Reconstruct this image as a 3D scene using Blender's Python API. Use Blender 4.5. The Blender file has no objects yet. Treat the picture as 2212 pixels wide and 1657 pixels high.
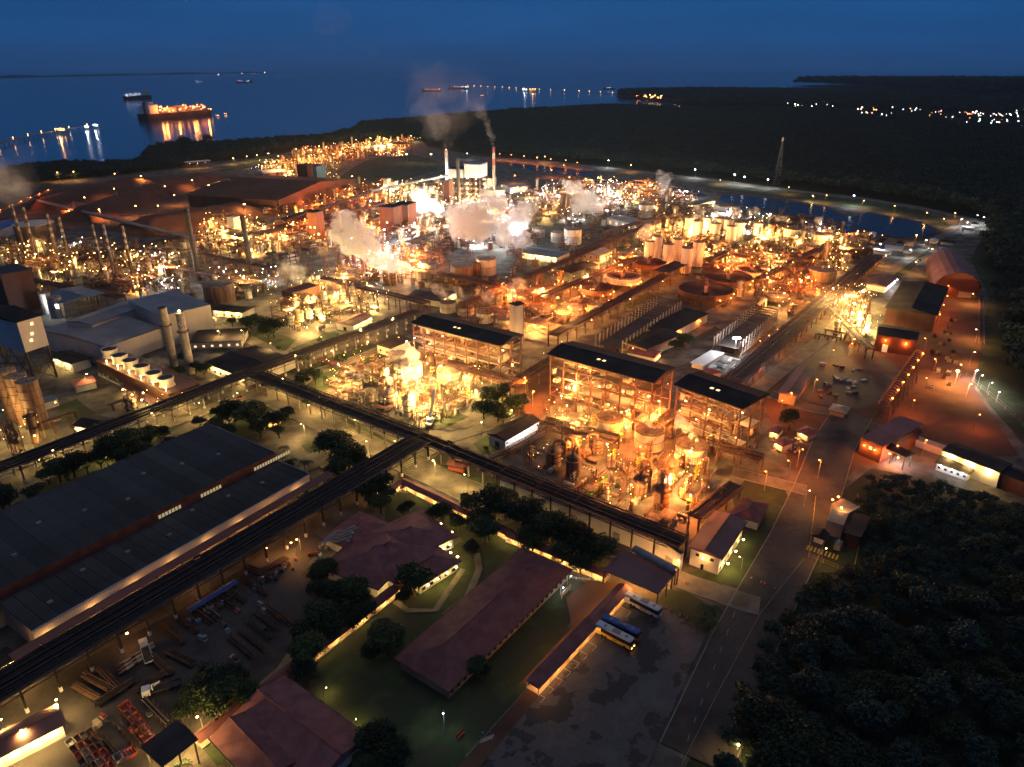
import bpy, math, random
import numpy as np
from mathutils import Vector, Matrix, noise
R = math.radians
rnd = random.Random(7)
scene = bpy.context.scene
COL = scene.collection

# ---------------------------------------------------------------- camera
F, PIT, CAMH = 1534.0, R(23.8), 165.0
CS, SN = math.cos(PIT), math.sin(PIT)
cd = bpy.data.cameras.new('camera')
cd.sensor_width = 36.0
cd.lens = 36.0 * F / 2211.0
cd.clip_start = 1.0
cd.clip_end = 200000.0
cam = bpy.data.objects.new('camera', cd)
cam.location = (0, 0, CAMH)
cam.rotation_euler = (R(90) - PIT, 0, 0)
COL.objects.link(cam)
scene.camera = cam

# ---------------------------------------------------------------- sky, dusk light, exposure
w = bpy.data.worlds.new('World')
scene.world = w
w.use_nodes = True
nt = w.node_tree
nt.nodes.clear()
wo = nt.nodes.new('ShaderNodeOutputWorld')
bg = nt.nodes.new('ShaderNodeBackground')
sky = nt.nodes.new('ShaderNodeTexSky')
sky.sky_type = 'NISHITA'
sky.sun_disc = False
sky.sun_elevation = R(2)
sky.sun_rotation = R(200)
sky.air_density = 1.0
sky.ozone_density = 4.0
sky.dust_density = 0.3
tc = nt.nodes.new('ShaderNodeTexCoord')
mp = nt.nodes.new('ShaderNodeMapping')
mp.inputs['Scale'].default_value = (1.6, 1.6, 11)
nz = nt.nodes.new('ShaderNodeTexNoise')
nz.inputs['Scale'].default_value = 2.2
nz.inputs['Detail'].default_value = 6
nz.inputs['Roughness'].default_value = 0.55
cr = nt.nodes.new('ShaderNodeMapRange')
cr.inputs[1].default_value = 0.35; cr.inputs[2].default_value = 0.7
cr.inputs[3].default_value = 0.9; cr.inputs[4].default_value = 1.14
mul = nt.nodes.new('ShaderNodeMix'); mul.data_type = 'RGBA'; mul.blend_type = 'MULTIPLY'
mul.inputs['Factor'].default_value = 1.0
tint = nt.nodes.new('ShaderNodeMix'); tint.data_type = 'RGBA'; tint.blend_type = 'ADD'
tint.inputs['Factor'].default_value = 1.0
sep = nt.nodes.new('ShaderNodeSeparateXYZ')
ramp = nt.nodes.new('ShaderNodeValToRGB')                 # blue-hour gradient by height above the horizon
el = ramp.color_ramp.elements
el[0].position = 0.0; el[0].color = (.009, .052, .160, 1)
el[1].position = .03; el[1].color = (.007, .066, .215, 1)
for p_, c_ in ((.08, (.006, .066, .215, 1)), (.3, (.010, .045, .13, 1)), (1.0, (.008, .022, .060, 1))):
    e_ = el.new(p_); e_.color = c_
dim = nt.nodes.new('ShaderNodeMix'); dim.data_type = 'RGBA'; dim.blend_type = 'MULTIPLY'; dim.inputs['Factor'].default_value = 1
dim.inputs['B'].default_value = (.0016, .0035, .007, 1)    # what is left of the daylight sky
nt.links.new(tc.outputs['Generated'], sep.inputs[0])
nt.links.new(sep.outputs['Z'], ramp.inputs['Fac'])
nt.links.new(tc.outputs['Generated'], mp.inputs['Vector'])
nt.links.new(mp.outputs[0], nz.inputs['Vector'])
nt.links.new(nz.outputs['Fac'], cr.inputs[0])
nt.links.new(sky.outputs[0], dim.inputs['A'])
nt.links.new(dim.outputs['Result'], tint.inputs['A'])
nt.links.new(ramp.outputs['Color'], tint.inputs['B'])
nt.links.new(tint.outputs['Result'], mul.inputs['A'])
nt.links.new(cr.outputs[0], mul.inputs['B'])
nt.links.new(mul.outputs['Result'], bg.inputs['Color'])
bg.inputs['Strength'].default_value = 1.0
nt.links.new(bg.outputs[0], wo.inputs['Surface'])

sd = bpy.data.lights.new('dusk_glow', 'SUN')
sd.energy = 0.30
sd.angle = R(75)
sd.color = (1.0, 0.93, 0.88)
so = bpy.data.objects.new('dusk_glow', sd)
so.rotation_euler = (R(18), 0, R(160))
COL.objects.link(so)

scene.view_settings.view_transform = 'Standard'
scene.view_settings.look = 'None'
scene.view_settings.exposure = 0.15
scene.view_settings.gamma = 1.0
scene.cycles.use_denoising = True
scene.cycles.max_bounces = 5
scene.cycles.diffuse_bounces = 2
scene.cycles.glossy_bounces = 2
scene.cycles.volume_bounces = 1
scene.cycles.transparent_max_bounces = 6
scene.cycles.sample_clamp_indirect = 2.0
scene.cycles.caustics_reflective = False
scene.cycles.caustics_refractive = False
scene.cycles.light_sampling_threshold = 0.02
scene.cycles.use_light_tree = True

# ---------------------------------------------------------------- photo point -> place on the ground
def G(x, y, z=0.0):
    u = (x - 1105.5) / F; v = -(y - 828.5) / F
    d = (u, CS + v * SN, -SN + v * CS)
    t = (z - CAMH) / d[2]
    return Vector((t * d[0], t * d[1]))
def HT(bx, by, ty, z0=0.0):
    Y = G(bx, by, z0).y
    v = -(ty - 828.5) / F
    return CAMH + Y * (v * CS - SN) / (CS + v * SN)
def PX(p, z=0.0):
    fw = p[1] * CS - (z - CAMH) * SN
    up = p[1] * SN + (z - CAMH) * CS
    return (1105.5 + F * p[0] / fw, 828.5 - F * up / fw)
def MPP(x, y, z=0.0):                       # metres per photo unit across, at that point
    p = G(x, y, z)
    return (p.y * CS - (z - CAMH) * SN) / F
GA = R(55)                                  # the plant's grid

# ---------------------------------------------------------------- mesh builder
class MB:
    def __init__(s):
        s.v = []; s.f = []; s.M = None
    def add(s, vs, fs):
        n = len(s.v)
        if s.M is not None:
            vs = [tuple(s.M @ Vector(q)) for q in vs]
        s.v += vs
        s.f += [tuple(i + n for i in f) for f in fs]
        return s
    def box(s, x0, x1, y0, y1, z0, z1):
        return s.add([(x0,y0,z0),(x1,y0,z0),(x1,y1,z0),(x0,y1,z0),(x0,y0,z1),(x1,y0,z1),(x1,y1,z1),(x0,y1,z1)],
                     [(3,2,1,0),(4,5,6,7),(0,1,5,4),(1,2,6,5),(2,3,7,6),(3,0,4,7)])
    def cb(s, x, y, z, a, b, c):            # box: centre x,y, base z
        return s.box(x-a/2, x+a/2, y-b/2, y+b/2, z, z+c)
    def prism(s, pts, z0, z1):
        n = len(pts)
        area = sum(pts[i][0]*pts[(i+1)%n][1]-pts[(i+1)%n][0]*pts[i][1] for i in range(n))
        if area < 0: pts = pts[::-1]
        return s.add([(p[0],p[1],z0) for p in pts]+[(p[0],p[1],z1) for p in pts],
                     [tuple(range(n-1,-1,-1)), tuple(range(n,2*n))]+[(i,(i+1)%n,(i+1)%n+n,i+n) for i in range(n)])
    def lathe(s, prof, n=16, x=0, y=0):     # prof: (r,z)
        k = len(prof); vs = []; fs = []
        for r, z in prof:
            for i in range(n):
                a = 2*math.pi*i/n
                vs.append((x+r*math.cos(a), y+r*math.sin(a), z))
        for j in range(k-1):
            for i in range(n):
                fs.append((j*n+i, j*n+(i+1)%n, (j+1)*n+(i+1)%n, (j+1)*n+i))
        if prof[0][0] > 0.01: fs.append(tuple(range(n-1,-1,-1)))
        if prof[-1][0] > 0.01: fs.append(tuple((k-1)*n+i for i in range(n)))
        return s.add(vs, fs)
    def cyl(s, x, y, z0, z1, r, n=12, r2=None):
        return s.lathe([(r, z0), (r if r2 is None else r2, z1)], n, x, y)
    def bar(s, a, b, r, n=4, r2=None):
        a = Vector(a); b = Vector(b); d = b - a
        if d.length < 1e-5: return s
        d.normalize()
        u = d.cross(Vector((0,0,1)) if abs(d.z) < .95 else Vector((1,0,0))).normalized(); w_ = d.cross(u)
        vs = []
        for p, rr in ((a, r), (b, r if r2 is None else r2)):
            for i in range(n):
                t = 2*math.pi*(i+.5)/n
                vs.append(tuple(p + u*(rr*math.cos(t)) + w_*(rr*math.sin(t))))
        return s.add(vs, [(i,(i+1)%n,(i+1)%n+n,i+n) for i in range(n)]+[tuple(range(n-1,-1,-1)), tuple(range(n,2*n))])
    def tube(s, pts, r, n=6):
        pts = [Vector(p) for p in pts]; vs = []; fs = []
        u = None
        for k, p in enumerate(pts):
            d = (pts[min(k+1,len(pts)-1)] - pts[max(k-1,0)]).normalized()
            if u is None:
                u = d.cross(Vector((0,0,1)) if abs(d.z) < .9 else Vector((1,0,0))).normalized()
            u = (u - d*u.dot(d)).normalized(); w_ = d.cross(u)
            for i in range(n):
                t = 2*math.pi*i/n
                vs.append(tuple(p + u*(r*math.cos(t)) + w_*(r*math.sin(t))))
        for k in range(len(pts)-1):
            for i in range(n):
                fs.append((k*n+i, k*n+(i+1)%n, (k+1)*n+(i+1)%n, (k+1)*n+i))
        fs += [tuple(range(n-1,-1,-1)), tuple((len(pts)-1)*n+i for i in range(n))]
        return s.add(vs, fs)
    def gable(s, x0, x1, y0, y1, z, rise, over=0.0, th=.25, hip=0.0):
        # roof slab, ridge along x
        X0,X1,Y0,Y1 = x0-over,x1+over,y0-over,y1+over; ym=(y0+y1)/2
        v = [(X0,Y0,z),(X1,Y0,z),(X1,Y1,z),(X0,Y1,z),(X0+hip,ym,z+rise),(X1-hip,ym,z+rise)]
        vs = v + [(a,b,c-th) for a,b,c in v[:4]]
        return s.add(vs, [(0,1,5,4),(2,3,4,5),(3,0,4),(1,2,5),(9,8,7,6),(0,6,7,1),(1,7,8,2),(2,8,9,3),(3,9,6,0)])
    def blob(s, x, y, z, r, rz=None, n=1, seed=0, amp=.25):
        import bmesh
        b = bmesh.new(); bmesh.ops.create_icosphere(b, subdivisions=n, radius=1.0)
        rz = rz or r
        vs = []
        for q in b.verts:
            k = 1 + amp*noise.noise(q.co*1.7 + Vector((seed*3.1, seed*1.7, seed)))
            vs.append((x+q.co.x*r*k, y+q.co.y*r*k, z+q.co.z*rz*k))
        fs = [tuple(q.index for q in f.verts) for f in b.faces]
        b.free()
        return s.add(vs, fs)
    def mesh(s, name, mat, smooth=False):
        me = bpy.data.meshes.new(name)
        me.from_pydata(s.v, [], s.f)
        if mat is not None: me.materials.append(mat)
        if smooth:
            me.polygons.foreach_set('use_smooth', [True]*len(me.polygons))
            try: me.set_sharp_from_angle(angle=R(35))
            except Exception: pass
        me.update()
        return me

# ---------------------------------------------------------------- things
PLACED = []      # [object, description, x, y] for labels still to be completed
KEEP = []        # ground already taken: (x, y, r)
class Kit:
    """the parts of one kind of thing, as shared meshes: (name, mesh, [sub-parts], label)"""
    def __init__(s, name, cat, group=None):
        s.name = name; s.cat = cat; s.group = group; s.parts = []; s.lights = []
    def part(s, name, mb, mat, smooth=False, label=None, n=1, offs=None):
        if not mb.f: return None
        p = [name, mb.mesh(name, mat, smooth), [], label, offs or [(0,0,0)]]
        s.parts.append(p)
        return p
    def sub(s, p, name, mb, mat, smooth=False):
        if mb.f: p[2].append((name, mb.mesh(name, mat, smooth)))
    def light(s, loc, ld): s.lights.append((loc, ld))
def place(kit, x, y, z=0, rot=0, sc=1, label=None, group=None, auto=None, tilt=None):
    single = len(kit.parts) == 1 and len(kit.parts[0][4]) == 1 and not kit.parts[0][2]
    root = bpy.data.objects.new(kit.name, kit.parts[0][1] if single else None)
    COL.objects.link(root)
    root.location = (x, y, z)
    root.rotation_euler = tilt + (rot,) if tilt else (0, 0, rot)
    root.scale = (sc, sc, sc) if not isinstance(sc, tuple) else sc
    root['category'] = kit.cat
    g = group or kit.group
    if g: root['group'] = g
    root['label'] = label or (auto or kit.name)
    if label is None: PLACED.append([root, auto, x, y])
    if not single:
        for name, me, subs, lb, offs in kit.parts:
            for of in offs:
                o = bpy.data.objects.new(name, me); COL.objects.link(o); o.parent = root
                if any(of): o.location = of[:3]
                if len(of) > 3: o.rotation_euler = (0, 0, of[3])
                if lb: o['label'] = lb
                for sn, sm in subs:
                    q = bpy.data.objects.new(sn, sm); COL.objects.link(q); q.parent = o
    for loc, ld in kit.lights:
        o = bpy.data.objects.new('lamp_light', ld); COL.objects.link(o); o.parent = root; o.location = loc
    return root
def struct(name, mb, mat, z=0, smooth=False):
    o = bpy.data.objects.new(name, mb.mesh(name, mat, smooth)); COL.objects.link(o)
    o['kind'] = 'structure'; o.location.z = z
    return o
def stuff(name, me, label):
    o = bpy.data.objects.new(name, me); COL.objects.link(o)
    o['kind'] = 'stuff'; o['label'] = label; return o

# ---------------------------------------------------------------- materials
def M(name, c, c2=None, scale=1.0, rough=.8, metal=0.0, stretch=(1,1,1), bump=0.0, detail=4, stripes=None, emit=None, es=0, c3=None, spec=.35, wpos=False, steep=None, cracks=False):
    m = bpy.data.materials.new(name); m.use_nodes = True
    n = m.node_tree; b = n.nodes['Principled BSDF']
    b.inputs['Roughness'].default_value = rough; b.inputs['Metallic'].default_value = metal
    b.inputs['Specular IOR Level'].default_value = spec
    b.inputs['Base Color'].default_value = (*c, 1)
    if emit:
        b.inputs['Emission Color'].default_value = (*emit, 1); b.inputs['Emission Strength'].default_value = es
        m.cycles.emission_sampling = 'NONE'
    if c2 is not None:
        if wpos:
            t = n.nodes.new('ShaderNodeNewGeometry'); src = t.outputs['Position']
        else:
            t = n.nodes.new('ShaderNodeTexCoord'); src = t.outputs['Object']
        mp = n.nodes.new('ShaderNodeMapping'); mp.inputs['Scale'].default_value = stretch
        n.links.new(src, mp.inputs['Vector'])
        z = n.nodes.new('ShaderNodeTexNoise'); z.inputs['Scale'].default_value = scale; z.inputs['Detail'].default_value = detail
        z.inputs['Roughness'].default_value = .6
        n.links.new(mp.outputs[0], z.inputs['Vector'])
        r = n.nodes.new('ShaderNodeValToRGB')
        r.color_ramp.elements[0].position = .36; r.color_ramp.elements[0].color = (*c, 1)
        r.color_ramp.elements[1].position = .64; r.color_ramp.elements[1].color = (*c2, 1)
        if steep: r.color_ramp.elements[0].position = steep
        if c3 is not None:
            e = r.color_ramp.elements.new(.5 if not steep else steep+.015); e.color = (*c3, 1)
        n.links.new(z.outputs['Fac'], r.inputs['Fac'])
        if cracks:
            e = r.color_ramp.elements
            for p_, q_ in ((.532, 0), (.537, 1), (.542, 0)):
                x_ = e.new(p_); x_.color = (*(tuple(v*.3 for v in c2) if q_ else tuple(c3)), 1)
        out = r.outputs['Color']
        oi = n.nodes.new('ShaderNodeObjectInfo'); vr = n.nodes.new('ShaderNodeMapRange'); vr.inputs[3].default_value = .78; vr.inputs[4].default_value = 1.15
        vm = n.nodes.new('ShaderNodeMix'); vm.data_type = 'RGBA'; vm.blend_type = 'MULTIPLY'; vm.inputs['Factor'].default_value = 0 if wpos else 1
        n.links.new(oi.outputs['Random'], vr.inputs[0]); n.links.new(out, vm.inputs['A']); n.links.new(vr.outputs[0], vm.inputs['B']); out = vm.outputs['Result']
        if stripes:
            wv = n.nodes.new('ShaderNodeTexWave'); wv.wave_type = 'BANDS'; wv.bands_direction = stripes[0]
            wv.inputs['Scale'].default_value = stripes[1]; wv.inputs['Distortion'].default_value = 0
            n.links.new(t.outputs['Position' if wpos else 'Object'], wv.inputs['Vector'])
            mx = n.nodes.new('ShaderNodeMix'); mx.data_type = 'RGBA'; mx.blend_type = 'MULTIPLY'
            mx.inputs['Factor'].default_value = stripes[2]
            n.links.new(out, mx.inputs['A']); n.links.new(wv.outputs['Color'], mx.inputs['B']); out = mx.outputs['Result']
        n.links.new(out, b.inputs['Base Color'])
        if bump:
            bp = n.nodes.new('ShaderNodeBump'); bp.inputs['Strength'].default_value = bump; bp.inputs['Distance'].default_value = .3
            n.links.new(z.outputs['Fac'], bp.inputs['Height']); n.links.new(bp.outputs[0], b.inputs['Normal'])
    return m

m_rust = M('rusty_steel', (.10,.045,.028), (.17,.085,.055), .6, .75, .1)
m_brown = M('red_brown_steel', (.085,.033,.024), (.15,.06,.042), .35, .7)
m_dark = M('dark_steel', (.035,.03,.028), (.07,.055,.048), .5, .6, .2)
m_grey = M('grey_steel', (.22,.21,.2), (.34,.32,.3), .4, .6, .1)
m_pipe = M('lagged_pipe', (.30,.26,.22), (.48,.42,.36), .5, .5, .25)
m_pipe2 = M('rusty_pipe', (.16,.075,.045), (.32,.19,.12), .6, .6, .1)
m_tank = M('stained_tank_plate', (.32,.26,.2), (.62,.56,.48), .5, .6, 0, (1,1,.12), .08, c3=(.5,.44,.37))
m_tankw = M('white_tank_plate', (.5,.45,.38), (.75,.71,.64), .4, .55, 0, (1,1,.15), .05)
m_tankb = M('rust_brown_tank_plate', (.12,.055,.035), (.30,.19,.13), .5, .7, 0, (1,1,.1), .1)
m_tankd = M('dark_tank_plate', (.06,.035,.028), (.13,.085,.065), .5, .7, 0, (1,1,.1), .1)
m_troof = M('tank_roof_plate', (.16,.10,.07), (.36,.27,.2), .22, .7)
m_roofd = M('dark_sheet_roof', (.04,.034,.033), (.075,.064,.062), .07, .85, .0, stripes=('X',.55,.35), spec=.08)
m_roofb = M('big_shed_roof', (.058,.056,.057), (.11,.106,.106), .035, .9, .0, stripes=('X',.42,.5), spec=.1, c3=(.082,.08,.08))
m_roofg = M('grey_sheet_roof', (.24,.235,.24), (.34,.33,.335), .06, .6, stripes=('X',.5,.25))
m_roofr = M('red_brown_sheet_roof', (.19,.088,.082), (.27,.13,.12), .08, .7, stripes=('X',.6,.3))
m_roofl = M('blue_grey_roof', (.12,.17,.22), (.2,.26,.31), .1, .5, stripes=('X',.5,.3))
m_tile = M('clay_tile_roof', (.22,.078,.076), (.33,.128,.12), .25, .8, stripes=('X',.8,.4))
m_wallk = M('shaded_office_wall', (.14,.10,.075), (.22,.16,.12), .15, .8)  # shadow under the eaves painted into the long office's wall colour
m_wall = M('white_painted_wall', (.5,.48,.44), (.68,.66,.62), .12, .7, 0, (1,1,.3))
m_wallg = M('grey_clad_wall', (.46,.45,.44), (.60,.59,.57), .08, .65, 0, (1,1,.3), stripes=('X',.35,.12))
m_wallb = M('red_clad_wall', (.10,.04,.027), (.17,.068,.042), .1, .7, 0, (1,1,.3), stripes=('X',.4,.2))
m_wallt = M('tan_wall', (.36,.27,.18), (.5,.39,.28), .15, .75)
m_conc = M('concrete', (.24,.22,.19), (.36,.33,.29), .2, .85)
m_glass = M('dark_window_glass', (.02,.025,.03), rough=.15, spec=.6)
m_yellow = M('yellow_paint', (.6,.38,.03), (.7,.48,.06), .7, .55)
m_white = M('white_paint', (.7,.7,.68), (.8,.8,.78), 1, .5)
m_blue = M('blue_paint', (.02,.07,.28), (.03,.12,.4), .5, .45)
m_red = M('faded_red_paint', (.28,.05,.03), (.42,.1,.06), .8, .6)
m_green = M('green_paint', (.12,.45,.05), (.18,.6,.08), .8, .5)
m_orange = M('orange_plastic', (.75,.16,.03), rough=.5)
m_black = M('black_rubber', (.015,.015,.015), rough=.8)
m_lblue = M('light_blue_cladding', (.12,.28,.42), (.18,.36,.5), .2, .6)
# ground
m_land = M('dark_undergrowth', (.018,.026,.012), (.035,.042,.02), .02, .95, wpos=True, c3=(.022,.03,.014))
m_yard = M('plant_yard_concrete', (.04,.034,.029), (.17,.148,.118), .08, .85, wpos=True, detail=9, c3=(.10,.086,.07))
m_dirt = M('red_dirt', (.06,.028,.018), (.14,.072,.046), .03, .95, wpos=True, detail=8)
m_asph = M('worn_asphalt', (.028,.022,.020), (.085,.064,.055), .06, .75, wpos=True, detail=10, c3=(.062,.052,.048), cracks=True)
m_lot = M('wet_patched_asphalt', (.02,.018,.019), (.10,.092,.092), .085, .5, wpos=True, detail=9, c3=(.075,.068,.067), steep=.455, cracks=True)
m_street = M('concrete_street', (.085,.072,.056), (.20,.175,.135), .11, .8, wpos=True, detail=7)
m_grass = M('lawn_grass', (.048,.042,.026), (.062,.085,.032), .07, .95, wpos=True, detail=9, c3=(.03,.045,.018))
m_kerb = M('kerb_stone', (.2,.175,.14), (.3,.27,.22), .3, .8)
m_mark = M('road_paint', (.3,.27,.21), (.42,.38,.3), .5, .7)
m_pdark = M('dark_pipe', (.028,.02,.018), (.06,.042,.036), .5, .6)  # darker tone for the pipes of the front racks and all trays
m_baux = M('red_bauxite', (.10,.032,.018), (.17,.06,.032), .03, .95, wpos=True, detail=9, bump=.4)
def water_mat(name, col, rough, sx, sy, strength, dist):
    m = bpy.data.materials.new(name); m.use_nodes = True; n = m.node_tree; b = n.nodes['Principled BSDF']
    b.inputs['Base Color'].default_value = (*col, 1); b.inputs['Roughness'].default_value = rough
    b.inputs['IOR'].default_value = 1.5 if 'sea' in name else 1.33; b.inputs['Specular IOR Level'].default_value = .5 if 'sea' in name else .12
    g = n.nodes.new('ShaderNodeNewGeometry'); mp = n.nodes.new('ShaderNodeMapping'); mp.inputs['Scale'].default_value = (sx, sy, 1)
    z = n.nodes.new('ShaderNodeTexNoise'); z.inputs['Scale'].default_value = 1; z.inputs['Detail'].default_value = 4
    bp = n.nodes.new('ShaderNodeBump'); bp.inputs['Strength'].default_value = strength; bp.inputs['Distance'].default_value = dist
    n.links.new(g.outputs['Position'], mp.inputs[0]); n.links.new(mp.outputs[0], z.inputs['Vector'])
    n.links.new(z.outputs['Fac'], bp.inputs['Height']); n.links.new(bp.outputs[0], b.inputs['Normal'])
    return m
m_sea = water_mat('sea_water', (.012,.06,.14), .16, .03, .05, .22, .6)
m_pond = water_mat('pond_water', (.02,.022,.03), .2, .3, .3, .12, .05)
# lights that are seen
def glow(name, c, s): return M(name, (.8,.8,.8), emit=c, es=s)
WARM, ORG, YEL, WHT, RED = (1,.45,.115), (1,.23,.032), (1,.63,.19), (.93,.97,1), (1,.08,.03)
g_warm = glow('warm_lamp_glass', WARM, 26); g_org = glow('sodium_lamp_glass', ORG, 22); g_yel = glow('yellow_lamp_glass', YEL, 26)
g_wht = glow('white_lamp_glass', WHT, 26); g_red = glow('red_lamp_glass', RED, 14)
GL = {'w': g_warm, 'o': g_org, 'y': g_yel, 'c': g_wht, 'r': g_red}
CO = {'w': WARM, 'o': ORG, 'y': YEL, 'c': WHT, 'r': RED}
_ld = {}
LPOW = 2.3
def LD(c, power, rad=.35, spot=False):
    k = (c, power, rad, spot)
    if k not in _ld:
        l = bpy.data.lights.new('lamp_light', 'SPOT' if spot else 'POINT')
        if spot: l.spot_size = R(164); l.spot_blend = .35
        l.energy = power*LPOW; l.color = CO[c]; l.shadow_soft_size = rad
        _ld[k] = l
    return _ld[k]
# ================================================================ GROUND
def poly_px(pts, z=0): return [tuple(G(x, y)) for x, y in pts]
def sheet(name, pts, mat, z, world=False):
    p = pts if world else poly_px(pts)
    n = len(p)
    area = sum(p[i][0]*p[(i+1)%n][1]-p[(i+1)%n][0]*p[i][1] for i in range(n))
    if area < 0: p = p[::-1]
    import bmesh
    b = bmesh.new(); b.faces.new([b.verts.new((q[0], q[1], z)) for q in p])
    b.normal_update(); bmesh.ops.triangulate(b, faces=b.faces[:])
    me = bpy.data.meshes.new(name); b.to_mesh(me); b.free(); me.materials.append(mat)
    o = bpy.data.objects.new(name, me); COL.objects.link(o); o['kind'] = 'structure'
    return o
sea = sheet('sea', [(-90000,-3000),(90000,-3000),(90000,120000),(-90000,120000)], m_sea, -3.0, True)
LAND = [(-900,560),(-400,430),(-100,385),(0,378),(60,370),(115,360),(200,358),(310,356),(320,326),(360,315),(450,314),(560,306),
        (650,300),(700,298),(760,285),(775,270),(840,264),(900,260),(1010,248),(1100,242),(1200,237),(1300,231),(1400,232),
        (1470,240),(1500,232),(1470,224),(1430,219),(1380,215),(1335,211),(1330,205),(1370,200),(1500,197),(1700,199),(1850,204),
        (2000,214),(2211,226),(2700,240),(4200,300),(5200,700),(3600,2400),(-1800,2400)]
land = sheet('ground', LAND, m_land, 0.0)
sheet('ground', [(1712,185),(1800,182.5),(2050,182),(2400,182),(3200,185),(3600,215),(2500,228),(2120,216),(2000,207),(1900,198),(1800,191)], m_land, -.5)
# far shore hills
def hills(name, pts, hz, seed):
    mb = MB(); n = len(pts); vs = []
    for i, (x, y) in enumerate(pts):
        g = G(x, y)
        k = hz*(.6+.8*noise.noise(Vector((i*.35, seed, 0))))*min(1, i/3, (n-1-i)/3+.05)
        d = g.normalized()
        vs += [(g.x, g.y, -3), (g.x+d.x*400, g.y+d.y*400, max(k, 1)), (g.x+d.x*2500, g.y+d.y*2500, -3)]
    fs = []
    for i in range(n-1):
        a = i*3; fs += [(a, a+3, a+4, a+1), (a+1, a+4, a+5, a+2)]
    mb.add(vs, fs)
    return struct(name, mb, m_land)
hills('hills', [(-500+i*25, 176-max(0, (i-6))*.52-8*(1-abs(i-20)/40)*0) for i in range(46)], 70, 2)
hills('hills', [(1900+i*22, 176+.05*i) for i in range(40)], 60, 9)

PLANT = [(-700,620),(-100,415),(60,395),(300,372),(420,352),(560,340),(700,316),(800,306),(900,296),(925,318),(1050,340),(1200,350),(1350,366),
         (1580,392),(1700,408),(1870,427),(1990,446),(2130,478),(2128,500),(2095,560),(2135,640),(2125,700),(2115,770),(2105,830),(2150,890),(2230,975),
         (2330,1060),(2211,1095),(2000,1032),(1880,1012),(1800,1075),(1740,1215),(1640,1330),(1480,1657),(1430,1800),(-900,1900)]
sheet('plant_yard', PLANT, m_yard, 0.02)
sheet('red_dirt_ground', [(-300,560),(-60,440),(60,405),(300,385),(430,372),(640,395),(660,440),(560,480),(480,530),(250,500),(0,500)], m_dirt, 0.04)
sheet('red_dirt_ground', [(1640,835),(1760,735),(1880,740),(1990,780),(1990,870),(1930,990),(1850,1010),(1780,1080),(1745,1040),(1700,990),(1660,900)], m_dirt, 0.04)
sheet('red_dirt_ground', [(1985,600),(2125,640),(2110,790),(2105,840),(2200,985),(2120,985),(1930,920),(1950,800)], m_dirt, 0.045)
sheet('storage_yard', [(1700,790),(1790,742),(1905,765),(1945,800),(1925,860),(1850,885),(1700,860)], m_asph, 0.06)
sheet('pipe_yard', [(0,1520),(420,1300),(660,1130),(700,1170),(650,1240),(700,1290),(600,1440),(420,1600),(350,1700),(-100,1800),(-100,1560)], m_asph, 0.06)
# grass
LAWNS = [
 [(560,1510),(845,1283),(1000,1165),(1130,1120),(1245,1255),(1280,1262),(1150,1480),(985,1680),(760,1720),(560,1590)],
 [(835,1060),(905,1068),(1000,1100),(1160,1165),(1130,1200),(1030,1190),(975,1150),(880,1110),(830,1135)],
 [(1120,1160),(1330,1230),(1300,1250),(1120,1180)],
 [(1482,1238),(1600,1274),(1640,1238),(1692,1098),(1702,1075),(1690,1045),(1610,1035),(1580,1070),(1600,1150),(1545,1225)],
 [(1435,1272),(1480,1278),(1560,1322),(1560,1345),(1520,1368),(1490,1345),(1440,1320),(1422,1298)],
 [(2105,830),(2150,815),(2230,870),(2330,1000),(2230,985),(2185,930),(2140,880)],
 [(2100,560),(2140,600),(2170,760),(2115,790),(2125,700),(2135,640)],
 [(712,398),(768,358),(803,342),(889,334),(953,350),(943,368),(849,398),(782,406),(728,403)],
 [(475,372),(560,350),(640,338),(700,330),(700,326),(600,334),(480,362)],
 [(540,735),(560,705),(640,735),(610,765),(580,760)],
 [(620,757),(720,715),(735,722),(650,765)],
 [(640,850),(700,800),(860,740),(870,750),(760,808),(700,845)],
 [(640,800),(800,742),(820,745),(720,790),(650,812)],
 [(570,850),(600,845),(640,868),(615,878),(575,862)],
 [(633,887),(650,880),(690,905),(660,912)],
 [(678,915),(705,905),(735,925),(700,935)],
 [(650,962),(690,945),(740,975),(750,990),(715,995),(660,975)],
 [(750,905),(800,930),(910,985),(905,1000),(840,975),(760,925)],
 [(935,990),(960,975),(1120,1035),(1110,1060),(1070,1060),(945,1010)],
 [(600,1010),(640,1000),(690,1050),(650,1060)],
 [(1020,960),(1060,935),(1100,955),(1062,972),(1045,982)],
 [(1020,865),(1070,848),(1150,880),(1130,900),(1080,900),(1015,890)],
 [(60,1050),(300,940),(430,880),(445,890),(300,975),(60,1090)],
 [(120,880),(165,862),(205,893),(160,910),(130,905)],
 [(1480,740),(1545,705),(1555,712),(1500,745)],
 [(1560,485),(1700,470),(1800,500),(1720,505),(1580,490)],
 [(1870,640),(1950,560),(2000,520),(2020,530),(1960,590)],
 [(1350,660),(1400,630),(1410,640),(1360,668)],
 [(440,1620),(540,1560),(560,1590),(470,1657)],
 [(1500,400),(1580,400),(1700,415),(1870,436),(1990,455),(2060,490),(2010,500),(1980,470),(1860,452),(1700,428),(1560,412)],
 [(445,893),(555,856),(640,900),(600,925),(540,950),(480,935)],
 [(655,800),(720,770),(760,782),(690,812)],
 [(905,905),(960,880),(1010,900),(960,925)],
 [(460,745),(520,765),(500,775),(450,755)],
 [(560,790),(610,775),(650,790),(600,805)],
 [(1745,1215),(1800,1195),(1850,1190),(1860,1235),(1760,1240)],
]
for i, p in enumerate(LAWNS): sheet('lawn', p, m_grass, 0.08+.004*i)
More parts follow.
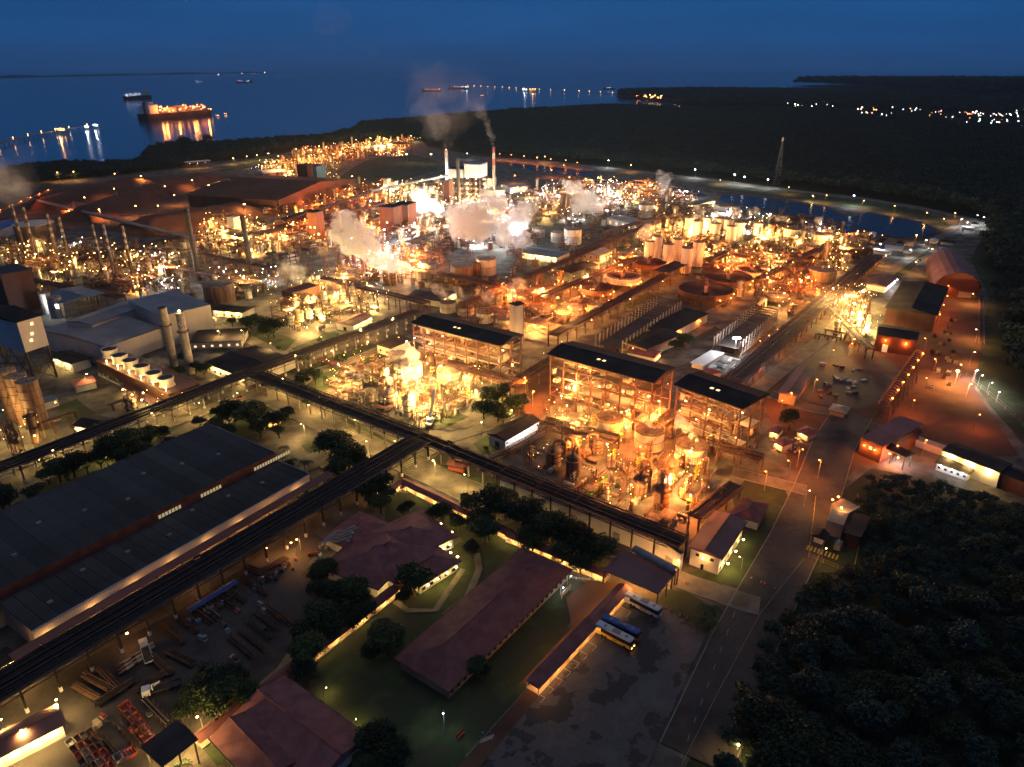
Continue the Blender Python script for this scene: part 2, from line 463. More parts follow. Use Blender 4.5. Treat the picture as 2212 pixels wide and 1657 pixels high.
# roads: centre line px, width m
def ribbon(pts, w_):
    P = [G(x, y) for x, y in pts]; L = []; Rr = []
    for i, p in enumerate(P):
        d = (P[min(i+1, len(P)-1)] - P[max(i-1, 0)]).normalized(); nrm = Vector((-d.y, d.x))
        L.append(tuple(p + nrm*w_/2)); Rr.append(tuple(p - nrm*w_/2))
    return L, Rr
ROADS = [
 ([(-60,1100),(120,1018),(330,930),(440,888),(600,832),(760,778),(915,722)], 8.5, m_street),
 ([(430,680),(470,706),(540,735),(607,768),(650,800)], 9, m_street),
 ([(560,848),(680,905),(808,968),(996,1055),(1110,1105)], 15, m_street),
 ([(380,890),(470,930),(560,850)], 7, m_street),
 ([(660,1000),(740,960),(780,940)], 9, m_street),
 ([(560,1060),(690,1000),(780,1045)], 6, m_street),
 ([(905,985),(960,950),(1040,925),(1120,880),(1190,840)], 9, m_street),
 ([(1500,1640),(1600,1400),(1660,1280),(1720,1165),(1765,1060),(1800,960),(1840,895)], 19, m_asph),
 ([(1430,1240),(1520,1272),(1600,1300),(1640,1310)], 9, m_street),
 ([(1580,1020),(1660,1040),(1740,1060)], 8, m_street),
 ([(1660,850),(1740,880),(1830,900),(1900,930)], 9, m_asph),
 ([(1590,880),(1700,790),(1775,735),(1850,660),(1920,590),(2010,525),(2070,485)], 9, m_street),
 ([(1930,950),(2050,880),(2085,830),(2100,760),(2108,680),(2090,640)], 9, m_dirt),
 ([(1010,338),(1100,343),(1200,351),(1350,367),(1580,394),(1700,410),(1870,430),(1990,450),(2110,478)], 12, m_street),
 ([(1180,418),(1250,395),(1310,382),(1350,370)], 12, m_street),
 ([(560,352),(640,340),(760,318),(860,303)], 9, m_street),
 ([(440,370),(520,360),(600,349)], 7, m_street),
 ([(1000,1230),(940,1320),(880,1320),(840,1290)], 2.2, m_street),
 ([(1025,1180),(1035,1230),(1010,1290),(960,1330)], 2.6, m_street),
 ([(1180,720),(1300,650),(1420,590)], 8, m_street),
 ([(1290,770),(1460,700),(1560,650)], 7, m_asph),
]
for i, (c, w_, mt) in enumerate(ROADS):
    L, Rr = ribbon(c, w_)
    o = sheet('road' if w_ > 3 else 'footpath', L + Rr[::-1], mt, .26+.004*i, True)
    if w_ > 5 and mt is not m_dirt:
        kb = MB()
        for side in (L, Rr):
            for a, b in zip(side, side[1:]):
                kb.bar((*a, .2), (*b, .2), .2, 4)
        struct('kerb', kb, m_kerb)
for i, p in enumerate([
 [(1365,1293),(1425,1303),(1525,1372),(1440,1560),(1380,1700),(1040,1700),(1060,1610),(1165,1480),(1345,1290)],
]): sheet('parking_lot', p, m_lot, .35)
sheet('pavement', [(970,1680),(1150,1480),(1345,1262),(1375,1275),(1180,1485),(1020,1680)], m_dirt, .39)
sheet('pavement', [(1279,1249),(1345,1266),(1150,1478),(1120,1480),(1235,1355),(1222,1292)], m_dirt, .385)
sheet('plaza', [(1080,870),(1130,830),(1185,800),(1215,840),(1170,905),(1130,915)], m_dirt, .37)
# ponds and basins
PONDS = [
 [(1236,394),(1279,385),(1350,390),(1425,400),(1500,412),(1530,425),(1400,430),(1330,418),(1240,416)],
 [(1090,352),(1180,360),(1290,372),(1265,382),(1200,376),(1110,362)],
 [(1560,420),(1620,424),(1700,436),(1745,440),(1798,452),(1812,464),(1842,470),(1872,460),(1960,474),(1992,480),(2030,498),(2005,507),(1960,515),(1900,506),(1830,488),(1720,466),(1620,448),(1550,436)],
 [(535,368),(560,354),(610,347),(650,346),(655,353),(605,363),(580,374)],
 [(800,336),(830,326),(885,322),(893,330),(850,340)],
 [(1745,500),(1830,488),(1850,500),(1800,512)],
]
for i, p in enumerate(PONDS):
    sheet('pond_bank', [(sum(q[0] for q in p)/len(p)*-.04+x*1.04, sum(q[1] for q in p)/len(p)*-.12+y*1.12) for x, y in p], m_dirt, .42+.003*i)
    sheet('pond', p, m_pond, .45+.003*i)
# painted lines
mk = MB()
def line(a, b, w_=.15, z=.47):
    A, B = G(*a), G(*b); d = (B-A).normalized(); q = Vector((-d.y, d.x))*w_
    mk.add([(*(A+q), z), (*(A-q), z), (*(B-q), z), (*(B+q), z)], [(0,1,2,3)])
for q in range(9): line((1470+q*14,1640-q*38),(1475+q*14,1626-q*38),.07)
for k in range(11):
    t = k/10; x = 1340-185*t; y = 1300+185*t
    line((x-2, y+12), (x+22, y+24), .1); line((x+22, y+24),(x+12,y+35), .1)
def crossing(a, b, ln, n):
    for k in range(n):
        t = (k+.5)/n; x = a[0]+(b[0]-a[0])*t; y = a[1]+(b[1]-a[1])*t
        line((x, y), (x+ln[0], y+ln[1]), .28)
crossing((1040,1598),(1068,1588),(-6,10),6)
crossing((735,925),(765,942),(12,-6),7); crossing((700,962),(730,978),(-12,6),6)
crossing((868,1008),(890,990),(12,5),6); crossing((610,768),(635,758),(-8,-4),5)
crossing((555,875),(590,893),(-8,4),5)
crossing((700,800),(735,812),(8,-4),5)
struct('road_markings', mk, m_mark)
# ================================================================ BUILDERS
def frame(A, B, C, z):
    a, b, c = G(*A, z), G(*B, z), G(*C, z)
    u = b - a; L = u.length; u.normalize(); v = Vector((-u.y, u.x)); W = (c-a).dot(v)
    if W < 0:
        a, b = b, a; u = -u; v = -v; W = (c-a).dot(v)
    return a, math.atan2(u.y, u.x), L, W
def keep_rect(a, rot, L, W, m=1.0):
    KEEPR.append((a.x, a.y, math.cos(rot), math.sin(rot), -m, L+m, -m, W+m))
KEEPR = []
def world(a, rot, x, y):
    return (a.x + x*math.cos(rot) - y*math.sin(rot), a.y + x*math.sin(rot) + y*math.cos(rot))
def wins(kit, L, W, spec, mat=None):
    # spec: list of (side, n, w, h, z, mat)
    for side, n, ww, hh, z, mt in spec:
        ln = L if side in 'fb' else W
        mb = MB(); mb.box(-ww/2, ww/2, -.08, .08, 0, hh)
        fr = MB()
        for q in ((-ww/2-.12, -ww/2), (ww/2, ww/2+.12)): fr.box(q[0], q[1], -.12, .12, -.1, hh+.1)
        fr.box(-ww/2, ww/2, -.12, .12, -.12, 0); fr.box(-ww/2, ww/2, -.12, .12, hh, hh+.12)
        offs = []
        for i in range(n):
            t = (i+.5)/n*ln
            offs.append({'f': (t, -.06, z), 'b': (t, W+.06, z), 'l': (-.06, t, z, R(90)), 'r': (L+.06, t, z, R(90))}[side])
        p = kit.part('window', mb, mt, offs=offs)
        kit.sub(p, 'frame', fr, m_grey)
def shed(A, B, C, h, label, name='shed', cat='shed', roof='gable', rise=1.5, wall=m_wall, rmat=m_roofd, windows=(), doors=(), over=.8, hip=0,
         lamps=None, closed=True, post=5.0, stilt=0, group=None, roofname='roof', extra=None):
    a, rot, L, W = frame(A, B, C, h)
    k = Kit(name, cat, group)
    if closed:
        mb = MB(); mb.box(0, L, 0, W, stilt, h)
        if roof == 'gable' and hip == 0:
            mb.add([(0,0,h),(0,W,h),(0,W/2,h+rise-.1),(L,0,h),(L,W,h),(L,W/2,h+rise-.1)], [(0,2,1),(3,4,5)])
        k.part('wall', mb, wall)
    if not closed or stilt:
        top = stilt or h; ps = MB().box(-.18,.18,-.18,.18,0,top-.01); nx = max(1, round(L/post)); ny = max(1, round(W/(post*2)))
        k.part('post', ps, m_dark if not closed else m_dark, offs=[(L*i/nx, W*j/ny, 0) for i in range(nx+1) for j in range(ny+1) if i in (0,nx) or j in (0,ny) or stilt])
    mb = MB()
    if roof in ('gable', 'hip'):
        mb.gable(0, L, 0, W, h+.03, rise, over, .3, hip if roof == 'gable' else min(L, W)/2+over)
        k.part(roofname, mb, rmat)
        if L > 12:
            rc = MB(); hh = (hip if roof == 'gable' else W/2+over)
            rc.bar((-over+hh, W/2, h+rise+.1), (L+over-hh, W/2, h+rise+.1), .25)
            k.part('ridge_cap', rc, rmat)
        gt_ = MB()
        for y_ in (-over-.12, W+over+.12): gt_.bar((-over, y_, h-.1), (L+over, y_, h-.1), .2)
        k.part('gutter', gt_, m_dark)
    elif roof == 'arch':
        n = 10; vs = []
        for i in range(n+1):
            t = math.pi*i/n
            for x in (-over, L+over): vs.append((x, W/2-(W/2+over)*math.cos(t), h+rise*math.sin(t)))
        mb.add(vs, [(2*i, 2*i+1, 2*i+3, 2*i+2) for i in range(n)]); k.part(roofname, mb, rmat)
        e = MB()
        for x in (0, L):
            v2 = [(x, W/2-W/2*math.cos(math.pi*i/n), h+(rise-.1)*math.sin(math.pi*i/n)) for i in range(n+1)]
            e.add(v2, [tuple(range(n+1))])
        if closed: k.part('gable_wall', e, wall)
    elif roof == 'mono':
        mb.add([(-over,-over,h),(L+over,-over,h),(L+over,W+over,h+rise),(-over,W+over,h+rise),(-over,-over,h-.3),(L+over,-over,h-.3),(L+over,W+over,h+rise-.3),(-over,W+over,h+rise-.3)],
               [(0,1,2,3),(7,6,5,4),(0,4,5,1),(1,5,6,2),(2,6,7,3),(3,7,4,0)]); k.part(roofname, mb, rmat)
    else:
        mb.box(-over, L+over, -over, W+over, h+.02, h+.35); k.part(roofname, mb, rmat)
    wins(k, L, W, windows)
    for side, t, ww, hh, mt in doors:
        mb = MB().box(-ww/2, ww/2, -.1, .1, 0, hh)
        o = {'f': (t*L, -.1, 0), 'b': (t*L, W+.1, 0), 'l': (-.1, t*W, 0, R(90)), 'r': (L+.1, t*W, 0, R(90))}[side]
        p = k.part('door', mb, mt, offs=[o]); k.sub(p, 'handle', MB().box(ww/2-.3, ww/2-.2, -.16, .16, 1, 1.2), m_grey)
    if lamps:
        for side, n, c, pw, zz in lamps:
            offs = []
            for i in range(n):
                t = (i+.5)/n; e = .9+over
                o = {'f': (t*L, -e, zz), 'b': (t*L, W+e, zz), 'l': (-e, t*W, zz), 'r': (L+e, t*W, zz), 'm': (t*L, W/2, zz)}[side]
                offs.append(o); k.light((o[0], o[1], zz-.5), LD(c, pw, .3))
            k.part('wall_lamp', MB().box(-.3,.3,-.3,.3,0,.35), GL[c], offs=offs)
    if extra: extra(k, L, W)
    o = place(k, a.x, a.y, 0, rot, label=label, group=group)
    keep_rect(a, rot, L, W)
    return o, a, rot, L, W

def zt(Y, ty):
    v = -(ty - 828.5) / F
    return CAMH + Y * (v * CS - SN) / (CS + v * SN)
def stand(cx, cy, rx, by, h):
    """circle with top centre at photo point -> x, y, radius, height"""
    if by is not None:
        g = G(cx, by); r = rx*MPP(cx, by); d = g.normalized(); c = g + d*r
        return c.x, c.y, r, max(2.5, zt(c.y, cy))
    g = G(cx, cy, h); return g.x, g.y, rx*MPP(cx, cy, h), h
TANKLM = []
def tank(cx, cy, rx, by=None, h=None, mat=None, label=None, roof=None, bands=1, legs=0, rise=.06, rail=True, stair=True, group=None, name='storage_tank', top='plain', flue=0):
    x, y, r, h = stand(cx, cy, rx, by, h)
    k = Kit(name, 'tank', group)
    z0 = legs
    mb = MB().lathe([(r, z0), (r, h)], 32); k.part('shell', mb, mat or m_tank, True)
    rf = MB().lathe([(r+.12, h-.25), (r+.12, h+.02), (.3, h+r*rise), (.01, h+r*rise)], 32); k.part('roof', rf, roof or m_troof)
    ring = lambda rr, z, t: MB().tube([(rr*math.cos(a*math.pi/14), rr*math.sin(a*math.pi/14), z) for a in range(29)], t, 4)
    for b in range(bands):
        k.part('band', ring(r+.1, z0+(h-z0)*(b+1)/(bands+1), .16), m_rust)
    if rail:
        rl = ring(r, h+1.0, .07)
        for a in range(14):
            t = a*math.pi/7; rl.bar((r*math.cos(t), r*math.sin(t), h), (r*math.cos(t), r*math.sin(t), h+1), .06, 3)
        k.part('railing', rl, m_yellow if rnd.random() < .25 else m_rust)
    if stair:
        st = MB(); a0 = -2.4+rnd.random()*1.2
        for i in range(16):
            t = a0 + i*.09; z = z0+(h-z0)*(i+1)/16
            st.bar(((r+.1)*math.cos(t), (r+.1)*math.sin(t), z), ((r+1.1)*math.cos(t), (r+1.1)*math.sin(t), z), .12, 4)
        st.tube([((r+1.1)*math.cos(a0+i*.09), (r+1.1)*math.sin(a0+i*.09), z0+(h-z0)*(i+1)/16+.9) for i in range(16)], .07, 3)
        k.part('stair', st, m_rust)
    if legs:
        lg = MB().cyl(0, 0, 0, legs, .28, 6); n = max(6, int(r*1.6))
        k.part('leg', lg, m_dark, offs=[((r-.4)*math.cos(2*math.pi*i/n), (r-.4)*math.sin(2*math.pi*i/n), 0) for i in range(n)])
    v = MB().cyl(r*.3, 0, h, h+1.2, .5, 8); k.part('vent', v, m_grey)
    if top == 'deck':
        dk = MB().cb(0, 0, h+r*rise+.3, r*1.5, 2.2, .2)
        for sx in (-1, 1):
            dk.bar((-r*.75, sx*1.1, h+r*rise+1.4), (r*.75, sx*1.1, h+r*rise+1.4), .07, 3)
            for q in range(-3, 4): dk.bar((q*r/4, sx*1.1, h+r*rise+.3), (q*r/4, sx*1.1, h+r*rise+1.4), .06, 3)
        k.part('walkway', dk, m_rust)
        k.part('motor', MB().cyl(0, 0, h+r*rise, h+r*rise+2.4, .7, 10), m_grey)
    o = place(k, x, y, 0, rnd.random()*.8-.4, label=label, group=group)
    KEEP.append((x, y, r+1)); 
    return o, x, y, r, h
def vessel(cx, cy, rx, by, mat=None, label=None, legs=0, neck=True, h=None, oct_=True, streaks=True, group=None, ndir=None):
    """upright evaporator body with a working platform and a big vapour pipe"""
    x, y, r, h = stand(cx, cy, rx, by, h)
    k = Kit('evaporator_vessel', 'vessel', group)
    k.part('shell', MB().lathe([(r, legs), (r, h-1), (r*.8, h+r*.25), (r*.3, h+r*.5), (.01, h+r*.55)], 24), mat or m_tank, True)
    pl = MB(); R2 = r*1.32
    pl.lathe([(r*.98, h-1.0), (R2, h-1.0), (R2, h-.75), (r*.98, h-.75)], 8)
    for i in range(8):
        t, t2 = 2*math.pi*i/8, 2*math.pi*(i+1)/8
        pl.bar((R2*math.cos(t), R2*math.sin(t), h-.8), (R2*math.cos(t), R2*math.sin(t), h+.5), .07, 3)
        pl.bar((R2*math.cos(t), R2*math.sin(t), h+.4), (R2*math.cos(t2), R2*math.sin(t2), h+.4), .07, 3)
    k.part('platform', pl, m_pipe2)
    for f in (.3, .62):
        k.part('band', MB().lathe([(r+.15, legs+(h-legs)*f-.25), (r+.15, legs+(h-legs)*f+.25)], 24), m_rust)
    if neck:
        a = rnd.random()*6.28 if ndir is None else ndir; ca, sa = math.cos(a), math.sin(a); nr = r*.24; e = r*1.55
        pts = [(0,0,h+r*.3),(0,0,h+r*.9),(ca*e*.12,sa*e*.12,h+r*1.15),(ca*e*.5,sa*e*.5,h+r*1.3),(ca*e*.85,sa*e*.85,h+r*1.12),(ca*e,sa*e,h+r*.8),(ca*e,sa*e,h*.35)]
        k.part('vapour_pipe', MB().tube(pts, nr, 10), m_pipe2, True)
    else:
        k.part('nozzle', MB().cyl(0, 0, h+r*.4, h+r*1.1, r*.25, 10), m_pipe2)
    ld = MB(); t = -2.0
    bx, by2 = (r+.3)*math.cos(t), (r+.3)*math.sin(t)
    for s in (-.3, .3): ld.bar((bx+s, by2, legs), (bx+s, by2, h), .06, 3)
    for i in range(int((h-legs)/.9)): ld.bar((bx-.3, by2, legs+.5+i*.9), (bx+.3, by2, legs+.5+i*.9), .05, 3)
    k.part('ladder', ld, m_grey)
    if legs:
        k.part('leg', MB().cyl(0,0,0,legs,.3,6), m_dark, offs=[((r-.2)*math.cos(1.57*i+.4), (r-.2)*math.sin(1.57*i+.4), 0) for i in range(4)])
    o = place(k, x, y, 0, 0, label=label, group=group)
    KEEP.append((x, y, r+.8)); return o, x, y, r, h
def thickener(cx, cy, rx, h, label, wallh=3.5, wall=m_brown, roof=m_dark, lit='o', n=30, depth=.22):
    g = G(cx, cy, h); r = rx*MPP(cx, cy, h); k = Kit('settling_tank', 'tank', 'round settling tanks on legs')
    k.part('wall', MB().lathe([(r-.3,h-wallh),(r,h-wallh),(r,h),(r-.3,h)], 48), wall, True)
    k.part('bottom', MB().lathe([(r-.4,h-wallh+.3),(1.5,h-wallh-1.2),(.01,h-wallh-1.2)], 48), m_rust)
    k.part('roof', MB().lathe([(r-.5,h-.5),(r*.12,h+r*depth*.4),(.01,h+r*depth*.4)], 48), roof)
    rb = MB().bar((r*.1,0,h+r*depth*.42),(r,0,h+.15),.28,4)
    k.part('rafter', rb, m_brown, offs=[(0,0,0,2*math.pi*i/n) for i in range(n)])
    k.part('rim', MB().tube([(r*math.cos(a*math.pi/24), r*math.sin(a*math.pi/24), h+.2) for a in range(49)], .25, 4), m_rust)
    br = MB()
    for s in (-1.2, 1.2):
        br.bar((-r, s, h+r*depth*.4+1), (r, s, h+r*depth*.4+1), .2); br.bar((-r, s, h+r*depth*.4+2.2), (r, s, h+r*depth*.4+2.2), .1)
        for q in range(-8, 9): br.bar((q*r/8, s, h+r*depth*.4+1), (q*r/8, s, h+r*depth*.4+2.2), .08, 3)
    br.box(-r, r, -1.2, 1.2, h+r*depth*.4+.9, h+r*depth*.4+1)
    k.part('bridge', br, m_pipe2)
    k.part('drive', MB().cyl(0,0,h+r*depth*.4,h+r*depth*.4+3,1.4,12).cyl(0,0,h+r*depth*.4+3,h+r*depth*.4+4.2,.6,8), m_rust)
    nl = max(10, int(r*1.1))
    k.part('leg', MB().cyl(0,0,0,h-wallh+.2,.35,6), m_rust, offs=[((r-.5)*math.cos(2*math.pi*i/nl), (r-.5)*math.sin(2*math.pi*i/nl), 0) for i in range(nl)])
    if lit:
        for i in range(5):
            a = -2.6+i*.55; k.light(((r+1.5)*math.cos(a), (r+1.5)*math.sin(a), h-wallh-.6), LD(lit, 1500, .4))
        k.part('lamp', MB().blob(0,0,0,.45,amp=0), GL[lit], offs=[((r+.6)*math.cos(-2.6+i*.55), (r+.6)*math.sin(-2.6+i*.55), h-wallh+.4) for i in range(5)])
        k.light((0, 0, h+r*depth*.4+6), LD(lit, 1200, .4))
    place(k, g.x, g.y, 0, R(20)+GA, label=label); KEEP.append((g.x, g.y, r+2))
def chimney(bx, by, ty, rp, label, mat=m_grey, taper=.85, bands=0, plats=2, group=None, bandmat=None, lamp=None, h=None, writing=None):
    g = G(bx, by); h = h or zt(g.y, ty); r = rp*MPP(bx, by); k = Kit('chimney', 'chimney', group)
    k.part('shaft', MB().lathe([(r, 0), (r*taper, h), (r*taper-.35, h), (r*taper-.35, h-3)], 24), mat, True)
    if bands:
        for i in range(bands):
            z0 = h*(1-(i*2+1)/(bands*4)); z1 = z0 + h/(bands*4); f = lambda z: r+(r*taper-r)*z/h+.05
            k.part('band', MB().lathe([(f(z0), z0), (f(z1), z1)], 24), bandmat or m_white, True)
    k.part('rim', MB().lathe([(r*taper+.15,h-.5),(r*taper+.15,h+.1)], 24), m_dark)
    for i in range(plats):
        z = h*(.55+.4*i/max(1, plats-1)) if plats > 1 else h*.7
        rr = r*(1+(taper-1)*z/h); p = MB().lathe([(rr,z),(rr+1.1,z),(rr+1.1,z+.2),(rr,z+.2)], 16)
        p.tube([((rr+1.1)*math.cos(a*math.pi/8), (rr+1.1)*math.sin(a*math.pi/8), z+1.2) for a in range(17)], .06, 3)
        k.part('platform', p, m_rust)
    ld = MB()
    for s in (-.3, .3): ld.bar((s, -r-.25, 0), (s, -r*taper-.25, h), .07, 3)
    k.part('ladder', ld, m_dark)
    if lamp:
        k.part('lamp', MB().blob(0, 0, h+1, .7, amp=0), GL[lamp]); k.light((0, -1, h+2.2), LD(lamp, 2500, .4))
    o = place(k, g.x, g.y, 0, 0, label=label, group=group); KEEP.append((g.x, g.y, r+2)); return o, g, r, h

def rack(A, B, z, wd, label, npipes=7, span=9.0, levels=1, lamps=None, mat=m_brown, deck=True, postmat=None, footw=False, seed=0, front=False):
    rr = random.Random(seed+int(A[0]))
    a, b = G(*A, z), G(*B, z); u = b-a; L = u.length; rot = math.atan2(u.y, u.x)
    k = Kit('pipe_rack', 'pipe rack', 'elevated pipe racks across the plant')
    n = max(2, round(L/span)); st = L/n
    ps = MB().box(-.3,.3,-.3,.3,0,z-1.6)
    if n*2 <= 290:
        k.part('post', ps, postmat or m_conc, offs=[(i*st, s*(wd/2-.8), 0) for i in range(n+1) for s in (-1, 1)])
    if footw:
        k.part('post_foot', MB().box(-.4,.4,-.4,.4,0,1.6), m_white, offs=[(i*st, s*(wd/2-.8), 0) for i in range(n+1) for s in (-1, 1)])
    k.part('crossbeam', MB().box(-.25,.25,-wd/2,wd/2,z-1.6,z-1.1), mat, offs=[(i*st, 0, 0) for i in range(n+1)])
    for s in (-1, 1):
        ch = MB(); ch.bar((0, s*wd/2, z-.8), (L, s*wd/2, z-.8), .3); ch.bar((0, s*wd/2, z-2.6), (L, s*wd/2, z-2.6), .18)
        m = int(L/(st/2))
        for i in range(m):
            x0 = i*L/m; x1 = (i+1)*L/m
            ch.bar((x0, s*wd/2, z-.8 if i % 2 else z-2.6), (x1, s*wd/2, z-2.6 if i % 2 else z-.8), .12, 3)
        k.part('girder', ch, mat)
    y = -wd/2+.9
    while y < wd/2-.6 and npipes > 0:
        r = rr.choice((.18,.25,.32,.45)); zz = z-1.1+r
        pts = [(0, y, zz)]
        if rr.random() < .5:
            q = rr.uniform(.2, .8)*L
            pts += [(q, y, zz), (q, y, zz+1.3), (q+2.5, y, zz+1.3), (q+2.5, y, zz)]
        pts.append((L, y, zz))
        k.part('pipe', MB().tube(pts, r, 6), rr.choice((m_pdark, m_pdark, m_pdark, m_dark, m_brown)) if front else rr.choice((m_pipe2, m_rust, m_dark, m_dark, m_brown, m_brown)), True)
        y += r*2+rr.uniform(.15, .9)*(wd/npipes); npipes -= 0
    tr = MB().box(0, st*.97, -wd/2+.5, wd/2-.5, -.06, 0)
    if n < 250: k.part('cable_tray', tr, m_pdark, offs=[(i*st, 0, z-1.15-.01*(i % 2)) for i in range(n)])
    if deck:
        dk = MB(); s = -wd/2-.2
        dk.box(0, L, s-1.1, s, z-.4, z-.3); dk.bar((0, s-1.1, z+.7), (L, s-1.1, z+.7), .07, 3)
        for i in range(int(L/4)): dk.bar((i*4, s-1.1, z-.3), (i*4, s-1.1, z+.7), .06, 3)
        k.part('walkway', dk, mat)
        hp = MB()
        for i in range(n):
            hp.bar((i*st+2, -wd/2, z+.6), (i*st+2, wd/2, z+.6), .12, 4); 
            for s2 in (-1, 1): hp.bar((i*st+2, s2*wd/2, z-.8), (i*st+2, s2*wd/2, z+.6), .1, 3)
        k.part('hoop', hp, mat)
    if levels > 1:
        k.part('upper_frame', MB().box(-.2,.2,-wd/2,wd/2,z+2.2,z+2.5).box(-.2,.2,-wd/2,-wd/2+.3,z-1,z+2.2).box(-.2,.2,wd/2-.3,wd/2,z-1,z+2.2), mat, offs=[(i*st, 0, 0) for i in range(n+1)])
        for q in (-.25, .2): k.part('pipe', MB().tube([(0, wd*q, z+2.9), (L, wd*q, z+2.9)], .4, 6), m_pipe2, True)
    if lamps:
        c, every, pw = lamps
        offs = [(i*every+every/2, (-1)**i*(wd/2-1.2), z-(4.8 if front else 3.2)) for i in range(int(L/every))]
        k.part('lamp', MB().box(-.35,.35,-.2,.2,0,.25), GL[c], offs=offs)
        for o_ in offs: k.light((o_[0], o_[1], o_[2]-.5), LD(c, pw, .3))
    place(k, a.x, a.y, 0, rot, label=label)
    s_ = max(2, int(L/6))
    for i in range(s_+1):
        p = a + u*(i/s_); KEEP.append((p.x, p.y, wd/2))
    return a, rot, L

def open_building(A, B, C, h, label, floors=4, bay=8, lit='w', pw=2200, rmat=m_roofd, rise=2.0, holes=True, seed=0):
    a, rot, L, W = frame(A, B, C, h); k = Kit('open_filter_building', 'open steel building', 'open steel buildings with dark roofs')
    nx, ny = max(2, round(L/bay)), max(1, round(W/9)); fh = h/(floors)
    k.part('column', MB().box(-.3,.3,-.3,.3,0,h), m_brown, offs=[(L*i/nx, W*j/ny, 0) for i in range(nx+1) for j in range(ny+1)])
    rf = MB().gable(0, L, 0, W, h, rise, 1.6, .35); k.part('roof', rf, rmat)
    rc = MB().bar((-1, W/2, h+rise+.1), (L+1, W/2, h+rise+.1), .35); k.part('ridge_cap', rc, rmat)
    if holes:
        sk = MB().box(0, 1.6, -.8, .8, 0, .12); k.part('skylight', sk, m_litw, offs=[(L*.42+i*3.2, W*.27, h+rise*.62) for i in range(2)])
    rr = random.Random(seed)
    for f in range(1, floors):
        fl = MB(); z = fh*f
        for i in range(nx):
            for j in range(ny):
                if rr.random() < .5: fl.box(L*i/nx, L*(i+1)/nx, W*j/ny, W*(j+1)/ny, z, z+.2)
        k.part('floor', fl, m_conc)
        e = MB()
        for y in (0, W): e.bar((0, y, z), (L, y, z), .3); e.bar((0, y, z+1.1), (L, y, z+1.1), .07, 3)
        for x in (0, L): e.bar((x, 0, z), (x, W, z), .3); e.bar((x, 0, z+1.1), (x, W, z+1.1), .07, 3)
        for j in range(ny+1):
            if 0 < j < ny: e.bar((0, W*j/ny, z), (L, W*j/ny, z), .2)
        for i in range(nx+1): e.bar((L*i/nx, 0, z), (L*i/nx, W, z), .22)
        k.part('floor_beam', e, m_rust)
    br = MB()
    for i in range(nx):
        for f in range(floors):
            if rr.random() < .4: br.bar((L*i/nx, -.1, fh*f), (L*(i+1)/nx, -.1, fh*(f+1)), .13, 3)
    for f in range(floors):
        for x in (0, L):
            for j in range(ny):
                if rr.random() < .5: br.bar((x, W*j/ny, fh*f), (x, W*(j+1)/ny, fh*(f+1)), .13, 3)
    k.part('brace', br, m_brown)
    for q in range(22):
        y = rr.choice((rr.uniform(0, W), rr.uniform(-.5, 2))); z = fh*rr.randint(1, floors-1)+rr.uniform(2, fh-.8)
        k.part('pipe', MB().tube([(rr.uniform(0,.2)*L, y, z), (rr.uniform(.6,1)*L, y, z)], rr.choice((.2,.3,.4)), 6), rr.choice((m_pipe, m_pipe2)))
    lo = []
    for f in range(floors):
        m = max(2, round(L/13))
        for i in range(m):
            lo.append(((i+.3+.4*rr.random())*L/m, W*rr.uniform(.1, .9), fh*(f+1)-1.1))
    k.part('lamp', MB().cb(0,0,0,.8,.4,.3), GL[lit if lit != 'w' else 'y'], offs=lo)
    for i_, o_ in enumerate(lo): k.light((o_[0], o_[1], o_[2]-.6), LD(lit if i_ % 3 else 'o', pw, .4))
    for f in range(floors):
        for i in range(nx*2):
            if rr.random() < .7:
                x = (i+rr.random()*.8)*L/(nx*2); y = rr.choice((1.2, 2.5, W*.5, W-2)); kk = Kit('drum_filter', 'machine', 'machines inside the open steel buildings'); q = rr.random()
                if q < .35:
                    m = MB().lathe([(1.5,-1.6),(1.5,1.6)], 14); m.v = [(c_, a_, b_+2) for a_, b_, c_ in m.v]; kk.part('drum', m, rr.choice((m_tank, m_pipe2)), True); kk.part('stand', MB().box(-1.9,1.9,-1.2,1.2,0,.9), m_rust)
                elif q < .65:
                    kk = Kit('process_tank', 'tank', 'machines inside the open steel buildings'); kk.part('shell', MB().cyl(0,0,.2,rr.uniform(2,4),1.3,12), rr.choice((m_tankb, m_tank, m_pipe2)), True); kk.part('pipe', MB().tube([(0,0,3),(0,0,4.2),(2.4,0,4.2),(2.4,0,.3)], .2, 6), m_rust)
                else:
                    kk = Kit('pump_skid', 'machine', 'machines inside the open steel buildings'); kk.part('bed', MB().cb(0,0,0,3.4,1.8,.4), m_rust); kk.part('casing', MB().cb(-.6,0,.4,1.4,1.2,1.3), rr.choice((m_grey, m_rust, m_dark))); kk.part('pipe', MB().tube([(0,0,1),(1.4,0,1),(1.4,0,3.6),(3,0,3.6)], .22, 6), m_pipe2)
                px_, py_ = world(a, rot, x, y); place(kk, px_, py_, fh*f+.22, rot+rr.choice((0, 1.57)), auto=kk.name.replace('_',' ')+' on a floor')
    o = place(k, a.x, a.y, 0, rot, label=label); keep_rect(a, rot, L, W)
    return a, rot, L, W, fh, nx, ny

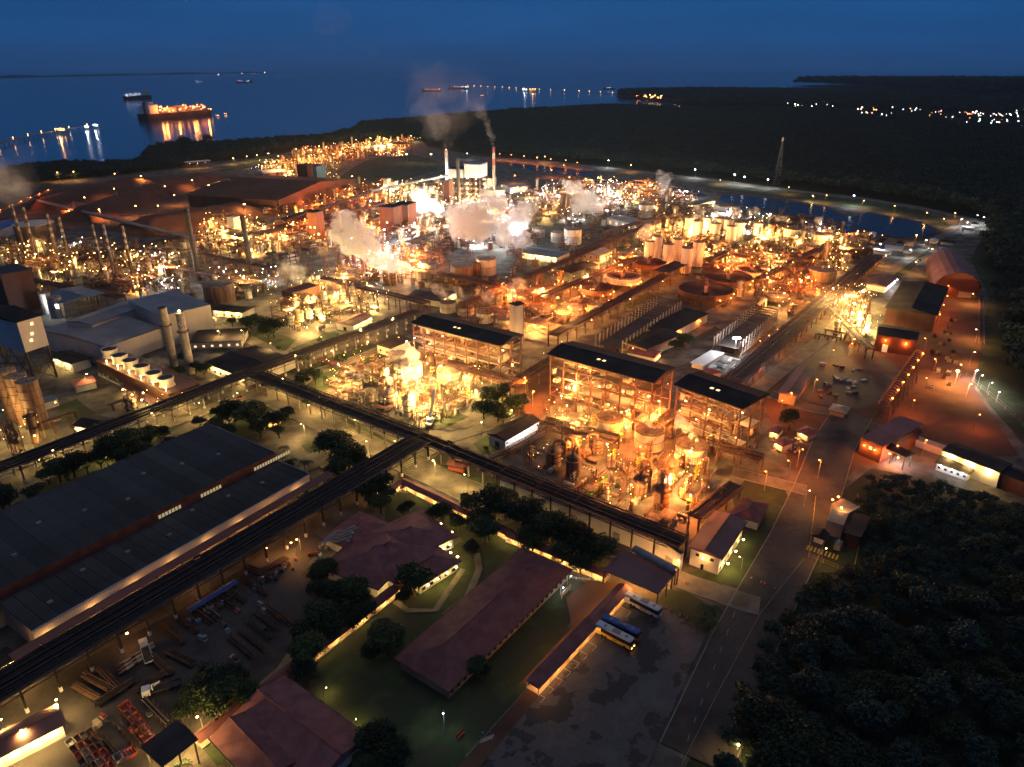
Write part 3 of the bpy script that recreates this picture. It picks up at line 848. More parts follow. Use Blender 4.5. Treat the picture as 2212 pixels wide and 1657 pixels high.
def steam(name_, label, puffs, dens, vox=None, amp=.3, seed=0, col=(1,1,1), g=.1, noisy=True, fade=None):
    """puffs: (x, y, z, r). One closed body of vapour."""
    mb = MB(); rr = random.Random(seed)
    for (x, y, z, r) in puffs:
        mb.blob(x, y, z, r, r*rr.uniform(.8, 1), 2, rr.random()*99, .5)
        for q in range(7):
            a = rr.random()*6.28; e = rr.uniform(-.7, .9); rs = r*rr.uniform(.28, .5)
            mb.blob(x+r*.85*math.cos(a)*math.cos(e), y+r*.85*math.sin(a)*math.cos(e), z+r*.8*math.sin(e), rs, None, 2, rr.random()*99, .5)
    me = mb.mesh(name_, None)
    o = bpy.data.objects.new(name_, me); COL.objects.link(o)
    md = o.modifiers.new('r', 'REMESH'); md.mode = 'VOXEL'; md.voxel_size = vox or max(.4, min(p[3] for p in puffs)*.16)
    dg = bpy.context.evaluated_depsgraph_get(); me2 = bpy.data.meshes.new_from_object(o.evaluated_get(dg)); o.modifiers.clear(); o.data = me2; me2.name = name_
    m = bpy.data.materials.new('vapour'); m.use_nodes = True; n = m.node_tree; n.nodes.clear()
    out = n.nodes.new('ShaderNodeOutputMaterial'); pv = n.nodes.new('ShaderNodeVolumePrincipled')
    pv.inputs['Color'].default_value = (*col, 1); pv.inputs['Anisotropy'].default_value = g; pv.inputs['Density'].default_value = dens
    if noisy:
        r_ = sum(p[3] for p in puffs)/len(puffs)
        t = n.nodes.new('ShaderNodeTexCoord'); z = n.nodes.new('ShaderNodeTexNoise'); z.inputs['Scale'].default_value = 1.1/r_; z.inputs['Detail'].default_value = 5; z.inputs['Roughness'].default_value = .62
        z.inputs['Distortion'].default_value = .4
        mr = n.nodes.new('ShaderNodeMapRange'); mr.inputs[1].default_value = .41; mr.inputs[2].default_value = .74; mr.inputs[3].default_value = 0; mr.inputs[4].default_value = dens*2.4
        if fade:
            sp = n.nodes.new('ShaderNodeSeparateXYZ'); fr = n.nodes.new('ShaderNodeMapRange'); fr.interpolation_type = 'SMOOTHSTEP'; fr.inputs[1].default_value = fade[0]; fr.inputs[2].default_value = fade[1]; fr.inputs[3].default_value = 1; fr.inputs[4].default_value = fade[2]
            mu = n.nodes.new('ShaderNodeMath'); mu.operation = 'MULTIPLY'; n.links.new(t.outputs['Object'], sp.inputs[0]); n.links.new(sp.outputs['Z'], fr.inputs[0])
        n.links.new(t.outputs['Object'], z.inputs['Vector']); n.links.new(z.outputs['Fac'], mr.inputs[0]); n.links.new(mr.outputs[0], pv.inputs['Density'])
        if fade: n.links.new(mr.outputs[0], mu.inputs[0]); n.links.new(fr.outputs[0], mu.inputs[1]); n.links.new(mu.outputs[0], pv.inputs['Density'])
    n.links.new(pv.outputs[0], out.inputs['Volume'])
    me2.materials.clear(); me2.materials.append(m)
    o['kind'] = 'stuff'; o['label'] = label
    return o
# ================================================================ BIG BUILDINGS
D, W_, Tn = m_roofd, m_wall, m_wallt
m_lit = glow('lit_window_glass', (1,.8,.3), .3)
m_litw = glow('lit_room_glass', (1,.62,.28), 2.0)
# foreground warehouse: two long bays, the rear one higher
def warehouse():
    a, rot, L, W = frame((12,1264), (588,980), (454,920), 14)
    def bay(a, rot, L, W, h, rise, label, ext, face_mat, front=True, lits=()):
        k = Kit('warehouse', 'warehouse')
        k.part('wall', MB().box(-ext, L, 0, W, 0, h-.4), m_wallt)
        n = 26; x0 = -ext-.5; step = (L+ext+1)/n
        pan = MB(); pan.add([(0,-.6,h),(step-.12,-.6,h),(step-.12,W+.6,h+rise),(0,W+.6,h+rise),(0,-.6,h-.2),(step-.12,-.6,h-.2),(step-.12,W+.6,h+rise-.2),(0,W+.6,h+rise-.2)],
                            [(0,1,2,3),(7,6,5,4),(0,4,5,1),(1,5,6,2),(2,6,7,3),(3,7,4,0)])
        k.part('roof_panel', pan, m_roofb, offs=[(x0+i*step, 0, .012*(i % 3)) for i in range(n)])
        k.part('roof_vent', MB().cb(0,0,0,1.6,1.1,.7), m_grey, offs=[((.08+.13*q)*L, W*(.3+.4*((q*37)%10)/10), h+rise*(.3+.4*((q*37)%10)/10)+.02) for q in range(7)])
        k.part('under_roof', MB().add([(x0,0,h-.45),(L+.3,0,h-.45),(L+.3,W,h+rise-.45),(x0,W,h+rise-.45)], [(0,1,2,3)]), m_roofb)
        if front: k.part('fascia', MB().box(-ext-.6, L+.6, -.9, -.62, h-4.0, h+.25), face_mat)
        ro = MB().box(L+.55, L+.85, -.8, W+.8, h-1, h+.9); k.part('parapet', ro, m_grey)
        for (t, m_, cnt) in lits:
            k.part('clerestory_window', MB().box(0, 1.0, -.98, -.92, h-3.2, h-1.7), m_lit, offs=[(t*L+i*1.35, 0, 0) for i in range(cnt)])
        place(k, a.x, a.y, 0, rot, label=label); keep_rect(a, rot, L+ext, W)
    bay(a, rot, L, W, 14, 1.2, 'rear bay of the long dark warehouse, with small lit yellow windows along its edge', 70, m_brown, lits=((.49,0,7),(.66,0,7),(.9,0,14)))
    a, rot, L, W = frame((72,1359), (662,1026), (588,985), 9.5)
    bay(a, rot, L, W, 9.5, .8, 'front bay of the long dark warehouse, with a pale grey fascia', 0, m_wallg)
    a, rot, L, W = frame((60,1405), (735,1012), (665,1042), 7)
    k = Kit('lean_to_roof', 'roof'); k.part('roof_sheet', MB().add([(-4,0,6.2),(L,0,6.2),(L,W,7.2),(-4,W,7.2),(-4,0,6),(L,0,6),(L,W,7),(-4,W,7)], [(0,1,2,3),(7,6,5,4),(0,4,5,1),(3,2,6,7),(0,3,7,4),(1,5,6,2)]), m_roofr)
    k.part('post', MB().box(-.2,.2,-.2,.2,0,6), m_conc, offs=[(i*L/14, .4, 0) for i in range(15)])
    for i in range(9): k.light((L*(i+.5)/9, 2.5, 5.2), LD('w', 350, .3))
    place(k, a.x, a.y, 0, rot, label='brown lean-to roof between the long warehouse and the pipe rack'); keep_rect(a, rot, L, W)
    # yellow-lit end wall, left edge
    g = G(30, 1330); k = Kit('lamp_post', 'lamp post')
    k.part('post', MB().cyl(0,0,0,8,.15,6), m_grey); k.part('head', MB().cb(0,0,8,1,.5,.3), g_yel); k.light((0,0,7), LD('y', 9000, .4))
    place(k, *G(8, 1345), label='lamp post lighting the end wall of the long warehouse at the left edge')
warehouse()

# grey metal hall (power station)
shed((346,684), (454,659), (268,651), 21, 'tall block of the pale grey metal hall behind the twin stacks', 'metal_hall', 'hall', 'flat', 0, m_wallg, m_roofg, over=.2)
shed((227,749), (350,707), (146,695), 13, 'lower block of the pale grey metal hall, with a folded roof', 'metal_hall', 'hall', 'gable', 2.0, m_wallg, m_roofg, over=.2)
shed((144,694), (268,651), (160,716), 17, 'raised parapet wing along the back of the pale grey hall', 'metal_hall', 'hall', 'gable', 1.2, m_wallg, m_roofg, over=.1)
tank(478, 612, 32, 660, None, m_tankb, 'large rust-brown tank beside the pale grey metal hall', bands=0)
shed((459,669), (523,675), (484,656), 5, 'small white office with a lit veranda by the rust-brown tank', windows=[('f',4,1.2,1.2,1.2,m_glass)], lamps=[('f',3,'y',900,4)])
shed((411,740), (520,735), (462,715), 5, 'dark-roofed building behind the twin grey stacks', roof='mono', rise=1, wall=W_, windows=[('f',6,1.4,1.2,1.5,m_litw)])
shed((445,783), (530,815), (545,745), 6, 'large dark-roofed workshop beside the road, right of the twin stacks', 'workshop', 'building', 'gable', 1.6, W_, D, windows=[('f',7,1.6,1.4,1.5,m_glass)], lamps=[('f',5,'y',900,4.5)])
a0 = chimney(413, 806, 676, 9.5, 'right-hand grey stack of the pair, with a white emblem and lettering', m_grey, .86, plats=1, lamp='y')
chimney(376, 790, 664, 9.5, 'left-hand grey stack of the pair, dark at the rim', m_grey, .86, plats=1)
def stack_sign(g, r, h):
    cu = bpy.data.curves.new('lettering', 'FONT'); cu.body = 'Hydro'; cu.size = 2.6; cu.align_x = 'CENTER'; cu.extrude = .03
    t = bpy.data.objects.new('lettering', cu); COL.objects.link(t)
    dg = bpy.context.evaluated_depsgraph_get(); me = bpy.data.meshes.new_from_object(t.evaluated_get(dg)); bpy.data.objects.remove(t)
    rr = r*.92
    for v in me.vertices:                      # wrap round the shaft
        x, y = v.co.x, v.co.y; a = -math.pi/2 + x/rr
        v.co = Vector(((rr+.16+v.co.z)*math.cos(a), (rr+.16+v.co.z)*math.sin(a), h-10+y))
    me.materials.append(m_white); o = bpy.data.objects.new('lettering', me); COL.objects.link(o); return o
s = stack_sign(a0[1], a0[2], a0[3]); s.parent = a0[0]; s.rotation_euler.z = R(26)
emb = MB()
rr = a0[2]*.9+.15
P = [(rr*math.cos(-math.pi/2+R(26)+(q[0])/rr), rr*math.sin(-math.pi/2+R(26)+q[0]/rr), a0[3]-5.5+q[1]) for q in ((-1.6,-1.2),(-1.2,0),(-.3,1.0),(.8,1.3),(0,.5),(.9,.2),(.1,-.3),(.9,-1.1),(-.2,-.9),(-1,-1.6))]
emb.tube(P, .16, 4)
e_ = bpy.data.objects.new('emblem', emb.mesh('emblem', m_white)); COL.objects.link(e_); e_.parent = a0[0]

# cooling tower with six fans
def cooling():
    a, rot, L, W = frame((207,779), (346,843), (262,757), 9.5)
    L += 8
    k = Kit('cooling_tower', 'cooling tower')
    k.part('casing', MB().box(0, L, 0, W, 3.2, 9.2), m_wallb)
    k.part('deck', MB().box(-.3, L+.3, -.3, W+.3, 9.22, 9.6), m_roofr)
    k.part('basin', MB().box(-.6, L+.6, -.6, W+.6, 0, 1.1), m_conc)
    k.part('leg', MB().box(-.25,.25,-.25,.25,1.1,3.2), m_conc, offs=[(L*i/14, y, 0) for i in range(15) for y in (0, W)])
    rl = MB()
    for y in (-.2, W+.2):
        for zz in (10.2, 10.8): rl.bar((0,y,zz),(L,y,zz),.06,3)
        for i in range(25): rl.bar((L*i/24,y,9.6),(L*i/24,y,10.8),.05,3)
    k.part('railing', rl, m_yellow)
    for i in range(6):
        k.light((L*(i+.9)/6.2, 1.5, 12), LD('y', 1100 if i < 4 else 250, .3))
        k.part('lamp', MB().cyl(0,0,9.6,11.6,.1,5).blob(0,0,11.8,.35,amp=0), g_yel, offs=[(L*(i+.9)/6.2, 1.0, 0)])
    place(k, a.x, a.y, 0, rot, label='long red-brown cooling tower with six fan stacks, in front of the pale hall'); keep_rect(a, rot, L, W)
    fx = [(236,756),(258,769),(281,780),(306,792),(332,807),(358,818)]
    names = ('first','second','third','fourth','fifth','last')
    for i, (x, y) in enumerate(fx):
        g = G(x, y, 13.5); r = 17*MPP(x, y, 13.5)
        k = Kit('fan_stack', 'fan stack', 'fan stacks on the cooling tower')
        k.part('cowl', MB().lathe([(r*.98, 9.6), (r*.84, 11.4), (r, 14.5), (r-.25, 14.5), (r*.8, 11.4), (r*.8, 10)], 28), m_tankw, True)
        k.part('dark_mouth_lining', MB().lathe([(r*.78, 14.3), (r*.74, 10.2), (.02, 10.2)], 24), m_dark, True)  # dark lining added so the inside of the cowl reads as shaded
        k.part('fan_blade', MB().box(.4, r*.76, -.35, .35, 11.0, 11.12), m_dark, offs=[(0,0,0,R(60*j)) for j in range(6)])
        k.part('hub', MB().cyl(0,0,10,11.5,.6,10), m_dark)
        place(k, g.x, g.y, 0, 0, label=f'{names[i]} fan stack from the far left end of the long cooling tower')
cooling()
shed((262,835+0), (345,880), (290,822), 3, 'low pump shelter along the front of the cooling tower', closed=False, roof='flat', rmat=m_roofr, lamps=[('f',4,'y',900,3)])
# left tower on legs, silos
def legtower():
    a, rot, L, W = frame((36,696), (88,681), (0,660), 38)
    k = Kit('transfer_tower', 'tower')
    k.part('wall', MB().box(0, L, 0, W+8, 20, 38), m_wallg)
    k.part('roof', MB().gable(0, L, 0, W+8, 38.03, 2.2, .6, .3), D)
    k.part('window', MB().box(-.8,.8,-.08,.08,0,1.6), m_litw, offs=[(L*.35,-.06,25),(L*.45,-.06,28.5),(L*.55,-.06,34)])
    k.part('leg', MB().box(-.45,.45,-.45,.45,0,20), m_dark, offs=[(x, y, 0) for x in (.5, L-.5) for y in (.5, W/2+4, W+7.5)])
    b = MB()
    for x in (.5, L-.5):
        for j in range(3):
            y0, y1 = .5+(W+7)/3*j, .5+(W+7)/3*(j+1); b.bar((x,y0,0),(x,y1,20),.2,3); b.bar((x,y1,0),(x,y0,20),.2,3)
    for y in (.5, W+7.5):
        for z in (0, 10): b.bar((.5,y,z),(L-.5,y,z+10),.2,3); b.bar((L-.5,y,z),(.5,y,z+10),.2,3); b.bar((.5,y,z+10),(L-.5,y,z+10),.25)
    k.part('brace', b, m_dark)
    place(k, a.x, a.y, 0, rot, label='tall grey clad tower standing on crossed steel legs at the left edge'); keep_rect(a, rot, L, W+8)
    g = G(100, 880); k = Kit('pump_house', 'building'); k.part('wall', MB().cb(0,0,0,10,7,4), m_wall); k.part('roof', MB().cb(0,0,4.02,11,8,.3), m_roofl)
    place(k, g.x, g.y, 0, GA, label='small white pump house under the grey tower on legs')
legtower()
for i, (x, y) in enumerate(((8,800),(32,812),(56,822))):
    tank(x, y, 21, None, 26, m_tankb, f"{('left','middle','right')[i]} one of three brown silos by the tower on legs", bands=5, name='silo', group='brown silos at the left edge')
tank(72, 482, 39, None, 20, m_tankd, 'large dark tank with a lit domed roof, far left', rise=.18, roof=m_tankw)
shed((-60,520), (45,478), (-60,500), 10, 'long white shed with a blue roof at the far left', rmat=m_blue)
tank(115, 642, 14, None, 15, m_tank, 'pale tank with lit pipework behind the grey tower on legs')
tank(93, 632, 11, None, 16, m_tank, 'narrow pale tank left of another, behind the grey tower on legs')
shed((84,640),(135,655),(120,605), 12, 'blue-roofed pipe gallery behind the grey tower on legs', closed=False, rmat=m_roofl, lamps=[('f',3,'c',2500,10)])
shed((160,918),(200,925),(185,895), 5, 'small dark-roofed hut on a lawn beside the long pipe rack', windows=[('f',3,1.2,1.2,1,m_litw)], lamps=[('f',2,'y',800,4)])
shed((112,770),(155,785),(140,755), 6, 'dark-roofed white office left of the cooling tower', windows=[('f',3,1.5,1.3,1.5,m_litw)], lamps=[('f',2,'y',1200,5)])
shed((153,822),(196,812),(170,833), 4, 'small red-roofed hut in front of the cooling tower', roof='hip', rmat=m_tile, wall=W_)
# chimneys at the left
for i, (bx, by, ty) in enumerate(((60,570,440),(84,575,447),(130,575,462),(152,570,468),(228,612,484),(250,606,484),(288,600,488))):
    chimney(bx, by, ty, 3.4, ('leftmost banded chimney of the row on the far left', 'second banded chimney from the left', 'third slender chimney from the left', 'fourth slender chimney from the left', 'fifth chimney from the left, pale at its top', 'sixth chimney from the left, pale at its top','seventh slender chimney, just left of the two thick dark ones')[i],
            m_tankd, .8, bands=4, plats=3, group='slender chimneys on the left', bandmat=m_grey)
chimney(430, 606, 452, 6.5, 'thicker left one of two dark chimneys above the grey hall', m_dark, .72, plats=2)
chimney(543, 596, 466, 6.5, 'right one of two dark chimneys, above the brown tank', m_dark, .75, plats=2)
chimney(1067, 422, 317, 3.2, 'tall white banded chimney at the far side of the plant', m_tank, .8, bands=2, plats=2, bandmat=m_red)
chimney(966, 400, 325, 3.4, 'lattice-clad chimney with red lamps left of the pale boiler house', m_wallg, .9, plats=4, lamp='r')
chimney(991, 440, 342, 4.2, 'dark chimney in front of the pale boiler house', m_dark, .9, plats=3)
# boiler house
def blk(cx, by, wpx, dep, ty, z0y, label, wall, roof, name='building', cat='building', rot=None, frame_=True, wn=0):
    g = G(cx, by); Wm = wpx*MPP(cx, by); h = zt(g.y, ty); z0 = zt(g.y, z0y) if z0y else 0
    k = Kit(name, cat); k.part('wall', MB().box(-Wm/2, Wm/2, 0, dep, z0, h), wall); k.part('roof', MB().box(-Wm/2-.6, Wm/2+.6, -.6, dep+.6, h+.02, h+.8), roof)
    if z0:
        k.part('column', MB().box(-.5,.5,-.5,.5,0,z0), m_dark, offs=[(-Wm/2+.6+(Wm-1.2)*i/3, y, 0) for i in range(4) for y in (.6, dep-.6)])
        fl = MB()
        for q in range(1, 5): fl.box(-Wm/2, Wm/2, 0, dep, z0*q/5, z0*q/5+.3)
        k.part('floor', fl, m_rust)
        for q in range(5):
            for x in (-.3, .25): k.light((Wm*x, -1.5, z0*(q+.8)/5), LD('y', 1200, .5))
            k.part('lamp', MB().blob(0,0,0,.8,amp=0), g_yel, offs=[(Wm*x, -1, z0*(q+.8)/5+.8) for x in (-.3, .25)])
    if wn: k.part('window', MB().box(-1,1,-.1,0,0,2), m_litw, offs=[(Wm*((i+.5)/wn-.5), -.02, z0+(h-z0)*.45) for i in range(wn)])
    place(k, g.x, g.y, 0, R(-20) if rot is None else rot, label=label); KEEP.append((g.x, g.y+dep/2, max(Wm, dep)*.6))
blk(10, 676, 76, 20, 590, None, 'tall brown windowless building at the left edge behind the silos', m_wallb, m_dark, rot=R(-35))
blk(1021, 440, 36, 26, 356, 384, 'tall white top block of the boiler house beside the tall white chimney', m_wall, m_roofg, 'boiler_house', 'boiler house')
blk(985, 436, 34, 22, 366, 384, 'lower grey block of the boiler house behind the dark chimney', m_wallg, D, 'boiler_house', 'boiler house')
blk(1051, 410, 22, 20, 386, None, 'low annex at the right foot of the boiler house', m_wall, m_roofr, 'boiler_house', 'boiler house', wn=2)
blk(848, 428, 14, 9, 394, 410, 'small white tower above the conveyor, left of the boiler house', m_wall, m_wall, 'tower', 'tower')
blk(834, 424, 10, 9, 388, 402, 'small grey tower beside the small white conveyor tower', m_wallg, m_wallg, 'tower', 'tower')
blk(965, 440, 14, 12, 392, None, 'narrow brown boiler column left of the boiler house', m_wallb, m_dark, 'tower', 'tower')
# red twin tower
blk(838, 510, 35, 20, 449, None, 'left half of the tall red-brown twin tower', m_wallb, D, 'tower', 'tower', wn=1)
blk(869, 503, 32, 20, 443, None, 'right half of the tall red-brown twin tower', m_wallb, D, 'tower', 'tower', wn=1)
# sheds in the back left
shed((405,420),(600,432),(440,372), 16, 'very large rust-brown store shed with sloping sides in the back left', 'store_shed', 'shed', 'gable', 10, m_wallb, m_baux, over=3, lamps=[('r',2,'o',3500,6)])
shed((596,450),(640,438),(610,432), 7, 'lit open shed at the end of the very large brown store', closed=False, lamps=[('m',3,'w',3500,6)])
shed((617,478),(680,455),(612,470), 12, 'long brown shed with orange-lit end right of the two dark chimneys', roof='gable', wall=m_wallb, windows=[('r',1,3,4,4,m_litw)])
blk(678, 520, 22, 14, 460, None, 'brown tower at the end of the long brown shed', m_wallb, D, 'tower', 'tower', wn=2)
shed((564,510),(640,490),(548,498), 8, 'brown shed on posts right of the two dark chimneys', wall=m_wallb, closed=True, lamps=[('f',3,'o',2500,6)])
shed((586,500),(625,508),(600,488), 7, 'white hall with a row of lit windows right of the dark chimneys', wall=W_, windows=[('f',4,1.5,1.5,2,m_litw)])
shed((470,500),(520,512),(490,486), 8, 'white hall between the two dark chimneys', wall=W_, lamps=[('f',2,'y',2000,6)])
blk(503, 512, 16, 10, 472, None, 'narrow white tower between the two dark chimneys', m_wall, m_wall, 'tower', 'tower')
# silos and blue-faced building, far
blk(656, 398, 26, 25, 358, None, 'tall red silo block in the far terminal, orange-lit on top', m_wallb, m_rust, 'silo_block')
blk(678, 396, 20, 25, 360, None, 'blue-faced block beside the tall red silo block', m_lblue, m_rust, 'silo_block')
shed((570,375),(620,372),(590,366), 5, 'pale-roofed shed with red lights at the far terminal', rmat=m_white)
shed((405,352),(455,348),(412,349), 12, 'white canopy over a lit frame at the edge of the wood', closed=False, rmat=m_white, lamps=[('m',3,'w',2500,9)])
shed((800,322),(850,318),(805,314), 6, 'long pale shed of the far terminal by the wood', wall=W_, rmat=m_white, lamps=[('f',3,'y',2500,5)])
shed((858,312),(886,310),(860,306), 14, 'orange-lit open building at the end of the far terminal', closed=False, rmat=m_rust, lamps=[('m',4,'o',6000,12)])
# mid buildings
OB1 = open_building((892,697),(1080,745),(921,674), 24, 'leftmost of the three big open steel buildings under dark roofs', lit='w', pw=1700, seed=1)
OB2 = open_building((1189,764),(1409,824),(1230,737), 29, 'middle and longest of the three big open steel buildings', floors=5, lit='w', pw=1900, seed=2)
OB3 = open_building((1463,831),(1601,879),(1491,797), 29, 'rightmost open steel building, behind the steaming tanks', floors=4, lit='w', pw=1900, seed=3)
shed((1070,738),(1100,746),(1085,725), 18, 'dark-roofed annex at the end of the leftmost open steel building', closed=False, lamps=[('m',2,'y',2500,10)])
shed((762,703),(803,683),(741,690), 5, 'small white hall with a red-brown roof beside the elevated rack', windows=[('l',1,2.5,2.5,.2,m_glass),('f',8,1.0,.6,3.4,m_litw)], rmat=m_roofr, lamps=[('f',3,'y',900,4)])
shed((842,752),(885,735),(870,722), 6, 'white hall with a dark roof left of the leftmost open building', windows=[('l',2,1.2,1.2,2,m_glass)])
shed((1091,950),(1163,908),(1060,935), 6, 'white electrical building with a dark roof, right of the trees', windows=[('l',1,2.6,2.8,.6,m_glass),('f',9,.8,.8,3.4,m_glass)], lamps=[('f',6,'c',170,5)])
# white lift shaft
shed((1115,660),(1130,656),(1112,652), 30, 'slim white tower with a dark cap behind the leftmost open building', 'tower','tower','gable',1, W_, D, over=.6)
# long frame halls without roof (electrolyte rows)
def rowhall(A, B, C, h, label, nfr):
    a, rot, L, W = frame(A, B, C, h); k = Kit('open_column_hall', 'building', 'dark roofless column halls')
    k.part('base', MB().box(0, L, 0, W, 0, 1.2), m_conc)
    k.part('column', MB().box(-.3,.3,-.4,.4,0,h), m_conc, offs=[(L*i/nfr, y, 0) for i in range(nfr+1) for y in (0, W)])
    k.part('deck', MB().box(0, L*.98, W*.1, W*.9, h*.45, h*.5), m_dark)
    b = MB()
    for y in (0, W):
        for z in (h*.5, h-.6): b.bar((0, y, z), (L, y, z), .25)
    k.part('beam', b, m_brown)
    k.part('crane_beam', MB().box(-.25,.25,0,W,h-.5,h), m_dark, offs=[(L*i/nfr, 0, 0) for i in range(nfr//2, nfr+1)])
    place(k, a.x, a.y, 0, rot, label=label); keep_rect(a, rot, L, W)
    for i in range(int(L/7)):
        if rnd.random() < .85:
            kk = Kit('filter_press', 'machine', 'machines in the roofless halls')
            kk.part('body', MB().cb(0,0,1.25,3,W*.5,h*.2), m_dark); kk.part('press_head', MB().cb(0,0,1.25+h*.2,2,1.5,1.5), m_rust)
            x, y = world(a, rot, 3.5+i*7, W/2); place(kk, x, y, 0, rot, auto='dark filter press standing inside')
rowhall((1345,736),(1470,650),(1300,716), 11, 'roofless hall of dark columns behind the middle open building', 18)
rowhall((1600,738),(1680,668),(1545,725), 11, 'roofless hall of pale columns left of the long right-hand rack', 14)
shed((1443,718+4),(1528,677),(1410,700+2), 7, 'long dark-roofed building with an orange-lit end right of the roofless hall', roof='mono', rise=.5, wall=Tn, lamps=[('f',2,'o',1200,5),('l',1,'o',900,5)])
shed((1395,753),(1468,722),(1362,728+4), 7, 'dark-roofed building with tan walls beside a tree', wall=Tn, lamps=[('l',1,'w',600,5)])
shed((1355,760),(1412,772),(1365,748), 4, 'white cabin with a red roof behind the middle open building', rmat=m_tile, lamps=[('r',1,'w',900,3.5)])
for i, (x, y) in enumerate(((1356,747),(1368,742),(1380,738))):
    g = G(x, y, 3); kk = Kit('container', 'container', 'white containers in a row')
    kk.part('body', MB().cb(0,0,0,6,2.5,2.6), m_white); kk.part('door', MB().cb(3.06,0,.2,.1,2,2.2), m_grey)
    place(kk, g.x, g.y, 0, GA, auto='white container')
# construction yard with bright white floodlight
def flood(x, y, h, c, pw, label, n=3, rot=0, group=None):
    g = G(x, y); k = Kit('floodlight_mast', 'floodlight', group); k.part('mast', MB().cyl(0,0,0,h,.2,6,.12), m_grey)
    k.part('crossarm', MB().box(-n*.7,n*.7,-.1,.1,h-.2,h), m_grey)
    k.part('lamp_head', MB().box(-.5,.5,-.25,.25,0,.7), GL[c], offs=[((i-(n-1)/2)*1.3, 0, h) for i in range(n)])
    k.light((0, 0, h+1.6), LD(c, pw, .6)); k.light((0, -.9, h-.8), LD(c, pw*.7, .6))
    place(k, g.x, g.y, 0, rot, label=label); KEEP.append((g.x, g.y, 1.5))
flood(1585, 770, 12, 'c', 8000, 'bright white floodlight over the construction yard', 4)
shed((1518,790),(1560,764),(1500,780), 3, 'row of white site cabins in the construction yard', roof='flat', rmat=m_white, wall=m_white, name='site_cabin', cat='cabin')
shed((1518,800),(1533,808),(1532,790), 4, 'small hut with a pyramid tile roof in the construction yard', roof='hip', rmat=m_tile, wall=m_white)
for q in range(14):
    x = 1535+rnd.random()*55; y = 775+rnd.random()*40; g = G(x, y); kk = Kit('steel_pallet', 'steel stack', 'bright steel stacks in the construction yard')
    for j in range(4): kk.part('steel_bar', MB().box(-3,3,-.15,.15,.1+j*.25,.3+j*.25), m_white, offs=[(0,(j%2)*.5-.25,0),(0,(j%2)*.5+.6,0)])
    place(kk, g.x, g.y, 0, GA+rnd.choice((0, 1.57)), auto='stack of pale steel bars lying')
# right side
shed((2021,681),(2046,622),(1917,660), 12, 'big dark-roofed process building with a brown wall, right of the glowing plant', 'process_building', 'building', 'gable', 2.5, m_wallb, D, over=.8,
     windows=[('f',1,3,3.5,8,m_litw)], lamps=[('r',2,'o',2200,7),('f',3,'o',2200,9)])
shed((1893,722),(1981,735),(1893,699), 11, 'dark brown building with a lit doorway and two wall lamps', 'process_building', 'building', 'gable', 1.5, m_wallb, D, over=.3, windows=[], doors=[('f',.27,3.2,5,m_lit)], lamps=[('f',2,'o',1500,8)])
shed((1912,620),(1936,600),(1873,612), 5, 'small white-lit shed beside the dirt road on the right', rmat=m_roofr, windows=[('f',3,1.5,1.5,1.5,m_litw)], lamps=[('f',4,'c',900,4.5),('r',3,'w',900,4.5)])
shed((2115,628),(2085,575),(2010,590), 7, 'large arched barn with a rust-red roof at the edge of the wood', 'arched_barn', 'barn', 'arch', 13, m_wallb, m_roofr, over=1, doors=[('r',.3,9,5,Tn),('l',.3,9,5,Tn)])
shed((1718,855),(1757,800),(1684,846), 6, 'brown-roofed hall with a tan end wall beside the muddy yard', roof='gable', rise=.8, rmat=m_roofr, wall=Tn)
shed((1792,885),(1824,893),(1802,873), 3, 'small hut with a tan roof by the yard wall', roof='hip', rmat=m_wallt, wall=Tn)
shed((1860,944),(1907,964),(1877,882), 9, 'tall brown transfer house at the foot of the glowing conveyor', 'transfer_house', 'building', 'mono', 2.5, m_wallb, m_roofr, over=.3, windows=[('f',1,1.4,1.4,5,m_litw)], lamps=[('f',2,'o',900,6)])
shed((1900,960),(1955,985),(1905,950), 7, 'orange-lit low open building beside the brown transfer house', closed=False, rmat=D, lamps=[('f',3,'o',1800,5.5),('m',2,'c',1500,5)])
shed((2035,972),(2160,1020),(2045,950), 8, 'long shed with a brightly lit cream wall on the right', 'long_shed', 'shed', 'gable', 1.0, W_, D, over=.2, lamps=[('r',1,'y',900,6),('f',3,'y',1300,7)])
shed((1920,930),(2330,1078),(1925,922), 3.2, 'low wall running along the dark yard on the right', 'yard_wall', 'wall', 'flat', 0, m_wallt, m_wallt, over=0)
shed((2160,1022),(2330,1085),(2170,1003), 7, 'dark roof continuing beyond the cream-lit long shed', 'long_shed', 'shed', 'gable', 1.0, m_wallb, D, over=.2)
shed((2024,998),(2092,1022),(2032,980), 4, 'white bungalow with a dark tile roof in front of the cream wall', roof='gable', rise=1.2, rmat=m_roofd, windows=[('f',5,1,1,1.3,m_glass)], lamps=[('f',3,'c',110,3.4)])
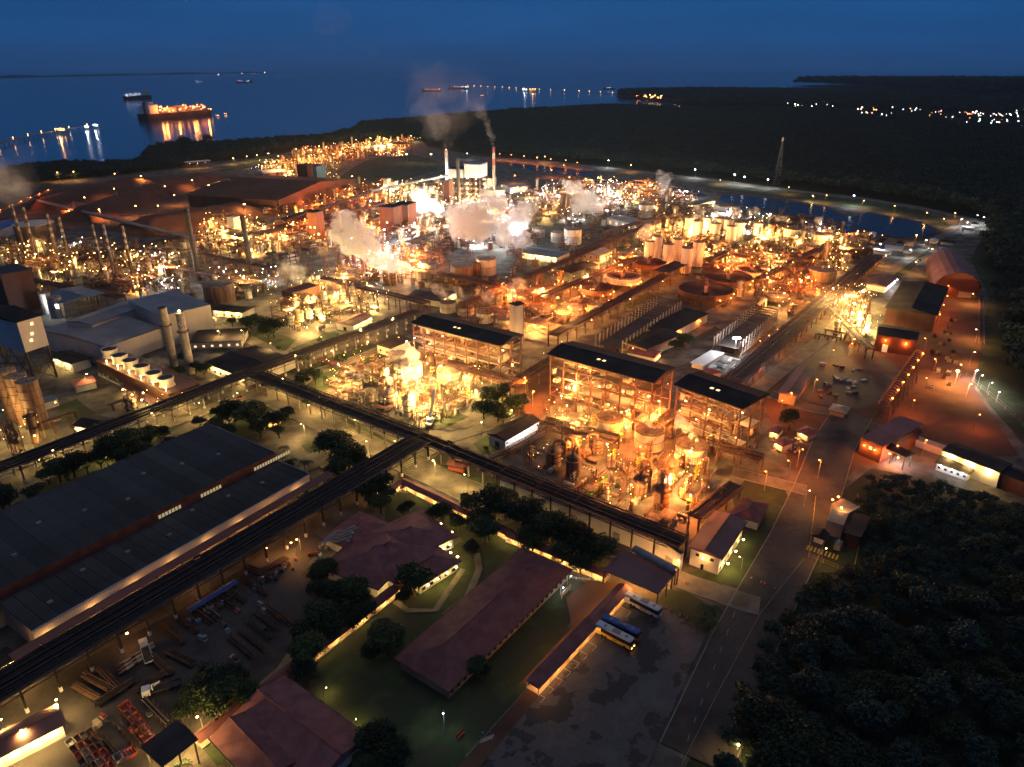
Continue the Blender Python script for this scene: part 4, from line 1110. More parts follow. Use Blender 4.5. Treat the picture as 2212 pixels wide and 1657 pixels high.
# small plant on the right of the street
shed((1795,1090),(1820,1078),(1850,1100), 5, 'orange-lit flat roof of the small plant right of the wide street', 'pump_station', 'building', 'flat', 0, Tn, m_wallt, over=.1, lamps=[('f',2,'o',700,6)])
shed((1786,1125),(1798,1100),(1822,1132), 6, 'two-storey tan block of the small plant right of the street', 'pump_station', 'building', 'flat', 0, Tn, m_wallt, over=.1, windows=[('f',2,1.2,1,2,m_glass)], lamps=[('l',1,'w',900,7)])
shed((1828,1150),(1848,1110),(1855,1160), 6, 'dark-roofed block behind the small plant right of the street', 'pump_station', 'building', 'mono', .5, m_wallb, D)
shed((1759,1156),(1766,1146),(1780,1160), 3.2, 'tiny white hut with a dark roof in the small plant', rmat=D)
k = Kit('transformer', 'transformer'); k.part('tank', MB().cb(0,0,.4,4,2.2,2.4), m_grey); k.part('bushing', MB().cyl(0,0,2.8,4,.15,6), m_white, offs=[(-1,0,0),(0,0,0),(1,0,0)]); k.part('radiator', MB().cb(0,1.5,.6,3.4,.6,1.8).cb(0,-1.5,.6,3.4,.6,1.8), m_dark)
g = G(1808, 1185); place(k, g.x, g.y, 0, GA, label='grey transformer in the fenced front of the small plant')
g = G(1775, 1215)
hz = MB()
for i in range(9): hz.box(i*1.3-6, i*1.3-5.4, -1.6, 1.6, .42, .43)
o = struct('hazard_stripes', hz, m_yellow); o.location = (*G(1778, 1196), 0); o.rotation_euler.z = GA-1.57
# front right
shed((1555,1203),(1606,1127),(1491,1182), 8, 'two-storey white building with a dark brown roof and outside stair', 'office_building', 'building', 'gable', 1.2, W_, m_roofr, over=1.0,
     windows=[('f',6,1.1,1,5,m_glass),('f',6,1.1,1,1.4,m_glass),('l',2,1.1,1,5,m_glass)], doors=[('l',.55,1.1,2.2,m_glass)], lamps=[('l',1,'w',350,6),('f',3,'y',300,3)])
shed((1421,1283),(1459,1236),(1303,1233), 6, 'entrance canopy with a dark brown roof and pale fascia', 'entrance_canopy', 'canopy', 'flat', 0, W_, m_roofr, over=.3, closed=False, post=9, lamps=[('m',6,'w',600,5.2)])
shed((1465,1225+4),(1376,1182),(1455,1240), 7, 'arched translucent roof behind the entrance canopy', 'vaulted_canopy', 'canopy', 'arch', 1.6, W_, m_grey, over=.1, closed=False, lamps=[('m',3,'w',250,6)])
shed((1637,1127),(1655,1088),(1586,1108), 4, 'small kiosk with twin pyramid tile roofs', roof='hip', rmat=m_tile, rise=2, wall=W_)
shed((1585,1105),(1605,1079),(1640,1085), 3.6, 'tile-roofed shelter behind the twin-roofed kiosk', roof='gable', rmat=m_tile, wall=Tn)
for i, (A, B, C, l) in enumerate((((1662,930),(1680,935),(1668,915),'left small hut with a tile roof beside the rightmost open building'),((1672,953),(1690,962),(1684,940),'white hut with a tile roof and blue sign near the scaffold tower'),((1722,930),(1745,940),(1730,916),'tile-roofed pair of huts by a brick-strewn yard'))):
    shed(A, B, C, 3.5, l, roof='hip', rmat=m_tile, wall=W_, rise=1.6, lamps=[('f',1,'w',500,3)])
shed((1000,1004+6),(967,1003),(1000,997), 3, 'small pink-roofed hut under the pipe rack', rmat=m_tile, wall=m_red)
# perimeter wall building
shed((1080,1028),(1425,1168),(1083,1024), 8.2, 'long pale wall of the digestion plant facing the trees', 'perimeter_wall', 'wall', 'flat', 0, m_wallg, m_dark, over=.05, windows=[], doors=[('f',.09,3,4,m_grey),('f',.28,3,4,m_grey),('f',.5,3,4,m_grey),('f',.76,3,4,m_grey)])
shed((1425,1168),(1470,1198),(1430,1164), 8.2, 'short end section of the long pale wall', 'perimeter_wall', 'wall', 'flat', 0, m_wallg, m_dark, over=.05, doors=[('f',.5,3.4,4,m_grey)])
# red-roofed office blocks
shed((863,1420),(1130,1188),(971,1481), 4.5, 'very long office with a red-brown hipped roof on the lawn', 'office_building', 'building', 'hip', 3.2, m_wallk, m_tile, over=1.2, windows=[('b',22,1.4,1.2,1.2,m_glass),('f',22,1.4,1.2,1.2,m_glass),('l',4,1.4,1.2,1.2,m_glass)])

shed((700,1225),(800,1140),(798,1283),4.6,'front wing of the canteen with a red-brown hipped roof', 'canteen', 'building','hip',3.2,W_,m_tile,over=1.2,windows=[('l',6,1.4,1.3,1,m_glass),('f',6,1.4,1.3,1,m_glass)],lamps=[('l',3,'y',160,3.8),('f',3,'y',160,3.8)])
shed((853,1252),(937,1186),(750,1190),4.9,'middle block of the canteen with a raised ridge roof', 'canteen','building','hip',4.0,W_,m_tile,over=1.2,windows=[('f',5,1.4,1.3,1,m_glass)],lamps=[('f',4,'y',200,3.8),('r',3,'y',200,3.8)])
shed((860,1215),(978,1158),(780,1160),5.2,'back wing of the canteen reaching towards the park', 'canteen','building','hip',3.6,W_,m_tile,over=1.2,windows=[('f',5,1.4,1.3,1,m_glass)],lamps=[('f',4,'y',200,3.8),('r',3,'y',200,3.8)])
shed((905,1262),(986,1211),(850,1238),4.4,'side wing of the canteen beside the round tree', 'canteen','building','hip',2.6,W_,m_tile,over=1.2,windows=[('f',5,1.4,1.3,1,m_glass)],lamps=[('f',4,'y',200,3.8),('r',3,'y',200,3.8)])
shed((700,1160),(776,1107),(760,1192),4.3,'kitchen wing of the canteen carrying silver air ducts', 'canteen','building','hip',2.2,W_,m_tile,over=.8)
# bottom-left red roof complex
shed((785,1592),(615,1467),(690,1700),4.5,'red-brown roofed office at the bottom edge, facing the lit lawn', 'office_building','building','gable',2.4,W_,m_tile,over=1.0,windows=[('f',14,1.4,1.2,1,m_glass)])
shed((640,1640),(540,1540),(560,1700),4.5,'red-brown roofed office wing at the bottom edge behind a courtyard', 'office_building','building','gable',2.2,W_,m_tile,over=1.0)
# bottom left sheds
shed((350,1647),(417,1596),(313,1612),9,'open yellow-lit shelter with a dark roof and yellow stairs', 'shelter','shelter','gable',1,W_,D,over=.8,closed=False,lamps=[('m',3,'y',2600,7.5)])
shed((-40,1650),(133,1562),(110,1530),5,'long dark-roofed workshop at the bottom left corner', 'workshop','building','gable',1,W_,m_roofr,over=.8,lamps=[('f',4,'y',900,4)])
shed((-20,1450),(30,1420),(-20,1420),6,'small dark shed at the left edge below the warehouse', lamps=[('f',2,'y',900,4)])
# gravel-yard huts far right
for i, (x, y) in enumerate(((2050,512),(2045,528),(1905,548),(1930,540),(1900,518+8),(1945,530),(2015,505+20),(2105,488),(2090,497),(1880,512),(1560,395+60),(2035,545),(1960,545),(1985,536))):
    g = G(x, y); kk = Kit('site_hut', 'hut', 'site huts along the far road')
    ww = rnd.uniform(8, 16)
    kk.part('wall', MB().cb(0,0,0,ww,7,3.2), m_wall); kk.part('roof', MB().gable(-ww/2,ww/2,-3.5,3.5,3.22,1.3,.7), rnd.choice((D, m_roofg, m_white)))
    kk.part('window', MB().box(-.6,.6,-.06,.06,0,1), m_litw if i % 3 == 0 else m_glass, offs=[(-2,-3.54,1.2),(2,-3.54,1.2)])
    place(kk, g.x, g.y, 0, GA+rnd.choice((0,1.57)), auto='small hut')
    KEEP.append((g.x, g.y, 8))
shed((1495,445),(1545,432),(1490,438), 7, 'long lit hall beside the second basin', wall=W_, rmat=m_roofg, lamps=[('f',5,'y',1800,5)])
shed((1127,545),(1203,556),(1133,531),6,'long building with a blue roof and lit front in the centre', wall=W_, rmat=m_roofl, windows=[('f',10,1.6,1.2,1.2,m_litw)], lamps=[('f',6,'y',800,4.6)])
shed((1295,552),(1322,542),(1268,542),8,'tan two-storey building with a grey roof in the centre', wall=Tn, rmat=m_roofg, windows=[('l',3,1.2,1.8,4,m_glass),('f',3,1.2,1.8,4,m_glass)], lamps=[('f',2,'y',1200,4)])
shed((1232,590),(1290,572),(1208,580),7,'dark-roofed open shed by the central racks', closed=False, lamps=[('m',2,'y',1500,5)])
shed((1442,590),(1487,570),(1434,575),10,'dark flat canopy among the settling tanks', closed=False, roof='flat', lamps=[('m',2,'o',1800,7)])
shed((1540,566),(1574,550),(1535,558),8,'dark shed beside the pale silos', closed=False, lamps=[('m',2,'w',1500,5)])
shed((880,640),(950,650),(905,620),5,'dark-roofed hall in the centre between two racks', lamps=[('r',2,'y',1500,4)])
shed((1312,470),(1395,489),(1320,460),8,'white hall with a row of lit windows in the back of the plant', wall=W_, rmat=m_roofg, windows=[('f',6,2.5,3,2,m_litw)])
for (A,B,C,l) in (((1100,405),(1140,402),(1105,398),'left lit hall with a grey roof before the first basin'),((1050,412),(1090,410),(1055,404),'flat lit hall right of the boiler house')):
    shed(A,B,C,8,l,rmat=m_roofg,windows=[('f',5,2,2.5,2,m_litw)], lamps=[('f',2,'w',1500,5)])
# ================================================================ TANKS, VESSELS, THICKENERS, RACKS
# front-right digestion area
for i, (cx, cy, rx, by) in enumerate(((1314,902,31,948),(1399,928,32,978),(1489,958,35,1003))):
    tank(cx, cy, rx, by, None, m_tank, (('left','middle','right')[i]+' one of three wide pale tanks with rusty lids in front of the open buildings'), group='wide pale tanks in the front plant', roof=m_tankb)
for i, (cx, cy, rx, by, mt, l) in enumerate(((1195,969,16,1012,m_tankb,'leftmost tall evaporator body of the front plant'),(1236,988,15,1033,m_tankd,'dark evaporator body right of the leftmost one'),
    (1242,938,14,965,m_tank,'rear evaporator body beside the left wide tank'),(1287,952,14,985,m_tankb,'evaporator body with a bent pipe before the left wide tank'),(1265,972,11,990,m_tankb,'short evaporator body between the taller ones'),
    (1221,957,12,985,m_tankd,'second-row evaporator body in the front plant'),(1379,1032,16,1081,m_tankb,'rust-brown evaporator body near the green crane'),(1426,1051,17.5,1103,m_tankb,'tall rust-brown evaporator body closest to the long wall'),
    (1403,1014,15,1045,m_tankb,'rear brown evaporator body behind the rust-brown pair'),(1417,997,12,1020,m_tankd,'small dark evaporator body before the middle wide tank'),(1475,990,11,1012,m_tankd,'dark bent-pipe vessel before the right wide tank'))):
    vessel(cx, cy, rx, by, mt, l, group='evaporator bodies of the front plant', ndir=(i*1.1)%6.28)
# centre-left area
for cx, cy, rx, by, mt, l in ((860,762,19,800,m_tank,'grey-lidded tank behind the small steam cloud'),(890,784,23,820,m_tankw,'pale tank under the small steam cloud'),(972,797,28,832,m_tank,'wide banded tank with a conical roof right of the small steam cloud')):
    tank(cx, cy, rx, by, None, mt, l, bands=2 if rx > 25 else 1, rise=.2 if rx > 25 else .06)
for i, (cx, cy, rx, by, mt, l) in enumerate(((843,843,12,880,m_tank,'dark-topped evaporator body with red bands in the left plant'),(885,858,13,902,m_tank,'tall pale evaporator body near the mobile crane'),(870,830,11,855,m_tankb,'evaporator body behind the pale tall one'),
    (936,832,11,858,m_tankb,'brown evaporator body left of the wide banded tank'),(915,848,10,868,m_tankb,'short evaporator body between two others'),(755,805,9.5,835,m_tank,'leftmost slim column with a red top'),(774,810,9.5,842,m_tank,'second slim column with a red top'),
    (796,799,9,825,m_tank,'third slim column in the left plant'),(816,789,9.5,812,m_tankb,'fourth slim column beside the grey-lidded tank'),(779,788,9,805,m_tankb,'rear slim column behind the first two'))):
    vessel(cx, cy, rx, by, mt, l, group='evaporator bodies of the left plant', neck=i in (2,3,4,7,9), ndir=(i*1.9)%6.28)
# small evaporator rows (yellow plant)
for i in range(9):
    cx = 628+i*19.5; cy = 682-i*6.0
    tank(cx, cy, 7.2, None, 9.5, m_tank, f"{('first','second','third','fourth','fifth','sixth','seventh','eighth','ninth')[i]} small banded drum from the left in the yellow-lit plant", bands=2, legs=3.5, name='process_drum', group='row of small drums in the yellow-lit plant', stair=False)
for i in range(7):
    cx = 640+i*20; cy = 654-i*5.5
    vessel(cx, cy, 6, None, m_tank, f"{('first','second','third','fourth','fifth','sixth','seventh')[i]} vessel from the left in the rear row of the yellow-lit plant", legs=3, h=13, group='rear row of the yellow-lit plant')
# mid tanks
MT = [(923,568,20,602,m_tankw,'pale tank with a diagonal stair, left of the centre group'),(964,582,18,610,m_tank,'lower tank in the centre group'),(998,573,24,616,m_tankb,'dark-streaked tank at the front of the centre group'),(1050,557,22,597,m_tankw,'tall white tank right of the centre group'),(1026,566,16,598,m_tankb,'tank hidden behind the dark-streaked one'),
 (967,652,17,678,m_tankw,'steaming pale tank at the left of the tank row behind the open building'),(1006,662,18,684,m_tank,'second tank of the row behind the open building'),(1047,673,19,700,m_tankw,'third tank of the row behind the open building'),(1090,686,20,712,m_tank,'fourth tank of the row, beside the slim white tower'),(1020,687,14,704,m_tankb,'low brown-lidded tank before the row'),(1081,702,15,718,m_tankb,'low tank right at the slim white tower'),
 (1165,632,14,660,m_tankb,'brown tank behind the large brown one'),(1215,675,16,704,m_tankb,'tank with a brown lid right of the large brown one'),(1242,659,15,684,m_tank,'pale tank behind the brown-lidded one'),(1282,655,18,680,m_tank,'low round tank under the central settling tanks'),(1330,585,15,600,m_tank,'column tank between settling tanks'),
 (1163,493,14,515,m_tankw,'leftmost white tank of the back trio'),(1203,501,14,525,m_tankw,'middle white tank of the back trio'),(1236,494,19,530,m_tankw,'large white tank of the back trio'),(1365,449,14,468,m_tankw,'left white tank of the far pair'),(1394,441,16,472,m_tankw,'right white tank of the far pair'),(1324,449,14,462,m_tankw,'white tank hidden by steam at the back'),
 (1651,485,18,508,m_tankw,'left one of the big lit tanks below the basin'),(1708,493,20,522,m_tankw,'middle one of the big lit tanks below the basin'),(1770,505,21,534,m_tankw,'right one of the big lit tanks below the basin'),(1694,519,13,535,m_tankw,'low white tank before the middle lit tank'),(1752,531,15,556,m_tankw,'white tank with a bright lamp before the right lit tank'),
 (1847,531,23,560,m_tankd,'dark wide tank at the end of the right-hand rack'),(1770,582,29,620,m_tankd,'largest dark tank beside the right-hand rack'),(1673,636,25,663,m_tankd,'dark tank marked with a letter beside the racks'),(1679,575,15,600,m_tankw,'pale tank left of the largest dark tank'),(1622,512,13,530,m_tankw,'white tank left of the big lit tanks'),(1660,512,12,528,m_tank,'tank in front of the left lit tank'),(1010,470,16,495,m_tankb,'brown tank below the boiler house')]
for t in MT:
    tank(*t[:4], None, t[4], t[5], top='deck' if t[0] in (1173,1847,1770,1673,967) else 'plain', legs=3.5 if t[4] is m_tankd else 0)
tank(1173, 662, 27, 695, None, m_tankb, 'large rust-brown tank on lit legs right of the slim white tower', legs=5, roof=m_tankb, top='deck')
g = G(1673, 650, 8)
SIL = [(1404,521,11),(1444,527,11),(1485,535,12),(1420,510,11),(1464,516,11),(1510,522,12),(1508,477,11),(1546,482,11),(1581,488,11),(1555,471,11),(1598,480,11),(1529,470,10),(1638,482,10),(1490,470,10),(1575,474,10)]
for i, (cx, cy, rx) in enumerate(SIL):
    tank(cx, cy, rx, None, 24 if i < 6 else 22, m_tankw, f"{('first','second','third','fourth','fifth','sixth','seventh','eighth','ninth','tenth','eleventh','twelfth','thirteenth','fourteenth','fifteenth')[i]} tall pale precipitator silo, counted {'in the near block' if i < 6 else 'on from the near block to the far one'}", name='precipitator_silo', group='tall pale precipitator silos', bands=0, legs=2)
for i in range(8):
    tank(1215+(i%4)*14, 412+(i//4)*6, 6, None, 24, m_tankb, f"{('first','second','third','fourth','fifth','sixth','seventh','eighth')[i]} tall brown digester column in the back block", name='digester_column', group='tall brown digester columns at the back', stair=False)
for i, (x, y) in enumerate(((736,545),(752,540),(768,550),(785,545))):
    chimney(x, y+40, y, 5, f"{('first','second','third','last')[i]} brown column from the left under the big steam cloud", m_brown, .95, plats=2, group='brown columns under the left steam cloud')
for i, (x, y) in enumerate(((812,580),(836,585),(850,590))):
    vessel(x, y, 8, y+28, m_tankb, f"{('left','middle','right')[i]} brown vessel at the foot of the left steam cloud", group='brown vessels by the left steam cloud', neck=False)
# small cooling tower with fans
shed((632,634),(690,617),(622,624), 14, 'small brown cooling tower with three fans behind the yellow-lit plant', 'cooling_tower', 'cooling tower', 'flat', 0, m_wallb, m_brown, over=0)
for i, (x, y) in enumerate(((642,602+4),(662,600),(682,595))):
    g = G(x, y, 17); r = 9*MPP(x, y, 17); kk = Kit('fan_stack', 'fan stack', 'fans of the small cooling tower'); kk.part('cowl', MB().lathe([(r*.9,14.4),(r,17.5),(r-.3,17.5),(r*.7,15)], 20), m_grey)
    kk.part('fan_blade', MB().box(.3,r*.65,-.3,.3,15.4,15.5), m_dark, offs=[(0,0,0,R(90*j)) for j in range(4)])
    place(kk, g.x, g.y, 0, 0, label=f"{('left','middle','right')[i]} fan stack on the small brown cooling tower")
# settling tanks
thickener(1524, 624, 58, 9, 'large dark settling tank with a spoked roof, right of the roofless hall', n=36)
thickener(1571, 597, 52, 9, 'dark settling tank behind the large spoked one', n=32)
thickener(1347, 595, 36, 10, 'settling tank with a pale wall in the middle of the plant', wall=m_tankw, wallh=5)
thickener(1287, 620, 37, 9, 'settling tank half under shade left of the pale-walled one')
thickener(1402, 566, 36, 9, 'settling tank left of the near pale silos')
thickener(1622, 581, 37, 9, 'pale-walled settling tank far right of the silos', wall=m_tankw)
thickener(1362, 556, 28, 8, 'settling tank right behind the pale-walled one')
thickener(1545, 575, 28, 8, 'small settling tank between the big dark ones and the silos')
thickener(1725, 553, 30, 8, 'settling tank in front of the white tank with a bright lamp')
thickener(1255, 650, 26, 7, 'small settling tank beside the brown-lidded tank')
# pipe racks
RK = [((-70,1032),(545,798),9.5,11,'long rack running from the left edge to the crossing above the road',('y',40,600),m_dark),
 ((545,798),(905,668),9.5,10,'rack running on from the road crossing to the central crossing',('w',36,900),m_dark),
 ((545,800),(905,938),9.5,11,'rack between the lawns and the left evaporator plant',('y',36,900),m_dark),
 ((905,938),(1085,1012),9,8,'rack crossing over the street beside the pink-roofed hut',None,m_brown),
 ((1085,1010),(1475,1165),10,9,'rack running along the top of the long pale wall',('w',40,160),m_brown),
 ((-60,1510),(905,945),10,12,'longest rack, passing the warehouse down to the bottom left',('w',26,230),m_dark),
 ((690,597),(920,652),12,9,'rack behind the yellow-lit plant',('o',36,1200),m_brown),
 ((430,545),(690,600),12,9,'rack passing behind the two dark chimneys',('w',40,1200),m_brown),
 ((1195,720),(1440,590),10,9,'rack passing left of the roofless column hall',('w',30,1500),m_brown),
 ((1165,640),(1395,548),10,9,'rack before the central settling tanks',('o',30,1500),m_brown),
 ((1000,655),(1335,512),10,9,'rack from the tank row up to the pale silos',('y',36,1200),m_brown),
 ((1577,820),(1892,548),9,12,'long wide rack down the right side of the plant',('o',22,900),m_brown),
 ((955,778),(1110,820),8,9,'rack along the front of the leftmost open building',('y',26,1200),m_brown),
 ((1100,830),(1200,770),8,9,'short rack linking the left and middle open buildings',None,m_brown),
 ((1172,905),(1330,945),8,10,'skeleton rack in front of the middle open building',('w',16,1200),m_brown),
 ((1555,960),(1645,985),9,8,'elevated platform rack right of the steaming tank',None,m_brown),
 ((1500,1110),(1590,1040),8,6,'short red rack at the corner of the front plant',None,m_brown),
 ((1062,985),(1210,905),4,3,'thin pipe bridge beside the white electrical building',None,m_pipe2),
 ((1100,620),(860,572),10,9,'rack in front of the centre tank group',('w',40,1200),m_brown),
 ((1240,545),(1420,478),10,9,'rack behind the near pale silos',('y',36,1200),m_brown),
 ((1300,500),(1530,440),10,9,'rack in the back of the plant by the basin',None,m_brown),
 ((880,520),(1140,440),10,9,'rack through the lit process blocks in the centre back',('w',36,1500),m_brown),
 ((640,480),(830,432),10,9,'rack beside the red twin tower',('o',26,1500),m_brown),
 ((1530,560),(1640,500),10,8,'rack between silos and the big lit tanks',('w',30,1500),m_brown),
 ((1640,600),(1800,520),10,8,'rack beside the largest dark tank',('o',30,1500),m_brown),
 ((690,770),(830,815),7,4,'thin rack branching off before the left plant',None,m_brown),
 ((150,560),(430,500),9,9,'rack among the slender chimneys on the left',('w',40,900),m_brown),
 ((300,560),(560,612),9,9,'rack crossing before the dark chimneys',('w',40,900),m_brown),
 ((0,590),(260,640),9,9,'rack at the foot of the slender chimneys',('y',40,900),m_brown),
 ((1790,660),(1880,750),8,6,'rack around the yellow glowing plant',('w',18,1500),m_brown),
 ((2120,740),(2120,640),1.5,3,'ground pipeline beside the dirt road on the right',None,m_pipe2)]
for i, (A, B, z, wd, l, lm, mt) in enumerate(RK):
    if l == 'x': continue
    rack(A, B, z, wd, l, npipes=max(3, int(wd*.8)), lamps=lm, mat=mt, deck=wd > 5, seed=i, footw=i in (0,1,5), postmat=None if i in (0,1,2,3) else m_dark if i in (4,5) else m_rust, front=i in (0,1,2,3,4,5), span=9 if i < 6 else 12)
# conveyor galleries
def conveyor(A, za, B, zb, wd, label, mat=m_brown, lit=None, n=None, hoops=False, every=12):
    a, b = G(*A, za), G(*B, zb); u = b-a; L = u.length; rot = math.atan2(u.y, u.x); sl = (zb-za)/L
    k = Kit('conveyor', 'conveyor')
    z = lambda x: za+sl*x
    k.part('belt', MB().add([(0,-wd/2,z(0)),(L,-wd/2,z(L)),(L,wd/2,z(L)),(0,wd/2,z(0)),(0,-wd/2,z(0)-.5),(L,-wd/2,z(L)-.5),(L,wd/2,z(L)-.5),(0,wd/2,z(0)-.5)], [(0,1,2,3),(7,6,5,4),(0,4,5,1),(1,5,6,2),(2,6,7,3),(3,7,4,0)]), m_dark)
    if hoops:
        t = [(0,-wd/2,0),(0,-wd/2,1.8),(0,-wd*.25,2.8),(0,wd*.25,2.8),(0,wd/2,1.8),(0,wd/2,0)]
        m_ = int(L/3); k.part('hood', MB().tube(t, .35, 6), m_pipe2, offs=[(L*(i+.5)/m_, 0, z(L*(i+.5)/m_)) for i in range(m_)])
    else:
        k.part('cover', MB().add([(0,-wd/2,z(0)+2),(L,-wd/2,z(L)+2),(L,wd/2,z(L)+2),(0,wd/2,z(0)+2),(0,0,z(0)+2.8),(L,0,z(L)+2.8),(0,-wd/2,z(0)+.1),(L,-wd/2,z(L)+.1),(L,wd/2,z(L)+.1),(0,wd/2,z(0)+.1)], [(0,1,5,4),(4,5,2,3),(6,7,1,0),(8,9,3,2)]), mat)
    m_ = max(2, int(L/every)); 
    for i in range(m_):
        x = L*(i+.5)/m_; h = z(x)-.5
        if h > 2:
            k.part('trestle', MB().bar((0,-wd/2-.6,0),(0,-wd/2+.4,h),.25).bar((0,wd/2+.6,0),(0,wd/2-.4,h),.25).bar((0,-wd/2-.3,h*.4),(0,wd/2-.1,h*.8),.12,3), m_brown, offs=[(x,0,0)])
        if lit:
            k.light((x, -wd/2-.8, h+3.4), LD(lit[0], lit[1], .3)); k.part('lamp', MB().blob(0,0,0,.4,amp=0), GL[lit[0]], offs=[(x,-wd/2-.4,h+3.6)])
    place(k, a.x, a.y, 0, rot, label=label)
conveyor((1906,878), 9, (1984,765), 16, 4.5, 'glowing hooded conveyor rising to the big process building', lit=('o',700), hoops=True, every=9)
conveyor((560,500), 6, (800,415), 26, 4, 'long dark inclined conveyor leading up to the small white tower')
conveyor((800,415), 22, (1010,372), 34, 4, 'lit conveyor rising behind the green mound to the boiler house', mat=m_grey, lit=('y',1500), every=30)
conveyor((700,475), 8, (830,440), 22, 4, 'brown conveyor gallery beside the red twin tower', mat=m_wallb, lit=('o',900), every=24)
conveyor((60,430), 8, (430,520), 8, 4, 'conveyor along the foot of the red ore piles', mat=m_grey, every=24)
conveyor((-40,475), 10, (110,412), 14, 4, 'orange-lit conveyor at the far left beyond the chimneys', lit=('o',1800), every=26)
# ore piles
def pile(A, B, wd, h, label, seed):
    a, b = G(*A), G(*B); u = b-a; L = u.length; u.normalize(); v = Vector((-u.y, u.x)); mb = MB(); nx, ny = 40, 14; vs = []; fs = []
    for i in range(nx+1):
        for j in range(ny+1):
            s = i/nx*L; t = (j/ny-.5)*wd
            e = min(1, s/(wd*.45), (L-s)/(wd*.45)); pr = max(0, min(1, e))*wd/2
            k_ = max(0, 1-abs(t)/(wd/2)) 
            z = min(k_, max(0, e)) * h*1.25; z = min(z, h) + noise.noise(Vector((s*.05, t*.08, seed)))*h*.12*min(1, z)
            p = a+u*s+v*t; vs.append((p.x, p.y, max(z, 0)+.1))
    for i in range(nx):
        for j in range(ny):
            q = i*(ny+1)+j; fs.append((q, q+1, q+ny+2, q+ny+1))
    me = mb.add(vs, fs).mesh('ore_pile', m_baux, True)
    o = bpy.data.objects.new('ore_pile', me); COL.objects.link(o); o['label'] = label; o['category'] = 'ore pile'; o['group'] = 'red ore piles'
pile((80,455),(300,395),70,13,'red ore pile at the far left edge of the ore yard',1)
pile((165,480),(400,395),70,14,'long red ore pile in the middle of the ore yard',2)
pile((270,505),(560,455),80,14,'red ore pile nearest the dark chimneys',3)
pile((330,425),(440,385),60,10,'small dark ore pile behind the long one',4)
def stacker(x, y, label, sc=1.0, rot=.4):
    g = G(x, y); k = Kit('stacker_machine', 'stacker'); 
    k.part('base', MB().cb(0,0,0,9,8,4), m_wallb); k.part('tower', MB().bar((-3,0,4),(0,0,22),.5).bar((3,0,4),(0,0,22),.5).bar((-3,0,12),(3,0,12),.3), m_wallt)
    bm_ = MB()
    for s in (-1.5, 1.5): bm_.bar((0,s,8),(38,s,12),.35); bm_.bar((0,s,10.5),(38,s,13),.25)
    for i in range(10): bm_.bar((i*3.8,-1.5,8+i*.42),(i*3.8+3.8,1.5,8.4+i*.42),.2,3)
    k.part('boom', bm_, m_wallb); k.part('counterweight', MB().cb(-16,0,7,6,5,4).bar((0,0,9),(-16,0,9),.6), m_wallb)
    k.part('stay', MB().bar((0,0,22),(34,0,13),.14,3).bar((0,0,22),(-16,0,10),.14,3), m_white)
    k.part('lamp', MB().blob(0,0,0,.8,amp=0), g_warm, offs=[(0,-2,7),(5,-2,10),(-8,-2,10),(30,-2,13)])
    for p in ((0,-4,9),(18,-4,12),(-12,-3,8)): k.light(p, LD('o', 9000, .6))
    place(k, g.x, g.y, 0, rot, sc, label=label); KEEP.append((g.x, g.y, 8))
stacker(500, 428, 'stacker with a tall stayed mast in front of the very large brown store', 1.2, R(165))
stacker(258, 446, 'bucket-wheel stacker in the middle of the ore yard', .9, R(120))
stacker(165, 468, 'low stacker with a row of bright lamps at the left ore pile', .8, R(30))
stacker(320, 420, 'dark reclaimer among the rear ore piles', .8, R(20))
# fence of conveyor lights behind left
# walkways with tiled roofs and lamps beneath
def walkway(A, B, wd, label, lampstep=9, c='y', pw=420, h=2.9):
    a, b = G(*A, h), G(*B, h); u = b-a; L = u.length; rot = math.atan2(u.y, u.x); k = Kit('covered_walkway', 'walkway', 'tile-roofed covered walkways')
    k.part('roof', MB().gable(0, L, -wd/2, wd/2, h, .9, .3, .12), m_tile)
    n = max(2, int(L/5)); k.part('post', MB().box(-.09,.09,-.09,.09,0,h), m_white, offs=[(L*i/n, s*(wd/2-.1), 0) for i in range(n+1) for s in (-1,1)])
    k.part('floor', MB().box(0, L, -wd/2, wd/2, .0, .45), m_wallt)
    m_ = max(1, int(L/lampstep))
    k.part('ceiling_lamp', MB().cb(0,0,h-.35,.9,.2,.1), GL[c], offs=[(L*(i+.5)/m_, 0, 0) for i in range(m_)])
    for i in range(m_): k.light((L*(i+.5)/m_, 0, h-.6), LD(c, pw, .25))
    place(k, a.x, a.y, 0, rot, label=label)
walkway((635,1437),(850,1272),3.6,'covered walkway between the dark trees and the wide lawn')
walkway((425,1595),(632,1440),3.6,'covered walkway beside the courtyard at the bottom left')
walkway((868,1038),(1020,1110),4,'covered walkway from the street into the park', 7)
walkway((1020,1110),(1110,1155),4,'covered walkway hidden under the trees behind the canteen', 7)
walkway((1098,1152),(1312,1240),4,'covered walkway leading to the entrance canopy', 7)
walkway((1150,1478),(1350,1266),4.5,'long bus shelter with a tile roof beside the parked coaches', 7.5, 'w', 520, 3.2)
walkway((850,1272),(870,1258),3,'short covered link to the canteen side wing', 5)
walkway((845,1055),(868,1038),3,'short covered walkway below the rack crossing', 5)
walkway((600,902),(565,915),4,'small lit shelter at the road behind the warehouse', 5, 'y', 900)
